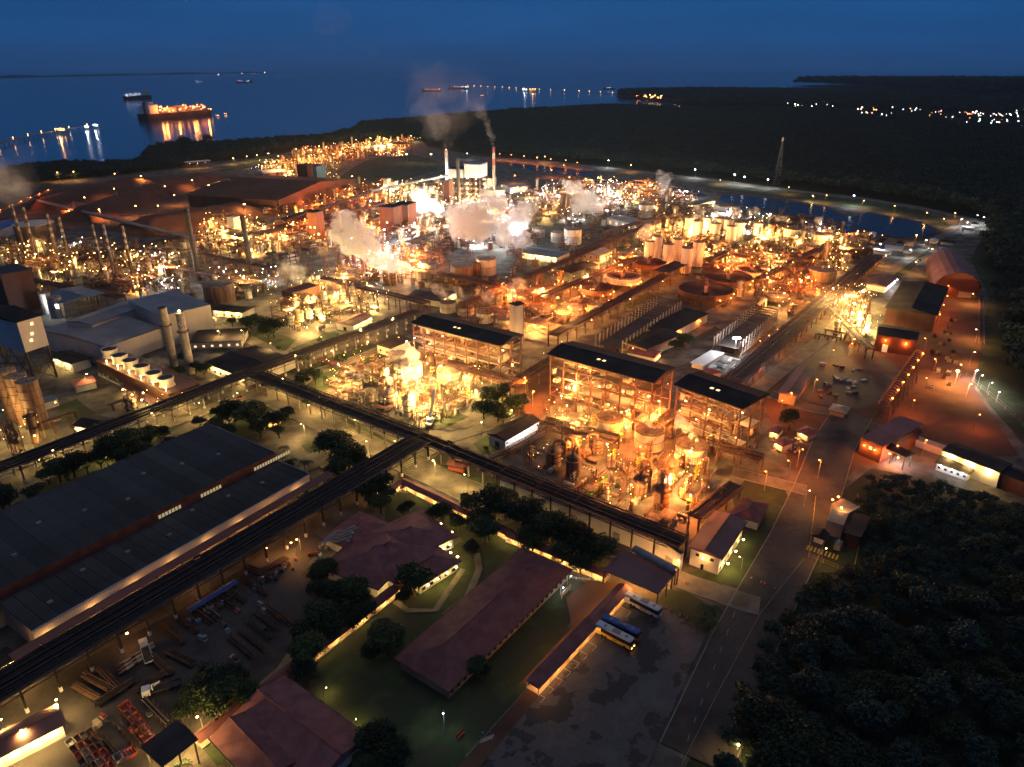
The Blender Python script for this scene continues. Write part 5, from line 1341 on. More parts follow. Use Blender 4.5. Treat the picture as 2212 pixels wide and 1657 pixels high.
# ================================================================ PROCESS PLANT FILL
def inpoly(x, y, P):
    c = False; n = len(P)
    for i in range(n):
        x0, y0 = P[i]; x1, y1 = P[(i+1) % n]
        if (y0 > y) != (y1 > y) and x < (x1-x0)*(y-y0)/(y1-y0)+x0: c = not c
    return c
def free(x, y, r=2.0):
    for a, b, q in KEEP:
        if (a-x)**2+(b-y)**2 < (q+r)**2: return False
    for ax, ay, c, s, x0, x1, y0, y1 in KEEPR:
        dx, dy = x-ax, y-ay; u = dx*c+dy*s; v = -dx*s+dy*c
        if x0-r < u < x1+r and y0-r < v < y1+r: return False
    return True
def rpipe(rr): return rr.choice((m_pipe, m_pipe2, m_pipe2, m_rust))
def kit_frame(seed, lod=0):
    rr = random.Random(seed); k = Kit('steel_pipe_platform', 'pipe platform'); sx, sy = rr.uniform(5,8), rr.uniform(5,8); h = rr.choice((5,7,9))
    P = MB(); B = MB()
    for z in (h*.5, h):
        for s in (-1,1): B.bar((-sx,s*sy,z),(sx,s*sy,z),.22); B.bar((s*sx,-sy,z),(s*sx,sy,z),.22)
    for s in (-1,1): B.bar((-sx,s*sy,h+1.1),(sx,s*sy,h+1.1),.08,3); B.bar((s*sx,-sy,h+1.1),(s*sx,sy,h+1.1),.08,3); B.bar((-sx,s*sy,0),(0,s*sy,h*.5),.12,3); B.bar((0,s*sy,h*.5),(sx,s*sy,0),.12,3)
    for q in range(3): B.bar((-sx+sx*.66*q,-sy,h),(-sx+sx*.66*q,sy,h),.15)
    Dk = MB().box(-sx,sx*.1,-sy,sy*.3,h,h+.12).box(-sx*.2,sx,-sy*.2,sy,h*.5,h*.5+.12)
    pipes = []
    for q in range(7):
        y = rr.uniform(-sy, sy); z = rr.choice((h*.5+.6, h+.5, 1.0)); r = rr.choice((.2,.3,.45)); x0, x1 = sorted((rr.uniform(-sx-2,0), rr.uniform(0,sx+2)))
        if q % 2: pts = [(x0,y,z),(x1,y,z),(x1,y,max(.3,z-rr.uniform(2,4)))]
        else: pts = [(y,x0,z),(y,x1,z),(y,x1,z+rr.uniform(1,3))]
        pipes.append(MB().tube(pts, r, 5))
    if lod:
        B.add(Dk.v, Dk.f)
        for s in (-1,1):
            for t in (-1,1): B.box(s*sx-.2,s*sx+.2,t*sy-.2,t*sy+.2,0,h+1)
        k.part('frame', B, m_rust); A = MB()
        for p in pipes: A.add(p.v, p.f)
        k.part('pipework', A, m_pipe2)
    else:
        k.part('column', P.box(-.2,.2,-.2,.2,0,h+1), m_rust, offs=[(s*sx,t*sy,0) for s in (-1,1) for t in (-1,1)])
        k.part('beam', B, m_rust); k.part('deck', Dk, m_pipe2)
        for p in pipes[:5]: k.part('pipe', p, rpipe(rr), True)
    return k
def kit_drum(seed, lod=0):
    rr = random.Random(seed); k = Kit('horizontal_vessel', 'vessel'); r = rr.uniform(1.1,1.8); L = rr.uniform(5,8); z = r+rr.uniform(1,2.5)
    m = MB(); m.lathe([(.05,-L/2-r*.5),(r*.7,-L/2-r*.3),(r,-L/2),(r,L/2),(r*.7,L/2+r*.3),(.05,L/2+r*.5)], 14)
    m.v = [(c, a, b+z) for a, b, c in m.v]
    k.part('shell', m, rr.choice((m_tank, m_pipe, m_tankb)), True)
    k.part('saddle', MB().box(-.3,.3,-r*.8,r*.8,0,z-r*.6), m_conc, offs=[(-L*.3,0,0),(L*.3,0,0)])
    k.part('pipe', MB().tube([(0,0,z+r*.8),(0,0,z+r+1.5),(2.5,0,z+r+1.5),(2.5,r+1,z+r+1.5),(2.5,r+1,0)], .25, 6), m_pipe2)
    k.part('nozzle', MB().cyl(-L*.25,0,z+r*.8,z+r+.8,.35,8), m_rust)
    return k
def kit_column(seed, lod=0):
    rr = random.Random(seed); k = Kit('process_column', 'column'); r = rr.uniform(1.0,1.8); h = rr.uniform(8,14)
    k.part('shell', MB().lathe([(r,.8),(r,h),(r*.5,h+r*.5),(.05,h+r*.6)], 12), rr.choice((m_tank, m_tankb, m_tankw)), True)
    k.part('skirt', MB().lathe([(r*1.05,0),(r*1.05,.9)], 12), m_rust)
    p = MB()
    for z in (h*.55, h-.4): p.lathe([(r,z),(r+1,z),(r+1,z+.15),(r,z+.15)], 8); p.tube([((r+1)*math.cos(a*math.pi/4),(r+1)*math.sin(a*math.pi/4),z+1.1) for a in range(9)], .07, 3)
    k.part('platform', p, m_yellow if rr.random()<.3 else m_rust)
    k.part('vapour_pipe', MB().tube([(0,0,h+r*.4),(0,0,h+2),(r+1,0,h+2.3),(r+1.6,0,h+1),(r+1.6,0,1)], r*.28, 8), m_pipe2, True)
    return k
def kit_pumps(seed, lod=0):
    rr = random.Random(seed); k = Kit('pump_row', 'pump set')
    o = [(i*2.6-5.2, 0, 0) for i in range(5)]
    k.part('plinth', MB().box(-6.5,6.5,-1.5,1.5,0,.35), m_conc)
    k.part('pump', MB().cb(0,.5,.36,1,1,.9).cyl(0,.5,1.2,2.4,.18,6), m_rust, offs=o)
    k.part('motor', MB().cb(0,-.7,.36,.8,1.2,.8), m_grey, offs=o)
    k.part('header_pipe', MB().tube([(-6.5,1,2.5),(6.5,1,2.5),(6.5,1,.4)], .3, 6), m_pipe2)
    return k
def kit_exch(seed, lod=0):
    rr = random.Random(seed); k = Kit('heat_exchanger_stack', 'heat exchanger')
    for j in range(3):
        m = MB().lathe([(.9,-3.5),(.9,3.5)], 12); z = 1.6+j*2.3; m.v = [(c, a, b+z) for a, b, c in m.v]; k.part('shell', m, m_tank if j % 2 else m_pipe, True)
    k.part('frame', MB().box(-2.6,-2.3,-1.3,1.3,0,7.6).box(2.3,2.6,-1.3,1.3,0,7.6), m_rust)
    k.part('riser', MB().tube([(0,0,6.5),(0,0,9),(0,2.5,9),(0,2.5,0)], .35, 8), m_pipe2, True)
    return k
def kit_stair(seed, lod=0):
    k = Kit('stair_tower', 'stair tower'); h = 12; B = MB()
    for z in range(0, h, 3):
        s = 1 if (z//3) % 2 else -1
        B.add([(-2*s,-1.2,z),(2*s,-1.2,z+3),(2*s,0,z+3),(-2*s,0,z)], [(0,1,2,3)]); B.bar((-2*s,-1.2,z+1),(2*s,-1.2,z+4),.07,3)
        B.box(-2.5,2.5,0,1.2,z+2.95,z+3.05) if z else None
        for y in (-1.3,1.3): B.bar((-2.5,y,z+3),(2.5,y,z+3),.1)
    k.part('flight', B, m_yellow if seed % 3 == 0 else m_rust); k.part('column', MB().box(-.12,.12,-.12,.12,0,h+2), m_rust, offs=[(x,y,0) for x in (-2.5,2.5) for y in (-1.3,1.3)])
    return k
def kit_small(seed, lod=0):
    rr = random.Random(seed); k = Kit('small_tank', 'tank'); r = rr.uniform(1.4,2.4); h = rr.uniform(3,6)
    k.part('shell', MB().lathe([(r,.3),(r,h)], 16), rr.choice((m_tank, m_tankw, m_tankb)), True); k.part('roof', MB().lathe([(r+.1,h),(.3,h+.6),(.01,h+.6)], 16), m_troof)
    k.part('plinth', MB().lathe([(r+.3,0),(r+.3,.3)], 16), m_conc); k.part('pipe', MB().tube([(r,0,1),(r+1.5,0,1),(r+1.5,3,1),(r+1.5,3,3)], .2, 6), m_pipe2); k.part('agitator', MB().cyl(0,0,h+.5,h+1.8,.4,8), m_rust)
    return k
def kit_gantry(seed, lod=0):
    rr = random.Random(seed); k = Kit('pipe_bridge', 'pipe bridge'); h = rr.uniform(4,7); L = rr.uniform(10,15); B = MB()
    for y in (-1,1): B.bar((-L/2,y,h),(L/2,y,h),.14); B.bar((-L/2,y,h-1),(L/2,y,h-1),.1)
    for i in range(6): B.bar((-L/2+L*i/6,-1,h-1),(-L/2+L*(i+1)/6,-1,h),.07,3); B.bar((-L/2+L*i/6,-1,h),(-L/2+L*i/6,1,h),.1,3)
    k.part('truss', B, m_rust); k.part('post', MB().box(-.18,.18,-1,-.7,0,h-.9).box(-.18,.18,.7,1,0,h-.9), m_rust, offs=[(-L*.42,0,0),(0,0,0),(L*.42,0,0)])
    for q in range(4): y = -.8+q*.5; k.part('pipe', MB().tube([(-L/2-rr.random()*2,y,h+.25),(L/2,y,h+.25),(L/2+rr.random()*2,y,h+.25),(L/2+1.5,y,.5)], rr.choice((.12,.2,.26)), 6), rpipe(rr))
    return k
def kit_shelter(seed, lod=0):
    rr = random.Random(seed); k = Kit('equipment_shelter', 'shelter'); L, W = rr.uniform(5,9), rr.uniform(3,5)
    k.part('roof', MB().gable(-L/2,L/2,-W/2,W/2,3.2,.7,.3,.1), rr.choice((m_roofr, m_roofd, m_roofg))); k.part('post', MB().box(-.1,.1,-.1,.1,0,3.2), m_rust, offs=[(x,y,0) for x in (-L/2+.2,L/2-.2) for y in (-W/2+.2,W/2-.2)])
    k.part('cabinet', MB().cb(0,0,0,L*.5,1.2,2), m_grey)
    return k
KITS = []
for s in range(6): KITS.append(kit_frame(s))
for s in range(3): KITS += [kit_drum(s), kit_column(s+5)]
for s in range(3): KITS += [kit_small(s), kit_gantry(s)]
KITS += [kit_shelter(1), kit_shelter(2), kit_column(31), kit_pumps(1), kit_exch(1), kit_exch(2), kit_stair(1), kit_stair(3), kit_frame(9), kit_frame(10)]
def kit_low(seed):
    rr = random.Random(seed); k = Kit('pipe_bundle', 'pipework')
    for q in range(6):
        y = -2+q*.8; z = rr.choice((.5,.5,1.1)); x0, x1 = rr.uniform(-6,-3), rr.uniform(3,6); k.part('pipe', MB().tube([(x0,y,z),(x1,y,z),(x1,y+rr.choice((-1.5,1.5)),z),(x1,y+rr.choice((-1.5,1.5)),z+rr.uniform(1,4))], rr.choice((.16,.24,.32)), 6), rr.choice((m_pipe, m_pipe2, m_rust, m_pipe)), True)
    k.part('sleeper', MB().box(-.2,.2,-2.6,2.6,0,.35), m_conc, offs=[(-2.5,0,0),(2.5,0,0)])
    return k
LOW = [kit_low(s) for s in range(5)]
FK = [kit_frame(50+s, 1) for s in range(5)]
def single(kit):            # a far copy is a single mesh
    mb = MB(); mats = []; idx = []
    for name, me, subs, lb, offs in kit.parts:
        for of in offs:
            n = len(mb.v); mb.v += [(v.co.x+of[0], v.co.y+of[1], v.co.z+of[2]) for v in me.vertices]
            for p in me.polygons: mb.f.append(tuple(i+n for i in p.vertices)); idx.append(me.materials[0])
    me = mb.mesh(kit.name, None); u = []
    for m in idx:
        if m not in u: u.append(m)
    for m in u: me.materials.append(m)
    me.polygons.foreach_set('material_index', [u.index(m) for m in idx])
    k = Kit(kit.name, kit.cat); k.parts.append([kit.name, me, [], None, [(0,0,0)]]); return k
FAR = FK + [single(kit_drum(3)), single(kit_column(7)), single(kit_column(8)), single(kit_column(9)), single(kit_exch(3)), single(kit_stair(4)), single(kit_small(5)), single(kit_small(6)), single(kit_gantry(6)), single(kit_gantry(7)), single(kit_gantry(8)), single(kit_shelter(3)), single(kit_drum(8))]
DESC = {'steel_pipe_platform': 'rusty steel pipe platform', 'horizontal_vessel': 'lying vessel on saddles', 'process_column': 'upright column with a bent pipe', 'pump_row': 'row of small pumps', 'heat_exchanger_stack': 'stack of lying exchangers', 'stair_tower': 'open steel stair tower', 'pipe_bundle': 'low bundle of pipes', 'small_tank': 'small squat tank', 'pipe_bridge': 'slender pipe bridge', 'equipment_shelter': 'small roofed equipment shelter'}
NP = {}
# lamps on poles
LK = {}
def lampkit(c, h, pw, kind='pole', r=.42):
    q = (c, h, pw, kind, r)
    if q not in LK:
        if kind.startswith('pole'):
            k = Kit('lamp_post', 'lamp post'); k.part('post', MB().cyl(0,0,0,h,.12,5), m_grey)
            k.part('arm', MB().bar((0,0,h),(1.2,0,h+.15),.08,4), m_grey); k.part('lamp_head', MB().blob(1.2,0,h-.05,r,r*.6,amp=0), GL[c])
            k.light((1.2,0,h-.8), LD(c, pw, .3, kind == 'pole'))
        else:
            k = Kit('work_lamp', 'work lamp'); k.part('post', MB().cyl(0,0,0,h,.09,4), m_rust); k.part('lamp_head', MB().blob(0,0,h+r,r,amp=0), GL[c])
            if pw: k.light((.3,0,h-.5) if kind == 'post' else (0,0,h+r*2+.5), LD(c, pw, .3, kind == 'post'))
        LK[q] = k
    return LK[q]
LAMPN = {'w': 'warm', 'o': 'orange', 'y': 'yellow', 'c': 'white', 'r': 'red'}
#        polygon, spacing, fill, lamp colours, lamp spacing, power, far?
ZONES = [
 ([(1130,1010),(1190,915),(1250,905),(1560,1035),(1480,1150),(1300,1085)], 10, .62, 'wwo', 13, 1500, 0),
 ([(700,845),(760,805),(850,755),(1010,800),(1060,880),(985,905),(900,930),(730,862)], 11, .8, 'yyw', 13, 2300, 0),
 ([(596,650),(640,630),(760,590),(815,645),(820,672),(660,735),(600,700)], 11, .7, 'yy', 14, 1500, 0),
 ([(1140,900),(1200,895),(1460,960),(1560,950),(1460,900),(1240,880)], 13, .55, 'wo', 17, 2400, 0),
 ([(770,600),(740,560),(850,545),(950,560),(900,620),(830,630)], 13, .8, 'woo', 17, 3000, 0),
 ([(850,550),(870,480),(960,440),(1130,440),(1150,520),(1120,560),(1060,530),(900,555)], 15, .85, 'ywc', 21, 3600, 1),
 ([(1145,470),(1140,420),(1240,395),(1400,405),(1500,432),(1420,470),(1250,480)], 17, .8, 'wyc', 25, 4000, 1),
 ([(1390,500),(1480,455),(1640,470),(1830,505),(1830,560),(1740,575),(1560,520),(1480,560),(1390,545)], 15, .75, 'wwyc', 20, 3600, 1),
 ([(1000,660),(1100,630),(1180,625),(1320,560),(1420,560),(1330,620),(1210,720),(1130,720)], 13, .6, 'wo', 18, 2900, 0),
 ([(1440,560),(1600,550),(1800,590),(1790,640),(1690,690),(1580,650)], 14, .55, 'oww', 19, 2300, 1),
 ([(600,520),(640,470),(720,400),(860,405),(880,440),(820,500),(730,545),(660,545)], 17, .75, 'owwo', 24, 3200, 1),
 ([(440,545),(450,480),(560,490),(620,540),(560,560)], 16, .65, 'yw', 16, 3200, 1),
 ([(0,640),(0,540),(250,540),(420,590),(400,660),(270,630),(130,600)], 14, .8, 'cywyy', 16, 800, 1),
 ([(400,600),(600,600),(590,640),(530,650),(430,620)], 14, .7, 'cywyy', 15, 900, 1),
 ([(560,365),(640,330),(720,322),(890,300),(890,322),(740,350),(700,392),(620,395),(590,380)], 17, .8, 'oyw', 26, 2600, 1),
 ([(1783,740),(1783,650),(1830,632),(1880,640),(1872,735),(1840,745)], 9, .8, 'yy', 13, 2200, 0),
 ([(0,980),(0,900),(60,900),(140,930),(130,955),(30,1000)], 10, .75, 'yw', 22, 900, 0),
 ([(250,870),(330,850),(400,875),(330,900),(280,895)], 9, .6, 'y', 18, 700, 0),
 ([(860,405),(950,400),(1060,405),(1080,440),(960,440),(880,440)], 16, .75, 'yc', 26, 3200, 1),
 ([(1760,500),(1880,520),(1890,545),(1800,600),(1790,560)], 13, .6, 'ow', 22, 2300, 1),
 ([(560,560),(640,500),(900,430),(1150,440),(1500,445),(1800,505),(1850,560),(1700,650),(1600,560),(1400,560),(1200,640),(1000,640),(900,650),(700,600)], 19, .6, '', 60, 0, 1),
 ([(0,660),(0,530),(300,520),(620,560),(700,600),(600,640),(500,660),(250,640),(130,660)], 20, .6, '', 60, 0, 1),
 ([(440,560),(440,450),(640,420),(860,420),(880,520),(640,560)], 22, .5, '', 60, 0, 1),
 ([(1180,870),(1190,790),(1240,790),(1460,860),(1460,890)], 12, .55, 'w', 22, 1500, 0),
]
NF = [0]
BULB = {}
for zi, (poly, sp, fill, lc, ls, pw, far) in enumerate(ZONES):
    near = zi in (0, 1, 3)
    if far and lc: sp *= .84
    if near: sp = 6.2; fill = .95
    W2 = [tuple(G(*p)) for p in poly]; xs = [p[0] for p in W2]; ys = [p[1] for p in W2]; rr = random.Random(zi*7+3)
    ca, sa = math.cos(GA), math.sin(GA); cx, cy = sum(xs)/len(xs), sum(ys)/len(ys); ext = max(max(xs)-min(xs), max(ys)-min(ys))
    n = int(ext/sp)+2
    for i in range(-n, n+1):
        for j in range(-n, n+1):
            u, v = i*sp+rr.uniform(-.2,.2)*sp, j*sp+rr.uniform(-.2,.2)*sp
            x, y = cx+u*ca-v*sa, cy+u*sa+v*ca
            if rr.random() > fill or not inpoly(x, y, W2) or not free(x, y, 1.3 if near else 2.2): continue
            kit = rr.choice(FAR if far else KITS)
            if near and kit.name == 'steel_pipe_platform' and rr.random() < .45: kit = rr.choice(LOW)
            while NP.get(kit.name, 0) >= 290: kit = rr.choice(FAR if far else KITS)
            NP[kit.name] = NP.get(kit.name, 0)+1
            place(kit, x, y, 0, GA+rr.choice((0,1.5708,3.1416,4.712)), sc=rr.uniform(.85,1.3)*(1.1 if far else .52 if near else 1), auto=DESC[kit.name]); NF[0] += 1
    ls *= 1.78 if far else 1.45; pw *= 14 if far else 10.5
    n = int(ext/ls)+2
    for i in range(-n, n+1):
        for j in range(-n, n+1):
            u, v = i*ls+rr.uniform(-.4,.4)*ls, j*ls+rr.uniform(-.4,.4)*ls
            x, y = cx+u*ca-v*sa, cy+u*sa+v*ca
            if not lc or not inpoly(x, y, W2): continue
            c = rr.choice(lc); bright = rr.random() < .95
            kit = lampkit(c, rr.choice((5,8,11,14)), round(pw*(1 if bright else .0)), rr.choice(('post','open')), .3+.26*far)
            g = place(kit, x, y, 0, rr.random()*6, auto=f'{LAMPN[c]} work lamp', group='work lamps in the process areas')
            # small unpowered-looking bulbs strung on the steelwork nearby
            for q in range(8 if far else 6):
                BULB.setdefault(c, []).append((x+rr.uniform(-.5,.5)*ls, y+rr.uniform(-.5,.5)*ls, rr.choice((3,5,8,10.5,13)), .15+.17*far))
for c, L in BULB.items():
    mb = MB()
    for x, y, z, r in L:
        mb.add([(x+r,y,z),(x-r,y,z),(x,y+r,z),(x,y-r,z),(x,y,z+r),(x,y,z-r)], [(0,2,4),(2,1,4),(1,3,4),(3,0,4),(2,0,5),(1,2,5),(3,1,5),(0,3,5)])
    stuff('small_bulkhead_lamps', mb.mesh('small_bulkhead_lamps', GL[c]), f'many tiny {LAMPN[c]} lamps scattered over the steelwork')
print('fill things', NF[0])
# ================================================================ TREES
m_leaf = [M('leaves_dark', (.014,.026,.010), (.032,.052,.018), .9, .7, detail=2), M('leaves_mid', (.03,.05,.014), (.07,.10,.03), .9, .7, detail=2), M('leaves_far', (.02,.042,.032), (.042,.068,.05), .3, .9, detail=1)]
m_bark = M('bark', (.06,.045,.03), (.1,.08,.06), 2, .9)
def crown_mesh(name, r, rz, zc, nclump, leaf, mat, seed, lumps=9, per=7):
    rg = np.random.default_rng(seed)
    cs = []
    for i in range(lumps):
        a = rg.uniform(0, 6.28); e = rg.uniform(-.35, 1); d = rg.uniform(.3, .68)
        cs.append((r*d*math.cos(a)*math.cos(e), r*d*math.sin(a)*math.cos(e), zc+rz*d*math.sin(e), r*rg.uniform(.34,.52)))
    k = rg.integers(0, lumps, nclump); c = np.array(cs)[k]
    dv = rg.normal(size=(nclump,3)); dv /= np.linalg.norm(dv, axis=1)[:,None]; dv[:,2] = np.abs(dv[:,2])*.9-.15
    rad = rg.uniform(.72, 1.08, nclump)
    P = c[:,:3]+dv*(c[:,3]*rad)[:,None]*np.array([1,1,rz/r*1.1])
    n = nclump*per; P = np.repeat(P, per, 0)+rg.normal(size=(n,3))*leaf*.9
    nrm = rg.normal(size=(n,3)); nrm[:,2] = np.abs(nrm[:,2])+.6; nrm /= np.linalg.norm(nrm,axis=1)[:,None]
    t = np.cross(nrm, rg.normal(size=(n,3))); t /= np.linalg.norm(t,axis=1)[:,None]; b = np.cross(nrm, t)
    s = (leaf*rg.uniform(.5,1.1,n))[:,None]
    V = np.stack([P-t*s, P+b*s*.6, P+t*s, P-b*s*.6], 1).reshape(-1,3)
    me = bpy.data.meshes.new(name); me.vertices.add(len(V)); me.vertices.foreach_set('co', V.ravel())
    me.loops.add(4*n); me.loops.foreach_set('vertex_index', np.arange(4*n)); me.polygons.add(n); me.polygons.foreach_set('loop_start', np.arange(n)*4); me.polygons.foreach_set('loop_total', np.full(n,4))
    me.materials.append(mat); me.update(calc_edges=True); me.validate(); return me
def trunk_mb(h, r, seed, spread):
    rr = random.Random(seed); mb = MB(); mb.tube([(0,0,0),(rr.uniform(-.2,.2),rr.uniform(-.2,.2),h*.5),(0,0,h)], r, 7)
    for i in range(4):
        a = i*1.6+rr.random(); mb.bar((0,0,h*.7),(spread*math.cos(a),spread*math.sin(a),h*1.35),r*.55,5,r*.2)
    return mb
TREES = []
for s in range(5):
    k = Kit('tree', 'tree'); k.part('trunk', trunk_mb(3.4, .35, s, 2.6), m_bark)
    k.parts.append(['crown', crown_mesh('crown', 5.2, 4.0, 5.4, 560, .40, m_leaf[s % 2], s, 12), [], None, [(0,0,0)]]); TREES.append(k)
def palm(seed):
    rr = random.Random(seed); k = Kit('palm_tree', 'palm'); h = 6.5; k.part('trunk', MB().tube([(0,0,0),(.2,0,h*.5),(.1,.1,h)], .2, 6), m_bark)
    fr = MB()
    pts = []
    for q in range(8):
        t = q/7; pts.append((3.4*t, h+.9*math.sin(t*2.6)-1.6*t*t))
    for q in range(7):
        (x0,z0),(x1,z1) = pts[q], pts[q+1]; w0, w1 = .9*math.sin(.35+q*.36), .9*math.sin(.35+(q+1)*.36) if q < 6 else .05
        for s in (-1,1):
            for u in range(2):
                xa = x0+(x1-x0)*u/2; za = z0+(z1-z0)*u/2; xb = xa+(x1-x0)*.35
                fr.add([(xa,0,za),(xb,0,za+.02),(xb+.35,s*w0,za-.35*w0),(xa+.35,s*w0,za-.4*w0)], [(0,1,2,3)])
    k.part('frond', fr, m_leaf[1], offs=[(0,0,.12*(i%3),i*2*math.pi/13+rr.random()*.2) for i in range(13)])
    return k
PALMS = [palm(1), palm(2)]
TR = [(725,968,38),(752,990,34),(600,905,20),(540,905,34),(505,892,26),(470,892,18),(465,925,22),(620,888,15),(588,905,18),(1060,862,24),(1085,850,20),(1110,875,22),(1045,885,22),(1075,892,24),(1128,868,18),(1050,850,14),
 (1015,1085,22),(1062,1092,36),(1095,1100,34),(1125,1115,38),(1035,1120,26),(1045,1150,30),(1160,1130,30),(1190,1145,36),(1225,1165,38),(1262,1185,36),(1300,1190,34),(1255,1215,26),(1150,1165,24),(1020,1180,20),
 (955,1105,24),(925,1108,16),(880,1082,12),(835,1060,18),(820,1048,26),(795,1066,24),(820,1085,22),(868,1092,11),(700,1232,28),(690,1275,26),(730,1285,28),(765,1278,34),(790,1310,24),(690,1330,34),(720,1345,30),(650,1360,26),(665,1405,36),(650,1440,26),
 (895,1258,36),(870,1275,18),(820,1355,24),(835,1385,36),(800,1400,20),(1030,1432,24),(815,1600,40),(850,1620,36),(790,1630,26),(450,1480,40),(480,1510,42),(420,1500,30),(500,1465,34),(530,1495,30),(400,1520,24),
 (125,1018,26),(155,1008,28),(185,1000,22),(285,962,34),(245,975,30),(320,945,24),(345,935,18),(15,1075,24),(40,1090,16),(5,1060,20),(542,705,22),(590,713,24),(560,695,14),(655,775,16),(735,775,14),(680,812,18),(650,822,18),(1706,908,22),(1480,742,20),(1462,748,16),
 (350,968,16),(620,995,12),(610,1012,11),(655,1060,14),(1365,738,12),(1330,730,10),(440,795,15),(420,790,14),(385,800,13),(400,770,14),(660,862,8),(380,850,10),(212,1080,12),(965,740,14),(500,690,10),(735,1010,26),(760,1045,14),(1005,1065,12)]
TR += [(x+(11 if i % 2 else -12), y+(7 if i % 3 else -8), r*.75) for i, (x, y, r) in enumerate(TR) if r >= 24]
TR += [(100,1025,20),(215,992,24),(265,985,20),(300,972,22),(365,952,16),(70,1060,20),(430,905,14),(445,930,16),(490,930,18),(560,925,20),(600,925,14),(985,1120,18),(1140,1160,26),(1215,1190,26),(1240,1140,22),(1180,1120,18),(740,1320,22),(760,1330,18),(640,1390,20),(1205,1110,14)]
for i, (x, y, r) in enumerate(TR):
    zc = 5.5; g = G(x, y, zc); R_ = r*MPP(x, y, zc)*1.25; k = TREES[i % 5]; sc = R_/5.6
    place(k, g.x, g.y, 0, i*1.7, sc=(sc, sc, max(.6, min(1.5, sc*1.05))), auto='leafy tree', group='leafy trees inside the plant'); KEEP.append((g.x, g.y, R_*.6))
for i, (x, y) in enumerate(((1545,1308),(1525,1310),(1533,1335),(1510,1330),(1420,1225+10),(612,965),(608,980),(665,995),(655,990),(632,985),(1160,1050),(1275,1100),(1140,895),(1120,880),(700,880),(800,870),(880,925),(840,905),(760,880),(800,1625),(390,1645),(975,775),(1100,1062),(1165,1082),(350,985),(265,930))):
    g = G(x, y, 6); place(PALMS[i % 2], g.x, g.y, 0, i, sc=rnd.uniform(.6,.85), auto='palm', group='palms inside the plant')
# bushes
bk = []
for s in range(2):
    k = Kit('bush', 'bush'); k.parts.append(['leaves', crown_mesh('leaves', 1.4, .9, .9, 50, .22, m_leaf[1], 40+s, 5, 6), [], None, [(0,0,0)]]); k.part('stem', MB().cyl(0,0,0,.8,.1,5), m_bark); bk.append(k)
for i in range(70):
    a = rnd.choice(LAWNS[9:22]); cx = sum(q[0] for q in a)/len(a); cy = sum(q[1] for q in a)/len(a); q = rnd.choice(a); t = rnd.uniform(.1,.8)
    g = G(cx+(q[0]-cx)*t, cy+(q[1]-cy)*t)
    if free(g.x, g.y, 1): place(bk[i % 2], g.x, g.y, 0, i, sc=rnd.uniform(.7,1.3), auto='small bush', group='small bushes on the lawns')
# near dark wood at the right: every tree its own
WOOD = [(1690,1330),(1760,1265),(1890,1235),(1900,1130),(1990,1100),(2100,1110),(2260,1150),(2330,1300),(2330,1760),(1510,1760),(1545,1640)]
W2 = [tuple(G(*p)) for p in WOOD]
xs = [p[0] for p in W2]; ys = [p[1] for p in W2]; cnt = 0; y = min(ys)
DT = []
for s in range(4):
    k = Kit('tree', 'tree'); k.part('trunk', trunk_mb(4, .4, s+20, 3), m_bark)
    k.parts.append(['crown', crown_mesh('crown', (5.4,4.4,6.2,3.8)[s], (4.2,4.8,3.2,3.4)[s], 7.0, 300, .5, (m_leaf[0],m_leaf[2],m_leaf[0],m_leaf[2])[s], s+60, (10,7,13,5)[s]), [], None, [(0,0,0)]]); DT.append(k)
spots = []
while y < max(ys):
    x = min(xs)
    while x < max(xs):
        px, py = x+rnd.uniform(-4,4), y+rnd.uniform(-4,4)
        if inpoly(px, py, W2) and not inpoly(*PX((px,py)), [(1940,1180),(1975,1080),(1985,1060),(1945,1060),(1925,1170)]): spots.append((px, py))
        x += 9.0
    y += 9.0
rnd.shuffle(spots)
for px, py in spots[290:310]:
    place(PALMS[0], px, py, 0, rnd.random()*6, sc=1.25, label='palm standing up in the near dark wood right of the street', group='palms of the near dark wood')
for px, py in spots[:290]:
    place(rnd.choice(DT), px, py, 0, rnd.random()*6, sc=rnd.uniform(.65,1.35)*(1 if PX((px,py))[1] > 1300 else .7), label='dark broadleaf tree in the wood right of the wide street', group='trees of the near dark wood')
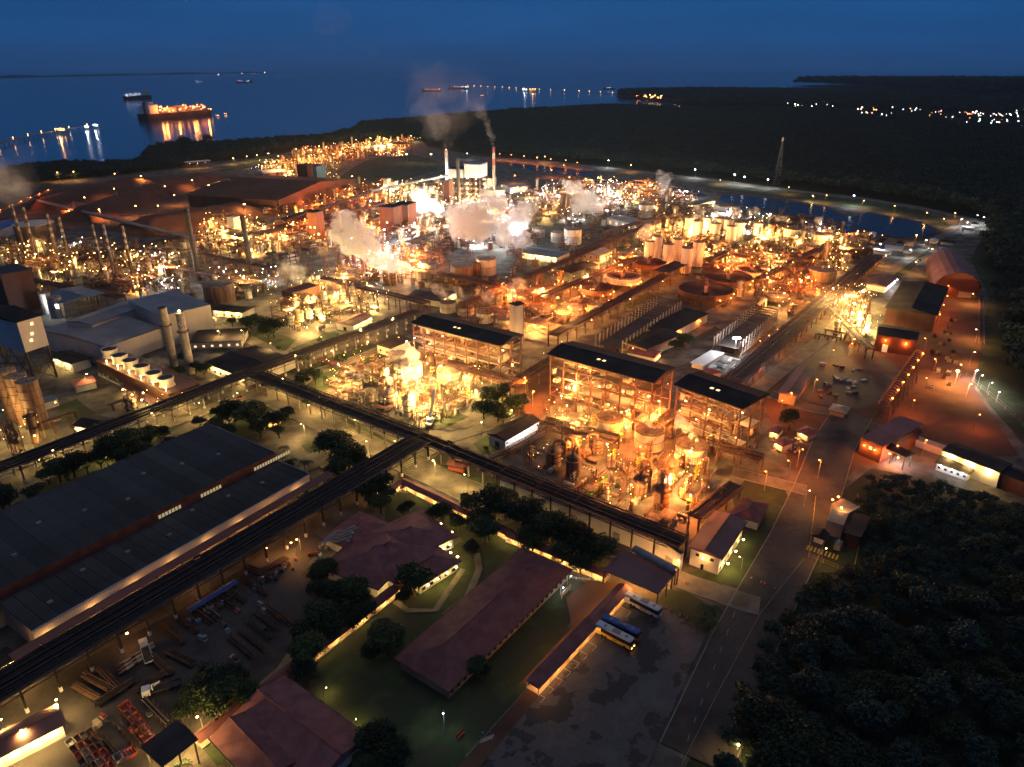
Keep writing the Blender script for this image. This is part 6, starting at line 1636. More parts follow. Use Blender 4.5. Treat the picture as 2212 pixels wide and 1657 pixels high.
# far woods: one mass
def forest(name, regions, proto, step, scale, seed, label, k_=1.0):
    rg = np.random.default_rng(seed); pts = []
    for poly, st in regions:
        P2 = [tuple(G(*p)) for p in poly]; A = np.array(P2); lo = A.min(0); hi = A.max(0)
        xs_, ys_ = np.meshgrid(np.arange(lo[0], hi[0], st), np.arange(lo[1], hi[1], st)); X = xs_.ravel()+rg.uniform(-.45,.45,xs_.size)*st; Y = ys_.ravel()+rg.uniform(-.45,.45,xs_.size)*st
        ins = np.zeros(X.size, bool); n = len(P2)
        for i in range(n):
            x0,y0 = P2[i]; x1,y1 = P2[(i+1)%n]
            if y0 == y1: continue
            c = ((y0 > Y) != (y1 > Y)) & (X < (x1-x0)*(Y-y0)/(y1-y0)+x0); ins ^= c
        X, Y = X[ins], Y[ins]; pts.append(np.stack([X, Y, np.zeros(X.size), np.full(X.size, st/10.0)], 1))
    P = np.concatenate(pts)
    me = bpy.data.meshes.new(name); me.vertices.add(len(P)); me.vertices.foreach_set('co', P[:,:3].ravel().astype(np.float32))
    at = me.attributes.new('size', 'FLOAT', 'POINT'); at.data.foreach_set('value', (k_*P[:,3]*rg.uniform(.8,1.45,len(P))).astype(np.float32))
    o = stuff(name, me, label)
    ng = bpy.data.node_groups.new(name, 'GeometryNodeTree'); ng.interface.new_socket('Geometry', in_out='INPUT', socket_type='NodeSocketGeometry'); ng.interface.new_socket('Geometry', in_out='OUTPUT', socket_type='NodeSocketGeometry')
    N = ng.nodes; i_ = N.new('NodeGroupInput'); o_ = N.new('NodeGroupOutput'); inst = N.new('GeometryNodeInstanceOnPoints'); oi = N.new('GeometryNodeObjectInfo'); oi.inputs['Object'].default_value = proto
    mp_ = N.new('GeometryNodeMeshToPoints'); na = N.new('GeometryNodeInputNamedAttribute'); na.data_type = 'FLOAT'; na.inputs['Name'].default_value = 'size'; cx_ = N.new('ShaderNodeCombineXYZ')
    rv = N.new('FunctionNodeRandomValue'); rv.data_type = 'FLOAT_VECTOR'; rv.inputs[0].default_value = (0,0,0); rv.inputs[1].default_value = (0,0,6.28)
    ng.links.new(i_.outputs[0], mp_.inputs[0]); ng.links.new(mp_.outputs[0], inst.inputs['Points']); ng.links.new(oi.outputs['Geometry'], inst.inputs['Instance'])
    for q in range(3): ng.links.new(na.outputs[0], cx_.inputs[q])
    ng.links.new(cx_.outputs[0], inst.inputs['Scale']); ng.links.new(rv.outputs[0], inst.inputs['Rotation']); ng.links.new(inst.outputs[0], o_.inputs[0])
    md = o.modifiers.new('scatter', 'NODES'); md.node_group = ng
    print(name, len(P)); return o
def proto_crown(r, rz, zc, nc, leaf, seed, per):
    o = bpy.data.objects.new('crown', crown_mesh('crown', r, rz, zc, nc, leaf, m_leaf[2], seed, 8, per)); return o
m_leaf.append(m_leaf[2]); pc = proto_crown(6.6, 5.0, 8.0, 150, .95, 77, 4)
# the prototype crown stands as a real tree among the wood
ptree = bpy.data.objects.new('tree', None); COL.objects.link(ptree); COL.objects.link(pc); pc.parent = ptree; ptree.location = (*G(2150, 640), 0)
ptree['label'] = 'tall tree at the front of the wood beyond the green strip on the right'; ptree['category'] = 'tree'
tk = bpy.data.objects.new('trunk', trunk_mb(5, .4, 5, 3).mesh('trunk', m_bark)); COL.objects.link(tk); tk.parent = ptree
SH = [(-500,440),(-100,390),(0,381),(115,364),(200,361),(308,359),(322,330),(360,319),(450,318),(560,310),(650,304),(700,302),(760,288),(778,273),(840,267),(900,263),(1010,251),(1100,245),(1200,240),(1300,234),(1400,235),(1480,241),(1700,240),(2211,262),(2900,330)]
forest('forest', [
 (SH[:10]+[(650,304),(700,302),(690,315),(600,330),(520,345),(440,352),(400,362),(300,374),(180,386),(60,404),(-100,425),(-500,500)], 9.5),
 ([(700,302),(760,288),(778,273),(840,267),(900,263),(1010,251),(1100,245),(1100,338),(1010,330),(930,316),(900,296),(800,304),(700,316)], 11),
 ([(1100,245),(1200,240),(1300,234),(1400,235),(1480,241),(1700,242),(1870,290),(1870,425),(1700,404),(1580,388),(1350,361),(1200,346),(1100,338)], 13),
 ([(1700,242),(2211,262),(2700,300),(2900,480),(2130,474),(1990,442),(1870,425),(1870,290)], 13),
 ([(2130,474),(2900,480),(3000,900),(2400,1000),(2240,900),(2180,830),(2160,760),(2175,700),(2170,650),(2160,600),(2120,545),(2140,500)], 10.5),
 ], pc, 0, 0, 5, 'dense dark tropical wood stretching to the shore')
forest('undergrowth', [(WOOD, 5.5), ([(1845,1100),(1875,1035),(2000,1050),(2270,1115),(2270,1155),(2100,1115),(1990,1105),(1900,1140),(1890,1235),(1862,1235)], 4.2)], pc, 0, 0, 9, 'low dense undergrowth beneath the trees of the near dark wood', .72)
forest('far_forest', [
 ([(1335,211),(1340,205),(1380,202),(1500,200),(1700,202),(1850,206),(2000,216),(2211,229),(2900,262),(2900,300),(2211,262),(1700,241),(1500,236),(1480,226),(1430,219)], 26),
 ([(1715,185.5),(1800,184),(2100,184.5),(2500,190),(2700,215),(2300,217),(2100,211),(2000,203),(1900,195)], 60),
 ], pc, 0, 0, 6, 'far dark woods on the headlands across the bay')
gt = [(395,312),(435,306),(770,330)]
for i, (x, y) in enumerate(((403,306),(452,300))):
    g = G(x, y+18); place(TREES[i], g.x, g.y, 0, 0, sc=3.2, label=f"{('left','right')[i]} tall lone tree rising above the shore wood below the tanker")
# the wooded mound inside the plant
# ================================================================ VEHICLES, YARD, PEOPLE
def textmesh(s, size, mat, name='lettering'):
    cu = bpy.data.curves.new(name, 'FONT'); cu.body = s; cu.size = size; cu.extrude = .02; cu.align_x = 'CENTER'; cu.align_y = 'CENTER'
    t = bpy.data.objects.new(name, cu); COL.objects.link(t); dg = bpy.context.evaluated_depsgraph_get()
    me = bpy.data.meshes.new_from_object(t.evaluated_get(dg)); bpy.data.objects.remove(t); me.materials.clear(); me.materials.append(mat); return me
def bus(A, B, label, body, roof, text, tmat, tside, tsize, low=None, lit=False):
    a, b = G(*A, 0), G(*B, 0); u = (b-a).normalized(); rot = math.atan2(u.y, u.x); c = (a+b)/2; L, Wd, H = 13.0, 2.6, 3.6
    k = Kit('coach', 'bus', 'coaches on the parking lot')
    mb = MB(); mb.prism([(-L/2,-Wd/2),(L/2-.5,-Wd/2),(L/2,-Wd/2+.4),(L/2,Wd/2-.4),(L/2-.5,Wd/2),(-L/2,Wd/2)], .45, 1.75); k.part('body', mb, low or body)
    k.part('upper_body', MB().prism([(-L/2,-Wd/2+.02),(L/2-.6,-Wd/2+.02),(L/2-.15,-Wd/2+.4),(L/2-.15,Wd/2-.4),(L/2-.6,Wd/2-.02),(-L/2,Wd/2-.02)], 1.75, H-.35), m_glass)
    k.part('roof', MB().prism([(-L/2,-Wd/2),(L/2-.7,-Wd/2),(L/2-.3,-Wd/2+.4),(L/2-.3,Wd/2-.4),(L/2-.7,Wd/2),(-L/2,Wd/2)], H-.35, H).prism([(-L/2+.2,-Wd/2+.25),(L/2-1,-Wd/2+.25),(L/2-1,Wd/2-.25),(-L/2+.2,Wd/2-.25)], H, H+.12), roof)
    k.part('rear_panel', MB().box(-L/2-.03,-L/2+2.0,-Wd/2-.02,Wd/2+.02,1.75,H-.5), body)
    k.part('air_conditioner', MB().cb(.5,0,H+.12,2.6,1.5,.28), m_grey); k.part('roof_hatch', MB().cb(-3.6,0,H+.12,.9,.9,.12).cb(4,0,H+.12,.9,.9,.12), m_grey)
    wh = MB().lathe([(.5,-.15),(.5,.15)], 14); wh.v = [(x, z, y+.5) for x, y, z in wh.v]
    k.part('wheel', wh, m_black, offs=[(x,y,0) for x in (-3.8,-2.6,4.2) for y in (-Wd/2+.1,Wd/2-.1)])
    k.part('headlight', MB().box(0,.05,-.2,.2,0,.22), GL['w'] if lit else m_white, offs=[(L/2,-.75,.8),(L/2,.75,.8)])
    k.part('mirror', MB().cb(0,0,0,.15,.3,.5), m_black, offs=[(L/2+.1,-Wd/2-.15,2.3),(L/2+.1,Wd/2+.15,2.3)])
    o = place(k, c.x, c.y, .36, rot, label=label); KEEP.append((c.x, c.y, 7))
    if text:
        me = textmesh(text, tsize, tmat); t = bpy.data.objects.new('lettering', me); COL.objects.link(t); t.parent = o
        t.location = (.8, -Wd/2-.03, 1.15); t.rotation_euler = (R(90), 0, 0)
    return o
bus((1358,1302),(1418,1333), 'white coach with large dark lettering, nearest the entrance canopy', m_white, m_white, 'RCR', m_glass, -1, 1.3)
bus((1307,1352),(1375,1384), 'dark blue coach parked beside the white and yellow one', m_blue, m_blue, None, None, 0, 1, low=m_orange, lit=False)
bus((1297,1368),(1358,1400), 'white-roofed coach with a yellow lower side and lit headlights', m_white, m_white, 'RJM', m_glass, -1, .8, low=m_yellow, lit=True)
def truck(x, y, rot, label, bed=7.5, crane=False, cab=m_white, bedc=m_dark):
    g = G(x, y); k = Kit('flatbed_truck', 'truck', 'trucks in the pipe yard')
    k.part('cab', MB().prism([(-1.1,-1.2),(1.1,-1.2),(1.1,1.2),(-1.1,1.2)], .6, 2.7), cab); k.part('windscreen', MB().box(1.1,1.14,-1,1,1.6,2.5), m_glass)
    k.part('chassis', MB().box(-bed-1.6,1,-.5,.5,.6,.95), m_black); k.part('bed', MB().box(-bed-1.6,-1.5,-1.25,1.25,1.0,1.15).box(-bed-1.6,-1.5,-1.25,-1.15,1.1,1.6).box(-bed-1.6,-1.5,1.15,1.25,1.1,1.6).box(-bed-1.7,-bed-1.6,-1.25,1.25,1.1,1.6), bedc)
    k.part('bed_floor', MB().box(-bed-1.5,-1.6,-1.1,1.1,1.15,1.2), m_dark)
    wh = MB().lathe([(.5,-.18),(.5,.18)], 12); wh.v = [(a, c, b+.5) for a, b, c in wh.v]; k.part('wheel', wh, m_black, offs=[(q,s,0) for q in (0,-bed*.7,-bed*.7-1.2) for s in (-1,1)])
    if crane: k.part('loader_crane', MB().bar((-1.6,0,1.2),(-1.6,0,3.2),.25).bar((-1.6,0,3.2),(-4,0,3.6),.2).bar((-4,0,3.6),(-2.2,0,2.6),.15), m_white)
    place(k, g.x, g.y, .1, rot, label=label); KEEP.append((g.x, g.y, 5))
truck(312,1398,R(125),'white flatbed truck with a pale-edged bed in the pipe yard', bedc=m_white)
truck(318,1502,R(205),'white-cabbed crane truck pulled up by the dark trees', crane=True)
truck(612,1480+0,R(120),'dark truck standing under the trees beside the pipe racks', cab=m_grey)
def car(x, y, rot, mat, label=None, auto=None, lit=False):
    g = G(x, y); k = Kit('parked_car', 'car', 'small cars around the plant')
    k.part('body', MB().prism([(-2.1,-.85),(2.1,-.85),(2.2,0),(2.1,.85),(-2.1,.85)], .3, .95), mat)
    k.part('cabin', MB().add([(-1.6,-.8,.95),(1.0,-.8,.95),(1.0,.8,.95),(-1.6,.8,.95),(-1.2,-.65,1.5),(.4,-.65,1.5),(.4,.65,1.5),(-1.2,.65,1.5)], [(4,5,6,7),(0,1,5,4),(1,2,6,5),(2,3,7,6),(3,0,4,7)]), m_glass)
    wh = MB().lathe([(.33,-.1),(.33,.1)], 10); wh.v = [(a, c, b+.33) for a, b, c in wh.v]; k.part('wheel', wh, m_black, offs=[(q,s*.8,0) for q in (-1.3,1.3) for s in (-1,1)])
    if lit: k.part('headlight', MB().box(2.15,2.25,-.15,.15,.5,.7), g_wht, offs=[(0,-.6,0),(0,.6,0)])
    place(k, g.x, g.y, .28, rot, label=label, auto=auto); KEEP.append((g.x, g.y, 2))
car(2010,539,R(130),m_white,'car with lit headlights on the far right road', lit=True)
for x, y, m in ((1273,892-420,m_grey),(462,928-40,m_white),(520,862,m_red),(2080,500,m_grey),(2072,508,m_white),(1985,565,m_white),(1860,700,m_grey),(1995,515,m_red)):
    car(x, y, GA+rnd.choice((0,1.57)), m, auto='small parked car')
# people by the crossing
def person(x, y, rot, shirt, trousers, label, step=.25):
    g = G(x, y); import bmesh
    J = [((0,0,.95),(.16,.11)),((0,0,1.2),(.15,.1)),((0,0,1.42),(.17,.1)),((0,0,1.52),(.055,.055)),((0,.01,1.62),(.09,.1)),((0,.01,1.74),(.085,.095)),
         ((-.1,0,.9),(.09,.09)),((-.11,step*.5,.5),(.06,.06)),((-.11,step*.3-.05,.06),(.04,.045)),((-.11,step*.3+.12,.03),(.04,.03)),
         ((.1,0,.9),(.09,.09)),((.11,-step*.2,.5),(.06,.06)),((.11,-step*.9,.08),(.04,.045)),((.11,-step*.9+.14,.03),(.04,.03)),
         ((-.21,0,1.4),(.055,.055)),((-.27,-.03,1.14),(.042,.042)),((-.26,.1,.9),(.035,.035)),((-.25,.15,.8),(.03,.02)),
         ((.21,0,1.4),(.055,.055)),((.27,-.03,1.14),(.042,.042)),((.26,.08,.9),(.035,.035)),((.25,.13,.8),(.03,.02))]
    E_ = [(0,1),(1,2),(2,3),(3,4),(4,5),(0,6),(6,7),(7,8),(8,9),(0,10),(10,11),(11,12),(12,13),(2,14),(14,15),(15,16),(16,17),(2,18),(18,19),(19,20),(20,21)]
    me = bpy.data.meshes.new('body'); me.from_pydata([j[0] for j in J], E_, []); o = bpy.data.objects.new('body', me); COL.objects.link(o)
    md = o.modifiers.new('s', 'SKIN'); 
    for i, j in enumerate(J): me.skin_vertices[0].data[i].radius = j[1]
    me.skin_vertices[0].data[0].use_root = True
    o.modifiers.new('u', 'SUBSURF').levels = 1
    dg = bpy.context.evaluated_depsgraph_get(); m2 = bpy.data.meshes.new_from_object(o.evaluated_get(dg)); bpy.data.objects.remove(o)
    for m in (m_skin, shirt, trousers, m_black): m2.materials.append(m)
    for p in m2.polygons:
        c = p.center; p.material_index = 3 if (c.z > 1.67 or c.z < .1) else 0 if (c.z > 1.5 or (abs(c.x) > .22 and c.z < 1.2)) else 1 if c.z > .95 else 2
    r = bpy.data.objects.new('person', m2); COL.objects.link(r); r.location = (g.x, g.y, .4); r.rotation_euler.z = rot; r['label'] = label; r['category'] = 'person'; r['group'] = 'people by the zebra crossing'
m_skin = M('skin', (.35,.2,.13), rough=.6)
person(1043,1591,R(200),m_white,m_glass,'person in a pale shirt standing at the left of the zebra crossing')
person(1047,1588,R(30),m_blue,m_glass,'person in a dark blue shirt right behind the one in pale')
person(1058,1590,R(100),m_grey,m_glass,'person in a grey shirt walking alone right of the pair', .35)
# cones
ck = Kit('traffic_cone', 'traffic cone', 'traffic cones'); ck.part('cone', MB().lathe([(.34,.04),(.06,1.0)], 12), m_orange); ck.part('foot', MB().cb(0,0,0,.75,.75,.06), m_black); ck.part('stripe', MB().lathe([(.235,.45),(.18,.6)], 12), m_white)
for x, y in ((1482,1262),(1622,1252),(1643,1261),(1650,1264),(1672,1275),(1450,1322),(1467,1332),(1483,1338),(1437,1316)):
    g = G(x, y); place(ck, g.x, g.y, .36, 0, sc=1.25, auto='orange traffic cone')
# mobile crane
g = G(930,890+25); k = Kit('mobile_crane', 'crane'); k.part('carrier', MB().cb(0,0,.8,10,2.6,1.2), m_white); k.part('cab', MB().cb(3.8,0,2,2,2.4,1.4), m_glass)
k.part('turntable', MB().cb(-1,0,2,3.5,2.4,1.6), m_white); bm_ = MB()
for s in (-.5,.5): bm_.bar((-1,s,3.4),(10,s,15),.28)
k.part('boom', bm_.bar((-1,0,3.8),(10,0,15.4),.3), m_white)
wh = MB().lathe([(.6,-.2),(.6,.2)], 12); wh.v = [(a, c, b+.6) for a, b, c in wh.v]; k.part('wheel', wh, m_black, offs=[(q,s*1.1,0) for q in (-4,-2,1.5,3.6) for s in (-1,1)])
place(k, g.x, g.y, .1, R(80), label='white mobile crane with a raised boom at the foot of the left evaporators'); KEEP.append((g.x,g.y,5))
g = G(1294,1062); k = Kit('boom_lift', 'crane'); k.part('boom', MB().bar((-7,0,1.5),(7,0,5),.55).bar((-6,0,2.6),(6,0,5.6),.35), m_green); k.part('carrier', MB().cb(-4,0,.5,7,2.4,1.4), m_dark)
k.part('wheel', wh, m_black, offs=[(q,s*1.1,0) for q in (-6,-2) for s in (-1,1)]); place(k, g.x, g.y, .05, R(52), label='bright green telescopic boom machine in the front plant'); KEEP.append((g.x,g.y,7))
k = Kit('portable_toilet', 'toilet cabin'); k.part('cabin', MB().cb(0,0,0,1.3,1.3,2.4), m_blue); k.part('door', MB().box(-.4,.4,-.7,-.65,.1,2.1), m_lblue); g = G(1537,1054); place(k, g.x, g.y, .05, GA, label='small blue cabin at the right edge of the front plant')
# pipe-yard racks and stock
def stock(x, y, rot, n, L, mat, kind, label=None, auto=None):
    g = G(x, y); k = Kit(kind, 'storage rack', 'storage racks in the pipe yard')
    k.part('upright', MB().box(-.08,.08,-1.1,1.1,0,.12).box(-.08,.08,-1.1,-1.0,0,1.9).box(-.08,.08,1.0,1.1,0,1.9), m_rust, offs=[(-L/2+L*i/5,0,0) for i in range(6)])
    rr = random.Random(int(x))
    for i in range(n):
        yy = rr.uniform(-.8,.8); z = .3+1.3*i/n; r = rr.choice((.08,.12,.16)); k.part('stored_pipe', MB().bar((-L/2+rr.uniform(-1,.5),yy,z),(L/2+rr.uniform(-.5,1),yy,z),r,6), rr.choice((mat, m_rust, m_dark)))
    place(k, g.x, g.y, .1, rot, label=label, auto=auto)
for i, (x, y, r_) in enumerate(((478,1298,0),(505,1285,0),(550,1270,0),(433,1330,0),(400,1350,0),(372,1372,0),(575,1345,0),(560,1365,0),(520,1400,0),(600,1330,0),(215,1478,.2),(300,1570,0),(340,1540,0),(280,1590,0),(230,1612,0),(545,1385,0),(450,1320,0))):
    stock(x, y, R(-38)+r_, 9, 13, rnd.choice((m_rust, m_grey, m_dark)), 'pipe_rack_stock', auto='low rack of stored pipes')
k = Kit('tarpaulin_roof', 'tarpaulin'); k.part('sheet', MB().gable(-9,9,-1.3,1.3,1.8,.5,.1,.05), m_blue); k.part('post', MB().box(-.06,.06,-.06,.06,0,1.8), m_dark, offs=[(x,y,0) for x in (-8,0,8) for y in (-1,1)])
g = G(462,1295); place(k, g.x, g.y, .1, R(54), label='long bright blue tarpaulin roof over a rack in the pipe yard')
for i in range(46):
    if i < 12: x, y, m = 268+(i//2)*9.5+(i%2)*8, 1533+(i//2)*13-(i%2)*6, m_red
    elif i < 40: j = i-12; x, y, m = 155+(j%4)*14+(j//4)*9, 1610-(j%4)*7+(j//4)*14, rnd.choice((m_red,m_red,m_dark,m_grey,m_rust))
    else: x, y, m = 250+(i-40)*7, 1645-(i-40)*3, rnd.choice((m_lblue,m_blue,m_red))
    g = G(x, y); kk = Kit('waste_skip', 'skip', 'open skips and bins in the bottom left yard')
    kk.part('tub', MB().add([(-1.1,-.8,.1),(1.1,-.8,.1),(1.1,.8,.1),(-1.1,.8,.1),(-1.5,-1,1.3),(1.5,-1,1.3),(1.5,1,1.3),(-1.5,1,1.3),(-1.35,-.85,1.3),(1.35,-.85,1.3),(1.35,.85,1.3),(-1.35,.85,1.3),(-1.1,-.7,.5),(1.1,-.7,.5),(1.1,.7,.5),(-1.1,.7,.5)],
        [(3,2,1,0),(0,1,5,4),(1,2,6,5),(2,3,7,6),(3,0,4,7),(4,5,9,8),(5,6,10,9),(6,7,11,10),(7,4,8,11),(8,9,13,12),(9,10,14,13),(10,11,15,14),(11,8,12,15),(12,13,14,15)]), m)
    kk.part('skid', MB().box(-1,1,-.06,.06,0,.12), m_dark, offs=[(0,-.5,0),(0,.5,0)])
    place(kk, g.x, g.y, .1, R(-38)+rnd.uniform(-.1,.1), auto=('red' if m is m_red else 'blue' if m in (m_blue, m_lblue) else 'dark')+' open skip')
for i in range(26):
    x = 265+(i%9)*8+(i//9)*3; y = 1436-(i%9)*5.5+(i//9)*7; g = G(x-5, y+5); kk = Kit('rolled_belt', 'roll', 'rolls stacked beside the long rack'); m = MB().lathe([(.55,-1.1),(.55,1.1)], 12); m.v = [(a, c, b+.55) for a, b, c in m.v]
    kk.part('roll', m, m_wallt if i % 3 else m_rust); kk.part('core', MB().bar((0,-1.2,.55),(0,1.2,.55),.15,6), m_dark); place(kk, g.x, g.y, .1, R(-38), auto='pale rolled bundle')
for i in range(60):
    t = rnd.random(); x = 400+t*330+rnd.uniform(-8,8); y = 1345-t*190+rnd.uniform(-6,10); g = G(x, y+8); 
    kk = Kit('scrap_part', 'machine part', 'machine parts stored under the long rack'); rr = rnd.random()
    kk.part('body', (MB().cb(0,0,0,rnd.uniform(.8,2),rnd.uniform(.6,1.4),rnd.uniform(.6,1.4)) if rr < .5 else MB().cyl(0,0,0,rnd.uniform(.5,1.5),rnd.uniform(.4,.8),10)), rnd.choice((m_rust,m_grey,m_dark,m_white,m_lblue,m_red)))
    kk.part('flange', MB().cyl(0,0,1.2,1.35,.5,8).bar((0,0,.6),(1.2,.3,1.1),.12,5), m_rust)
    place(kk, g.x, g.y, .1, rnd.random()*3, auto='stored machine part')
for i in range(9):
    x, y = ((215,1480),(235,1470),(250,1500),(190,1500),(350,1440),(390,1425),(560,1240),(590,1225),(330,1475))[i]; g = G(x, y); k = Kit('pipe_trailer', 'trailer', 'trailers loaded with pipes in the pipe yard'); rr = random.Random(i)
    k.part('frame', MB().box(-6,6,-1.2,1.2,.8,1.0), m_dark); wh2 = MB().lathe([(.5,-.2),(.5,.2)], 10); wh2.v = [(a, c, b+.5) for a, b, c in wh2.v]; k.part('wheel', wh2, m_black, offs=[(q,s,0) for q in (-4.5,-3.3,3.5) for s in (-1,1)])
    for j in range(7): k.part('loaded_pipe', MB().bar((-6+rr.random(),-1+j*.33,1.2+.3*(j%2)),(6-rr.random(),-1+j*.33,1.2+.3*(j%2)),.2,6), rr.choice((m_dark, m_rust, m_rust)))
    place(k, g.x, g.y, .1, R(-38)+rr.choice((0, .2, 1.57)), auto='trailer loaded with pipes'); KEEP.append((g.x, g.y, 5))
for i in range(34):
    x = rnd.uniform(120, 640); y = 1780-x*.72+rnd.uniform(-120, 40); g = G(x, y)
    if not free(g.x, g.y, 2): continue
    k = Kit('storage_crate', 'crate', 'crates and pallets in the pipe yard'); k.part('crate', MB().cb(0,0,.15,rnd.uniform(1,3),rnd.uniform(.8,1.6),rnd.uniform(.5,1.3)), rnd.choice((m_wallt, m_rust, m_grey, m_dark, m_lblue, m_red))); k.part('pallet', MB().cb(0,0,0,2.2,1.4,.14), m_wallt)
    place(k, g.x, g.y, .1, R(-38)+rnd.uniform(-.2,.2), auto='crate on a pallet')
# muddy yard objects
for i in range(26):
    x = 1770+rnd.random()*110; y = 780+rnd.random()*80; g = G(x, y)
    if free(g.x, g.y, 1.5):
        kk = Kit('construction_material', 'building material', 'building material in the muddy yard'); kk.part('stack', MB().cb(0,0,0,rnd.uniform(1.5,4),rnd.uniform(1,2),rnd.uniform(.5,1.4)), rnd.choice((m_grey,m_dark,m_rust,m_wall)))
        kk.part('batten', MB().box(-1.6,1.6,-.08,.08,-.02,.1), m_wallt, offs=[(0,-.4,1.4),(0,.4,1.4)]) if rnd.random() < .3 else None
        place(kk, g.x, g.y, .08, rnd.random()*3, auto='stack of building material')
for i in range(36):
    x = 2010+rnd.random()*55; y = 660+rnd.random()*180; g = G(x, y)
    if free(g.x, g.y, 1.5):
        kk = Kit('steel_bin', 'bin', 'bins beside the dirt road'); kk.part('tub', MB().box(-1.6,1.6,-1.1,-1.0,0,1.2).box(-1.6,1.6,1.0,1.1,0,1.2).box(-1.6,-1.5,-1,1,0,1.2).box(1.5,1.6,-1,1,0,1.2).box(-1.5,1.5,-1,1,0,.4), rnd.choice((m_rust,m_grey,m_dark,m_wallt)))
        place(kk, g.x, g.y, .08, GA+rnd.uniform(-.1,.1), auto='open steel bin')
# ducts on the canteen
for i in range(4):
    g0 = G(690+i*6, 1180-i*5, 7); g1 = G(752+i*5, 1168-i*9, 7); k = Kit('air_duct', 'air duct', 'silver ducts on the canteen roof')
    d = g1-g0; k.part('duct', MB().tube([(0,0,6),(0,0,8),(d.x*.3,d.y*.3+1,8.3),(d.x*.6,d.y*.6-1,8.3),(d.x,d.y,8.1),(d.x,d.y,6)], .42, 8), m_grey, True); k.part('clamp', MB().cyl(0,0,7,7.2,.55,10), m_white, offs=[(0,0,0),(d.x,d.y,0)])
    place(k, g0.x, g0.y, 0, 0, label=f"{('first','second','third','last')[i]} silver air duct from the left on the canteen roof")
for i, (x, y) in enumerate(((704,1222),(722,1224))):
    g = G(x, y); k = Kit('yellow_cart', 'cart', 'yellow carts behind the canteen'); k.part('box', MB().cb(0,0,.4,3,1.6,1.2), m_yellow); k.part('lid', MB().cb(0,0,1.62,3.1,1.7,.1), m_white); k.part('wheel', MB().cb(0,0,0,.5,.2,.5), m_black, offs=[(x_,y_,0) for x_ in (-1,1) for y_ in (-.7,.7)])
    place(k, g.x, g.y, .1, R(55), label=f"{('left','right')[i]} yellow lidded cart in the lit yard beside the canteen")
# yellow hut beside the parking lawn, sign boards, red bench
g = G(995,1592); k = Kit('park_bench', 'bench'); k.part('seat', MB().cb(0,0,.45,2,.5,.08), m_red); k.part('backrest', MB().cb(0,.3,.6,2,.08,.5), m_red); k.part('leg', MB().cb(0,0,0,.1,.5,.45), m_grey, offs=[(-.8,0,0),(.8,0,0)]); place(k, g.x, g.y, .1, R(55), sc=1.5, label='red bench on the dark lawn near the zebra crossing')
g = G(1222,1285+0); k = Kit('notice_board', 'sign'); k.part('panel', MB().box(-3,3,-.06,.06,1,2.6), m_grey); k.part('post', MB().box(-.07,.07,-.07,.07,0,1), m_grey, offs=[(-2.6,0,0),(2.6,0,0)]); place(k, g.x, g.y, .1, R(53), label='long pale board on the lawn edge beside the brown paved yard')
# fence posts along the parking lawn, fences
def fence(pts, h, label, step=4, mat=m_grey, mesh=False):
    P = [G(*p) for p in pts]; k = Kit('fence', 'fence'); o = P[0]; offs = []; rails = []
    for a, b in zip(P, P[1:]):
        n = max(1, int((b-a).length/step))
        for i in range(n): q = a+(b-a)*(i/n)-o; offs.append((q.x, q.y, 0))
        rails.append((a-o, b-o))
    k.part('post', MB().box(-.06,.06,-.06,.06,0,h), mat, offs=offs[:250])
    for z in ((h*.5, h-.1)):
        m = MB()
        for a, b in rails: m.bar((a.x,a.y,z),(b.x,b.y,z),.05,3)
        k.part('rail', m, mat)
    place(k, o.x, o.y, 0, 0, label=label)
fence([(1005,1640),(1100,1535),(1150,1478)], 1.2, 'low fence between the dark lawn and the brown pavement', 5)
fence([(1230,1250),(1300,1258)], 1.1, 'white railing in front of the entrance canopy', 2, m_white)
fence([(2085,815),(2150,870),(2230,940)], 3, 'wire fence with lamp posts on the lit green slope at the right', 8, m_grey)
fence([(1470,1657),(1560,1480),(1640,1330),(1735,1210)], 1.0, 'pale edge rail along the wide street and the wood', 6, m_kerb)
fence([(1760,1080),(1745,1205),(1840,1245),(1860,1150),(1850,1075)], 2.2, 'yellow fence around the small plant right of the street', 4, m_yellow)
fence([(1110,482-140),(1350,372),(1580,398),(1700,414),(1870,434),(1990,452),(2110,484)], 2.2, 'fence of the far perimeter road', 12, m_grey)
# scattered red brick heap
for i in range(40):
    x = 1670+rnd.random()*60; y = 945+rnd.random()*35; g = G(x, y); kk = Kit('rubble_block', 'rubble', 'rubble blocks in the walled yard'); kk.part('block', MB().blob(0,0,.4,rnd.uniform(.5,1.1),.5,1,i,.6), rnd.choice((m_red,m_wallt,m_rust,m_grey)))
    place(kk, g.x, g.y, .05, rnd.random()*3, auto='rough rubble block')
# lattice tower in the wood
def lattice(x, y, ty, label, w0=3.5):
    g = G(x, y); h = zt(g.y, ty); k = Kit('lattice_mast', 'mast'); 
    m = MB(); n = int(h/5)
    for sx in (-1,1):
        for sy in (-1,1): m.bar((sx*w0,sy*w0,0),(sx*.5,sy*.5,h),.22,4)
    k.part('leg', m, m_grey); b = MB()
    for i in range(n):
        z0, z1 = h*i/n, h*(i+1)/n; a0 = w0+(.5-w0)*i/n; a1 = w0+(.5-w0)*(i+1)/n
        for s in (-1,1): b.bar((-a0,s*a0,z0),(a1,s*a1,z1),.12,3); b.bar((s*a0,a0,z0),(s*a1,-a1,z1),.12,3)
    k.part('lattice', b, m_grey); k.part('antenna', MB().cb(0,0,h-6,2,2,5), m_white)
    place(k, g.x, g.y, 0, 0, label=label)
lattice(1676, 400, 296, 'tall lattice mast rising from the dark wood', 4)
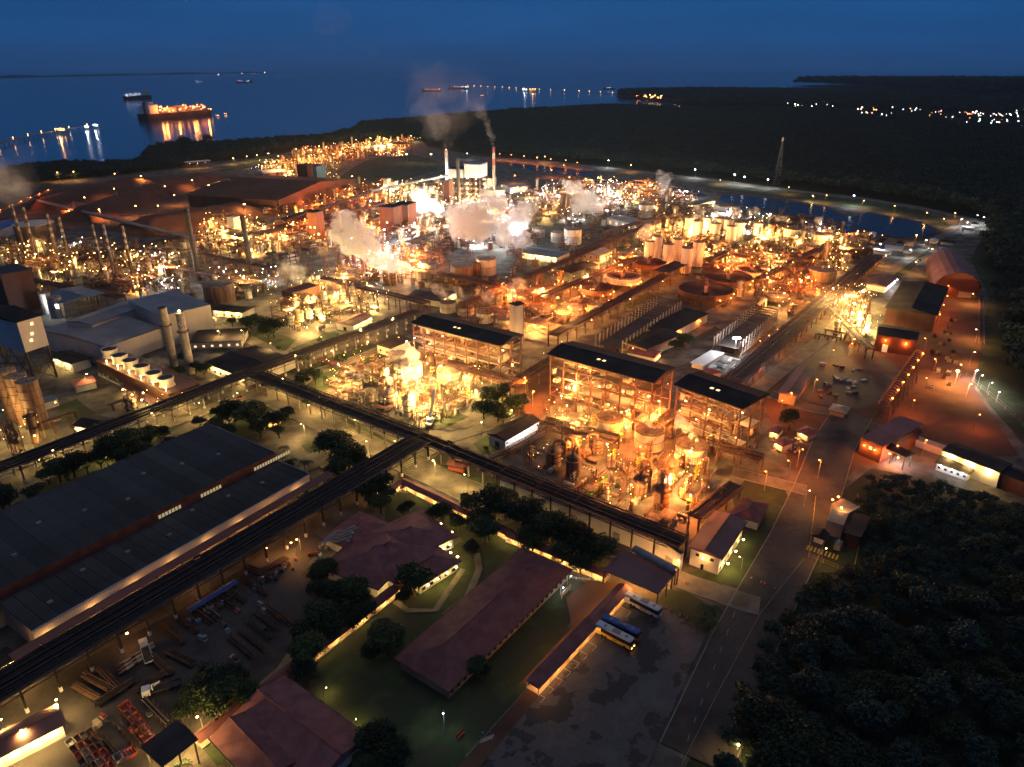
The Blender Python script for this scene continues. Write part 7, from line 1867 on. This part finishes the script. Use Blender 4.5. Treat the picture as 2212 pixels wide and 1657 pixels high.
# ================================================================ SHIPS AND JETTIES
def ship(x, y, Lpx, label, hull=m_dark, lights='w', n=10, rot=None, power=0, deckh=6, cargo='tanker', seed=0, name='cargo_ship', cat='ship', bow=1):
    a, b = G(x-Lpx/2, y, -3), G(x+Lpx/2, y-(0 if rot is None else rot), -3); L = (b-a).length; c = (a+b)/2; r_ = math.atan2((b-a).y, (b-a).x); rr = random.Random(seed)
    bw = L*.13; h = L*.06+2; k = Kit(name, cat)
    mb = MB(); mb.add([(-L/2,-bw/2,0),(L*.38,-bw/2,0),(L/2-L*.03,0,0),(L*.38,bw/2,0),(-L/2,bw/2,0),(-L/2,-bw/2,h),(L*.4,-bw/2,h),(L/2,0,h*1.2),(L*.4,bw/2,h),(-L/2,bw/2,h)],
        [(0,1,6,5),(1,2,7,6),(2,3,8,7),(3,4,9,8),(4,0,5,9),(5,6,7,8,9)]); k.part('hull', mb, hull)
    k.part('superstructure', MB().cb(-L*.40,0,h,L*.12,bw*.85,L*.07+4).cb(-L*.40,0,h+L*.07+4,L*.07,bw*.5,L*.02+2), m_white)
    k.part('funnel', MB().cyl(-L*.455,0,h,h+L*.1+4,L*.014+.5,10), m_red)
    k.part('mast', MB().bar((L*.3,0,h),(L*.3,0,h+L*.09),.5).bar((0,0,h),(0,0,h+L*.1),.5), m_grey, offs=[(0,0,0)])
    if cargo == 'tanker':
        k.part('deck_house', MB().cb(-L*.12,0,h,L*.09,bw*.7,L*.045).cb(L*.02,0,h,L*.07,bw*.6,L*.06).cb(L*.2,0,h,L*.1,bw*.7,L*.04), m_wall)
        k.part('deck_pipe', MB().tube([(-L*.3,s,h+3) for s in (0,)]+[(L*.35,0,h+3)], .9, 6).tube([(-L*.3,bw*.2,h+3),(L*.35,bw*.2,h+3)], .7, 6), m_orange)
        k.part('deck_frame', MB().bar((-L*.2,-bw*.3,h+L*.05),(L*.35,-bw*.3,h+L*.05),.6), m_orange)
    else:
        k.part('crane', MB().bar((0,0,h),(0,0,h+L*.1),.8).bar((0,0,h+L*.1),(L*.06,0,h+L*.14),.5), m_wallt, offs=[(-L*.18,0,0),(L*.02,0,0),(L*.22,0,0)])
    lo = [(-L*.42+rr.random()*L*.86, rr.uniform(-bw*.4,bw*.3), h+rr.uniform(1.5,L*.06)) for i in range(n)]
    for ci, cc in enumerate(lights): k.part('deck_lamp', MB().blob(0,0,0,max(.8, L*.0038),amp=0), GL[cc], offs=lo[ci::len(lights)])
    if power:
        for q in range(4): k.light((-L*.36+q*L*.22, -bw*.8, h+14), LD(lights[0], power, 1.5))
        for q in range(3): k.light((-L*.2+q*L*.22, 0, h+L*.055), LD(lights[0], power, 1.5))
    place(k, c.x, c.y, -3, r_ + (math.pi if bow < 0 else 0), label=label)
ship(385, 262, 150, 'large tanker glowing orange with lit deck works, on the bay', hull=m_dark, lights='owoo', n=60, rot=12, power=30000, bow=1)
ship(294, 217, 54, 'dark cargo ship with white lamps beyond the glowing tanker', lights='c', n=9, rot=4, cargo='c', bow=-1, seed=2)
ship(430, 178, 17, 'tiny far ship with white lamps above the tanker', lights='c', n=6, cargo='c', seed=3)
ship(527, 179, 36, 'far ship with white and red lamps, upper left', lights='ccr', n=12, cargo='c', bow=-1, seed=4)
ship(932, 198, 42, 'ship with pink-red lamps and cranes off the headland', lights='rwr', n=22, cargo='c', seed=5)
ship(990, 193, 44, 'ship with dim lamps right of the red-lit one', lights='wcr', n=14, cargo='c', seed=6)
ship(1316, 193, 26, 'dark ship moored beyond the jetty of the headland', lights='cw', n=8, cargo='c', seed=7)
ship(1040, 208, 7, 'small boat with a bright lamp below the far ships', lights='w', n=3, cargo='c', seed=8, name='motor_boat', cat='boat')
for i, (x, y) in enumerate(((470,252),(488,248))): ship(x, y, 9, f"{('left','right')[i]} small tug at the stern of the tanker", lights='w', n=2, cargo='c', seed=9+i, name='tug_boat', cat='boat')
for i, (x,y) in enumerate(((110,172),(317,163))): ship(x, y, 5, f"{('left','right')[i]} tiny lit boat near the far shore", lights='w', n=2, cargo='c', seed=19+i, name='motor_boat', cat='boat')
def jetty(pts, wd, z, label, lamps, c='w', every=30, lampr=1.2, houses=()):
    P = [G(x, y, 0) for x, y in pts]; o = P[0]; k = Kit('jetty', 'jetty')
    m = MB(); L = []; Rr = []
    for i, p in enumerate(P):
        d = (P[min(i+1,len(P)-1)]-P[max(i-1,0)]).normalized(); nn = Vector((-d.y,d.x))*wd/2; L.append(p-o+nn); Rr.append(p-o-nn)
    for i in range(len(P)-1): m.add([(*L[i],z),(*Rr[i],z),(*Rr[i+1],z),(*L[i+1],z),(*L[i],z-1.5),(*Rr[i],z-1.5),(*Rr[i+1],z-1.5),(*L[i+1],z-1.5)], [(0,1,2,3),(7,6,5,4),(0,4,5,1),(1,5,6,2),(2,6,7,3),(3,7,4,0)])
    k.part('deck', m, m_conc); po = []; lo = []
    for a, b in zip(P, P[1:]):
        n = max(1, int((b-a).length/every))
        for i in range(n): q = a+(b-a)*(i/n)-o; po.append((q.x,q.y,0)); lo.append((q.x,q.y,z+5))
    k.part('pile', MB().cyl(0,0,-3,z-1.5,1.0,6), m_conc, offs=po[:120]); 
    if lamps: k.part('lamp', MB().cyl(0,0,-5,0,.2,4).blob(0,0,0,lampr,amp=0), GL[c], offs=lo[::lamps][:80])
    k.part('conveyor_cover', MB().bar((*(P[0]-o),z+2),(*(P[1]-o),z+2),1.0), m_grey)
    place(k, o.x, o.y, 0, 0, label=label)
    for i, (x, y, s, cc, lb) in enumerate(houses):
        g = G(x, y, z); kk = Kit('pier_building', 'pier building'); kk.part('house', MB().cb(0,0,z,s,s*.6,s*.35), m_white); kk.part('roof', MB().gable(-s/2,s/2,-s*.3,s*.3,z+s*.35+.02,s*.08,.5), m_grey)
        kk.part('support', MB().cyl(0,0,-3,z,s*.04,6), m_conc, offs=[(-s*.4,-s*.2,0),(s*.4,-s*.2,0),(-s*.4,s*.2,0),(s*.4,s*.2,0)])
        kk.part('lamp', MB().blob(0,0,0,s*.03+.4,amp=0), GL[cc], offs=[(-s*.45,-s*.4,z+s*.3),(0,-s*.42,z+s*.36),(s*.45,-s*.4,z+s*.3)])
        kk.light((0,-s*.9,z+s*.4), LD(cc, 9000, 1)); place(kk, g.x, g.y, 0, 0, label=lb)
jetty([(-40,322),(30,306),(100,290),(150,281),(225,271)], 7, 5, 'long lit jetty reaching into the bay at the left', 3, 'w', 30, .8, ((135,283,20,'w','small lit pier building on the left jetty'),(188,275,9,'c','small hut with white lamps on the left jetty'),(208,272,12,'c','white-lit pier building at the tip of the left jetty')))
jetty([(1010,187),(1090,191),(1170,196),(1250,199),(1340,204)], 9, 6, 'long straight jetty with a row of lamps off the headland', 3, 'w', 60, 1.6, ((1133,196,36,'c','left lit pier building on the headland jetty'),(1150,197,50,'w','right boxy lit pier building on the headland jetty'),(1008,190,26,'c','white-lit head of the headland jetty')))
# town lights across the bay and along the headland
TL = {}
rt = random.Random(5)
def town(n, x0, x1, yf, dy, cols='wccr', r0=2.2):
    for i in range(n):
        x = rt.uniform(x0, x1); y = yf(x)+rt.gauss(0, dy); g = G(x, y, 6); TL.setdefault(rt.choice(cols), []).append((g.x, g.y, rt.choice((20,26,32)), r0*rt.uniform(.35,.85)*g.y/3000))
town(44, 1690, 1840, lambda x: 238, 2.5, 'cccccwcr', 1.6); town(30, 1590, 1700, lambda x: 216+ (x-1590)*.03, 6, 'ccwcr', 1.4)
town(80, 1850, 2100, lambda x: 242+(x-1850)*.05, 10, 'ccwccwr', 1.6); town(80, 2080, 2230, lambda x: 260+(x-2080)*.06, 11, 'ccccccwr', 1.7)
town(24, 1370, 1480, lambda x: 208+(x-1370)*.1, 3, 'wcwo', 2); town(10, 1480, 1580, lambda x: 210, 6, 'wcr', 1.8); town(14, 1390, 1430, lambda x: 217, 1.2, 'ww', 2.2)
town(7, 1970, 2080, lambda x: 184+(x-1970)*.05, .6, 'w', 2.4); town(6, 400, 620, lambda x: 166-(x-400)*.05, 1, 'wr', 1.2)
kk_ = 0
for c, L in TL.items():
    k = Kit('house_lamp', 'lamp', 'town lamps beyond the dark wood'); k.part('lamp_globe', MB().blob(0,0,0,1,amp=0), GL[c]); k.part('pole', MB().cyl(0,0,-8,-.9,.15,4), m_grey)
    for x, y, z, r in L: place(k, x, y, z, 0, sc=r, label=f'small {LAMPN[c]} town lamp far beyond the dark wood', group=f'{LAMPN[c]} town lamps beyond the dark wood')
for i, (x, y) in enumerate(((1500,203),(1540,203),(1785,240),(1480,205),(1990,236),(2045,239))):
    g = G(x, y); k = Kit('long_hall', 'building', 'far halls beyond the wood'); k.part('wall', MB().cb(0,0,0,110,40,14), m_wallg); k.part('roof', MB().gable(-55,55,-20,20,14.1,4,1), m_roofg); place(k, g.x, g.y, 0, .1, auto='far pale hall beyond the wood')
# ================================================================ LAMP POSTS
def posts(L, c, h, pw, auto, r=.45, group=None, up=False):
    k = lampkit(c, h, pw, 'pole_open' if up else 'pole', r)
    for x, y in L:
        g = G(x, y); place(k, g.x, g.y, 0, rnd.random()*6.3, auto=auto, group=group or auto+' posts')
posts([(1080,346),(1105,348),(1132,351),(1160,354),(1190,358),(1222,361),(1245,366),(1218,372),(1190,384),(1230,400),(1110,396)], 'o', 12, 9000, 'orange lamp along the perimeter road', .9)
posts([(1312,364),(1500,385),(1585,397),(1605,402),(1655,408),(1838,446)], 'c', 14, 12000, 'white lamp along the basins', 1.1)
posts([(1175,352),(1360,372)], 'w', 12, 7000, 'warm lamp on the perimeter road', .9)
posts([(1700,420),(1780,438),(1860,450),(1930,462),(1995,478),(2035,492),(2060,478),(1975,528),(2010,560),(1905,575),(1975,590)], 'w', 10, 4200, 'warm lamp along the far right road', .6)
posts([(2070,490),(2082,498),(2105,482),(2118,486),(2125,494),(1993,538),(1898,548),(1960,560)], 'c', 9, 3600, 'white lamp among the far huts', .6)
posts([(506,355),(533,351),(556,348),(580,344),(640,334),(660,331),(690,327),(720,321),(770,312),(800,308)], 'y', 11, 7000, 'pale lamp along the bay-side road', .8)
posts([(930,352),(880,352)], 'y', 16, 30000, 'bright lamp on the green mound', 1.6)
posts([(2055,640),(2098,660),(2105,740),(2092,790),(2085,860),(2070,820)], 'w', 9, 5200, 'warm lamp beside the dirt road', .45)
posts([(1995,760),(2015,805),(2025,700),(1965,900),(2040,640),(1830,770),(1755,850),(1790,785),(1705,880),(1995,850),(1935,1000),(2100,930),(1990,985)], 'o', 9, 1900, 'orange lamp on the right side of the plant', .4)
posts([(2102,822),(2110,835),(2130,850),(2150,870),(2098,826)], 'c', 7, 1500, 'white lamp at the green slope', .4)
posts([(2060,835)], 'w', 10, 16000, 'very bright lamp at the bend of the dirt road', 1)
posts([(610,850),(520,880),(440,905),(700,890),(770,935),(860,990),(940,1030),(1010,1065),(660,950),(800,990)], 'y', 9, 4200, 'yellow street lamp in the front streets', .32)
posts([(470,715),(530,745),(590,775),(480,745),(700,760),(780,740),(850,715),(640,800)], 'y', 10, 4200, 'yellow street lamp by the grey hall', .35)
posts([(130,905),(190,840),(120,1010),(240,980),(340,925),(400,880),(60,940)], 'y', 9, 1700, 'yellow street lamp near the silos', .38)
posts([(1150,880),(1135,850)], 'o', 10, 6500, 'orange lamp on the lit plaza', .45)
posts([(1100,920),(1040,945)], 'y', 9, 2400, 'yellow lamp beside the electrical building', .38)
posts([(1685,905),(1640,885),(1720,1010),(1700,1040),(1650,1060),(1765,1035)], 'o', 10, 2400, 'orange street lamp beside the wide street', .35)
posts([(1735,1095),(1770,1225)], 'w', 8, 900, 'warm lamp by the small plant', .35)
posts([(960,1585)], 'c', 9, 260, 'street lamp beside the dark lawn', .2)
posts([(1420,1245),(1460,1250),(1500,1215)], 'w', 7, 1400, 'warm lamp by the entrance lane', .35)
posts([(1600,1230),(1560,1235)], 'y', 5, 420, 'low lamp on the front right lawn', .25)
posts([(700,1510),(735,1555),(765,1580)], 'y', 3.5, 260, 'garden lamp along the office wall', .2)
posts([(1225,1262),(1210,1285)], 'c', 4, 200, 'garden lamp on the strip lawn', .2)
posts([(820,1090),(810,1075)], 'y', 6, 700, 'lamp among the park trees', .35)
posts([(340,1155-135)], 'y', 5, 700, 'lamp among dark trees by the warehouse', .35)
posts([(235,1010),(465,1545),(440,1580)], 'y', 5, 700, 'lamp lighting tree leaves', .35)
posts([(140,1555),(70,1610),(20,1600)], 'y', 7, 2600, 'lamp at the bottom left workshop', .35)
posts([(1597,1650)], 'y', 6, 900, 'lone lamp in the wood at the bottom', .4)
posts([(650,1190),(640,1200)], 'w', 6, 1000, 'lamp in the yard behind the canteen', .35)
posts([(60,395),(65,520)], 'w', 10, 4000, 'warm lamp at the far left', .8)
posts([(1640,760),(1660,748),(1680,733),(1700,716),(1720,700),(1745,680)], 'o', 7, 1500, 'orange lamp under the long wide rack', .4)
posts([(530,470),(600,410),(618,402)], 'y', 16, 12000, 'tall bright lamp near the big brown store', 1.2)
posts([(250,395),(310,400),(130,392),(165,390),(300,470),(220,478),(250,430),(420,410),(460,430),(345,470),(190,450),(380,445)], 'w', 14, 11000, 'warm lamp in the ore yard', .9)
posts([(1010,345),(820,300)], 'c', 12, 3000, 'white lamp at the wood edge', .8)
posts([(1160,440+0),(1555,400),(1755,436)], 'y', 8, 5000, 'greenish lamp on the basin bank', .7)
posts([(820,430),(1000,520),(800,470),(830,540),(1100,480),(1180,440)], 'c', 20, 9000, 'bright white tower lamp in the back of the plant', .9)
# ================================================================ STEAM
def plume(pts, r0, r1, n, dens, name, label, seed, jit=.35, vox=None, col=(1,1,1), fade=None):
    """pts: (px, py, z) through which the cloud drifts"""
    rr = random.Random(seed); W3 = [Vector((*G(x, y, z), z)) for x, y, z in pts]; out = []
    for i in range(n):
        t = i/(n-1)*(len(W3)-1); j = min(int(t), len(W3)-2); p = W3[j].lerp(W3[j+1], t-j); r = r0+(r1-r0)*i/(n-1)
        out.append((p.x+rr.gauss(0,jit)*r, p.y+rr.gauss(0,jit)*r, max(r*.8, p.z+rr.gauss(0,jit)*r*.8), r*rr.uniform(.75,1.15)))
    return steam(name, label, out, dens, vox, seed=seed, col=col, fade=fade)
plume([(860,580,16),(820,560,24),(790,540,36),(760,515,46),(735,487,56)], 7, 12, 15, .12, 'steam_cloud', 'big white steam cloud drifting left from the brown columns', 1)
plume([(1110,520,14),(1085,500,24),(1060,485,32),(1035,465,40),(1010,458,48)], 8, 15, 14, .11, 'steam_cloud', 'widest white steam cloud in the centre back of the plant', 2, .5)
plume([(1130,490,20),(1110,470,36)], 9, 12, 6, .1, 'steam_cloud', 'upper lobe of the widest steam cloud', 12, .5)
plume([(950,460,12),(925,440,24),(905,425,34)], 6, 10, 7, .12, 'steam_cloud', 'steam cloud left of the boiler house', 3)
plume([(1290,455,14),(1265,432,26),(1250,420,36)], 9, 13, 8, .09, 'steam_cloud', 'steam lit golden among the back columns', 4, .5)
plume([(900,784,15),(892,770,20),(885,760,25)], 2.2, 3.4, 5, .22, 'steam_puff', 'small lit steam cloud on the pale tank of the left plant', 5)
plume([(1503,947,17),(1485,928,22),(1470,915,26),(1462,905,29)], 1.4, 2.8, 7, .22, 'steam_puff', 'white steam rising from the right one of three wide tanks', 6)
plume([(1405,920,17),(1395,908,21)], 1.2, 2.2, 4, .10, 'steam_puff', 'thin steam on the middle one of three wide tanks', 7)
plume([(1430,425,20),(1432,405,34),(1425,390,44)], 5, 9, 6, .02, 'steam_puff', 'faint steam above the orange-lit building at the back', 8)
plume([(640,600,20),(655,588,28),(620,575,36)], 5, 8, 6, .02, 'steam_puff', 'thin steam above the small three-fan cooling tower', 9)
plume([(1400,515,26),(1388,500,32)], 4, 6, 4, .05, 'steam_puff', 'steam at the left end of the near silo block', 10)
for i, (x, y) in enumerate(((1510,470),(1555,462),(1600,470),(1640,472),(1700,482),(1775,485),(965,640),(1000,640),(1060,655),(1110,640),(1130,628))):
    plume([(x,y,22 if y < 600 else 16),(x-6,y-8,28 if y < 600 else 21),(x-10,y-14,34 if y < 600 else 26)], 2.2, 4.5, 4, .035, 'steam_wisp', f"{('first','second','third','fourth','fifth','sixth','seventh','eighth','ninth','tenth','eleventh')[i]} thin steam wisp above the pale tanks, counted from the back row", 20+i)
for i, (x, y) in enumerate(((240,748),(262,760),(285,770),(310,783),(335,797))):
    plume([(x,y,16),(x+16,y-6,19)], 2.2, 3.5, 3, .02, 'steam_wisp', f"{('first','second','third','fourth','fifth')[i]} faint vapour over the six-fan cooling tower from the left", 40+i)
plume([(1066,317,68),(1060,290,88),(1050,265,106),(1042,240,124),(1020,215,140)], 2.5, 8, 16, .010, 'smoke', 'thin grey smoke from the tall white chimney', 50, .3, fade=(70,150,.1))
plume([(962,325,66),(957,290,88),(948,255,112),(925,220,150),(880,170,210),(810,110,300),(720,60,390),(620,15,480)], 5, 52, 30, .0016, 'smoke', 'long faint smoke trail drifting high to the upper left over the bay', 51, .4, vox=4, fade=(70,400,.02))
plume([(52,425,44),(35,405,60),(5,385,80),(-30,365,100),(-70,350,120)], 6, 22, 14, .006, 'smoke', 'grey smoke at the left edge over the shore wood', 52, .5, vox=2, fade=(50,125,.12))
# lamps that stand in or under the vapour
posts([(850,600),(800,590),(825,590),(775,575),(760,560),(840,570)], 'c', 20, 15000, 'bright white lamp at the foot of the left steam cloud', .7, up=True)
posts([(1075,535),(1110,538),(1040,515),(1090,520),(1015,500),(1060,500)], 'c', 22, 26000, 'bright white lamp at the foot of the widest steam cloud', .8, up=True)
posts([(955,475),(930,480),(905,465)], 'c', 20, 9000, 'bright lamp at the foot of the steam beside the boiler house', .8, up=True)
posts([(1290,465),(1260,460),(1230,455)], 'y', 20, 13000, 'bright golden lamp under the back steam', .9, up=True)
posts([(897,795),(880,800)], 'c', 19, 900, 'white lamp beside the steaming pale tank', .35, up=True)
posts([(1455,965),(1500,985)], 'w', 19, 900, 'tall warm lamp beside the steaming right tank', .35, up=True)
posts([(1840,700),(1815,690),(1850,670),(1860,705),(1830,720),(1850,735)], 'y', 15, 6500, 'very bright yellow lamp of the glowing yellow plant', .8, up=True)
# ================================================================ HAZE
ho = bpy.data.objects.new('haze', MB().box(-12000, 12000, -500, 24000, -4.5, 700).mesh('haze', None)); COL.objects.link(ho)
ho['kind'] = 'stuff'; ho['label'] = 'thin evening haze over the plant and the bay'
hm = bpy.data.materials.new('haze'); hm.use_nodes = True; n = hm.node_tree; n.nodes.clear()
o_ = n.nodes.new('ShaderNodeOutputMaterial'); pv = n.nodes.new('ShaderNodeVolumePrincipled')
pv.inputs['Density'].default_value = .000022; pv.inputs['Color'].default_value = (.45, .72, 1, 1); n.links.new(pv.outputs[0], o_.inputs['Volume'])
ho.data.materials.append(hm)
# ================================================================ LABELS
LM = [('parked coaches',(1340,1360)),('entrance canopy',(1390,1240)),('long bus shelter',(1250,1370)),('long red-brown office',(1040,1340)),('canteen',(850,1200)),('zebra crossing',(1050,1595)),('bottom left skips',(200,1620)),('yellow-lit shelter',(365,1610)),
 ('long dark warehouse',(300,1130)),('lean-to roof',(480,1180)),('white flatbed truck',(320,1390)),('big brown silos',(35,850)),('grey tower on legs',(65,740)),('six-fan cooling tower',(300,820)),('twin grey stacks',(390,730)),('pale grey hall',(290,690)),('dark workshop',(490,780)),('rust-brown tank',(478,640)),
 ('two dark chimneys',(480,540)),('slender chimneys',(170,520)),('red ore piles',(250,440)),('very large brown store',(500,400)),('red twin tower',(850,470)),('far terminal',(720,350)),('green mound',(850,370)),('boiler house',(1005,390)),('tall white chimney',(1066,370)),
 ('left steam cloud',(790,540)),('widest steam cloud',(1070,485)),('dark-streaked tank',(998,595)),('back trio of white tanks',(1200,505)),('far pair of white tanks',(1380,455)),('first basin',(1380,405)),('second basin',(1800,470)),('near silo block',(1445,540)),('far silo block',(1550,490)),('big lit tanks',(1710,500)),('far huts',(2030,520)),
 ('yellow-lit plant',(700,660)),('road crossing of the racks',(545,800)),('left evaporator plant',(850,830)),('mobile crane',(925,900)),('wide banded tank',(972,815)),('leftmost open building',(1010,760)),('middle open building',(1310,830)),('rightmost open building',(1550,900)),('slim white tower',(1122,690)),('large rust-brown tank',(1173,680)),
 ('pale-walled settling tank',(1347,600)),('large spoked settling tank',(1524,630)),('roofless column hall',(1390,700)),('construction yard',(1560,790)),('largest dark tank',(1770,600)),('glowing yellow plant',(1835,690)),('big process building',(1970,670)),('arched barn',(2065,610)),('dark building with wall lamps',(1930,750)),('muddy yard',(1810,820)),('glowing conveyor',(1945,820)),
 ('dirt road bend',(2080,830)),('brown transfer house',(1885,930)),('cream-lit long shed',(2100,1000)),('lit orange plaza',(1140,860)),('electrical building',(1110,930)),('park trees',(1060,1100)),('white pale wall',(1270,1110)),('three wide tanks',(1400,950)),('evaporator bodies by the white wall',(1230,1010)),('green boom machine',(1294,1062)),('rust-brown evaporator pair',(1410,1070)),
 ('front right corner of the plant',(1500,1110)),('white two-storey building',(1550,1160)),('twin-roofed kiosk',(1620,1100)),('small plant by the street',(1820,1140)),('walled rubble yard',(1700,960)),('wide street',(1700,1200)),('palm island',(1500,1310)),('dark street trees',(540,900)),('round dark tree',(725,965)),('pink-roofed hut',(985,1000)),('central rack crossing',(905,930))]
LM = [(n, p) for n, p in LM]
ORD = ['leftmost','second','third','fourth','fifth','sixth','seventh','eighth','ninth','tenth','eleventh','twelfth','thirteenth','fourteenth','fifteenth','sixteenth','seventeenth','eighteenth','nineteenth','twentieth']
def th(n): return f"{n}{'th' if 10 < n % 100 < 14 else {1:'st',2:'nd',3:'rd'}.get(n % 10, 'th')}"
ORD += [th(n) for n in range(21, 99)]
by = {}
for o, desc, x, y in PLACED:
    px, py = PX((x, y)); best = min(LM, key=lambda l: (l[1][0]-px)**2+((l[1][1]-py)*1.4)**2); dx, dy = px-best[1][0], (py-best[1][1])*1.4
    rel = ('right of' if dx > 0 else 'left of') if abs(dx) > abs(dy) else ('in front of' if dy > 0 else 'behind')
    by.setdefault((desc, rel, best[0]), []).append((px, o))
for (desc, rel, lm), L in by.items():
    L.sort(key=lambda t: t[0])
    for i, (px, o) in enumerate(L):
        if len(L) == 1: o['label'] = f'{desc} {rel} the {lm}'
        elif len(L) <= 98: o['label'] = (f'{desc} {rel} the {lm}, ' + ('leftmost' if i == 0 else 'rightmost' if i == len(L)-1 else ORD[i]+' from left'))
        else: o['label'] = f'{desc} {rel} the {lm}'
        if len(o['label'].split()) > 16: o['label'] = f'{desc}, '+('leftmost' if i == 0 else ORD[min(i, 97)]+' from left')
        if 'group' not in o.keys(): o['group'] = f'{desc} units'.replace('units units','units')
print('objects', len(bpy.data.objects), 'lights', sum(1 for o in bpy.data.objects if o.type == 'LIGHT'))
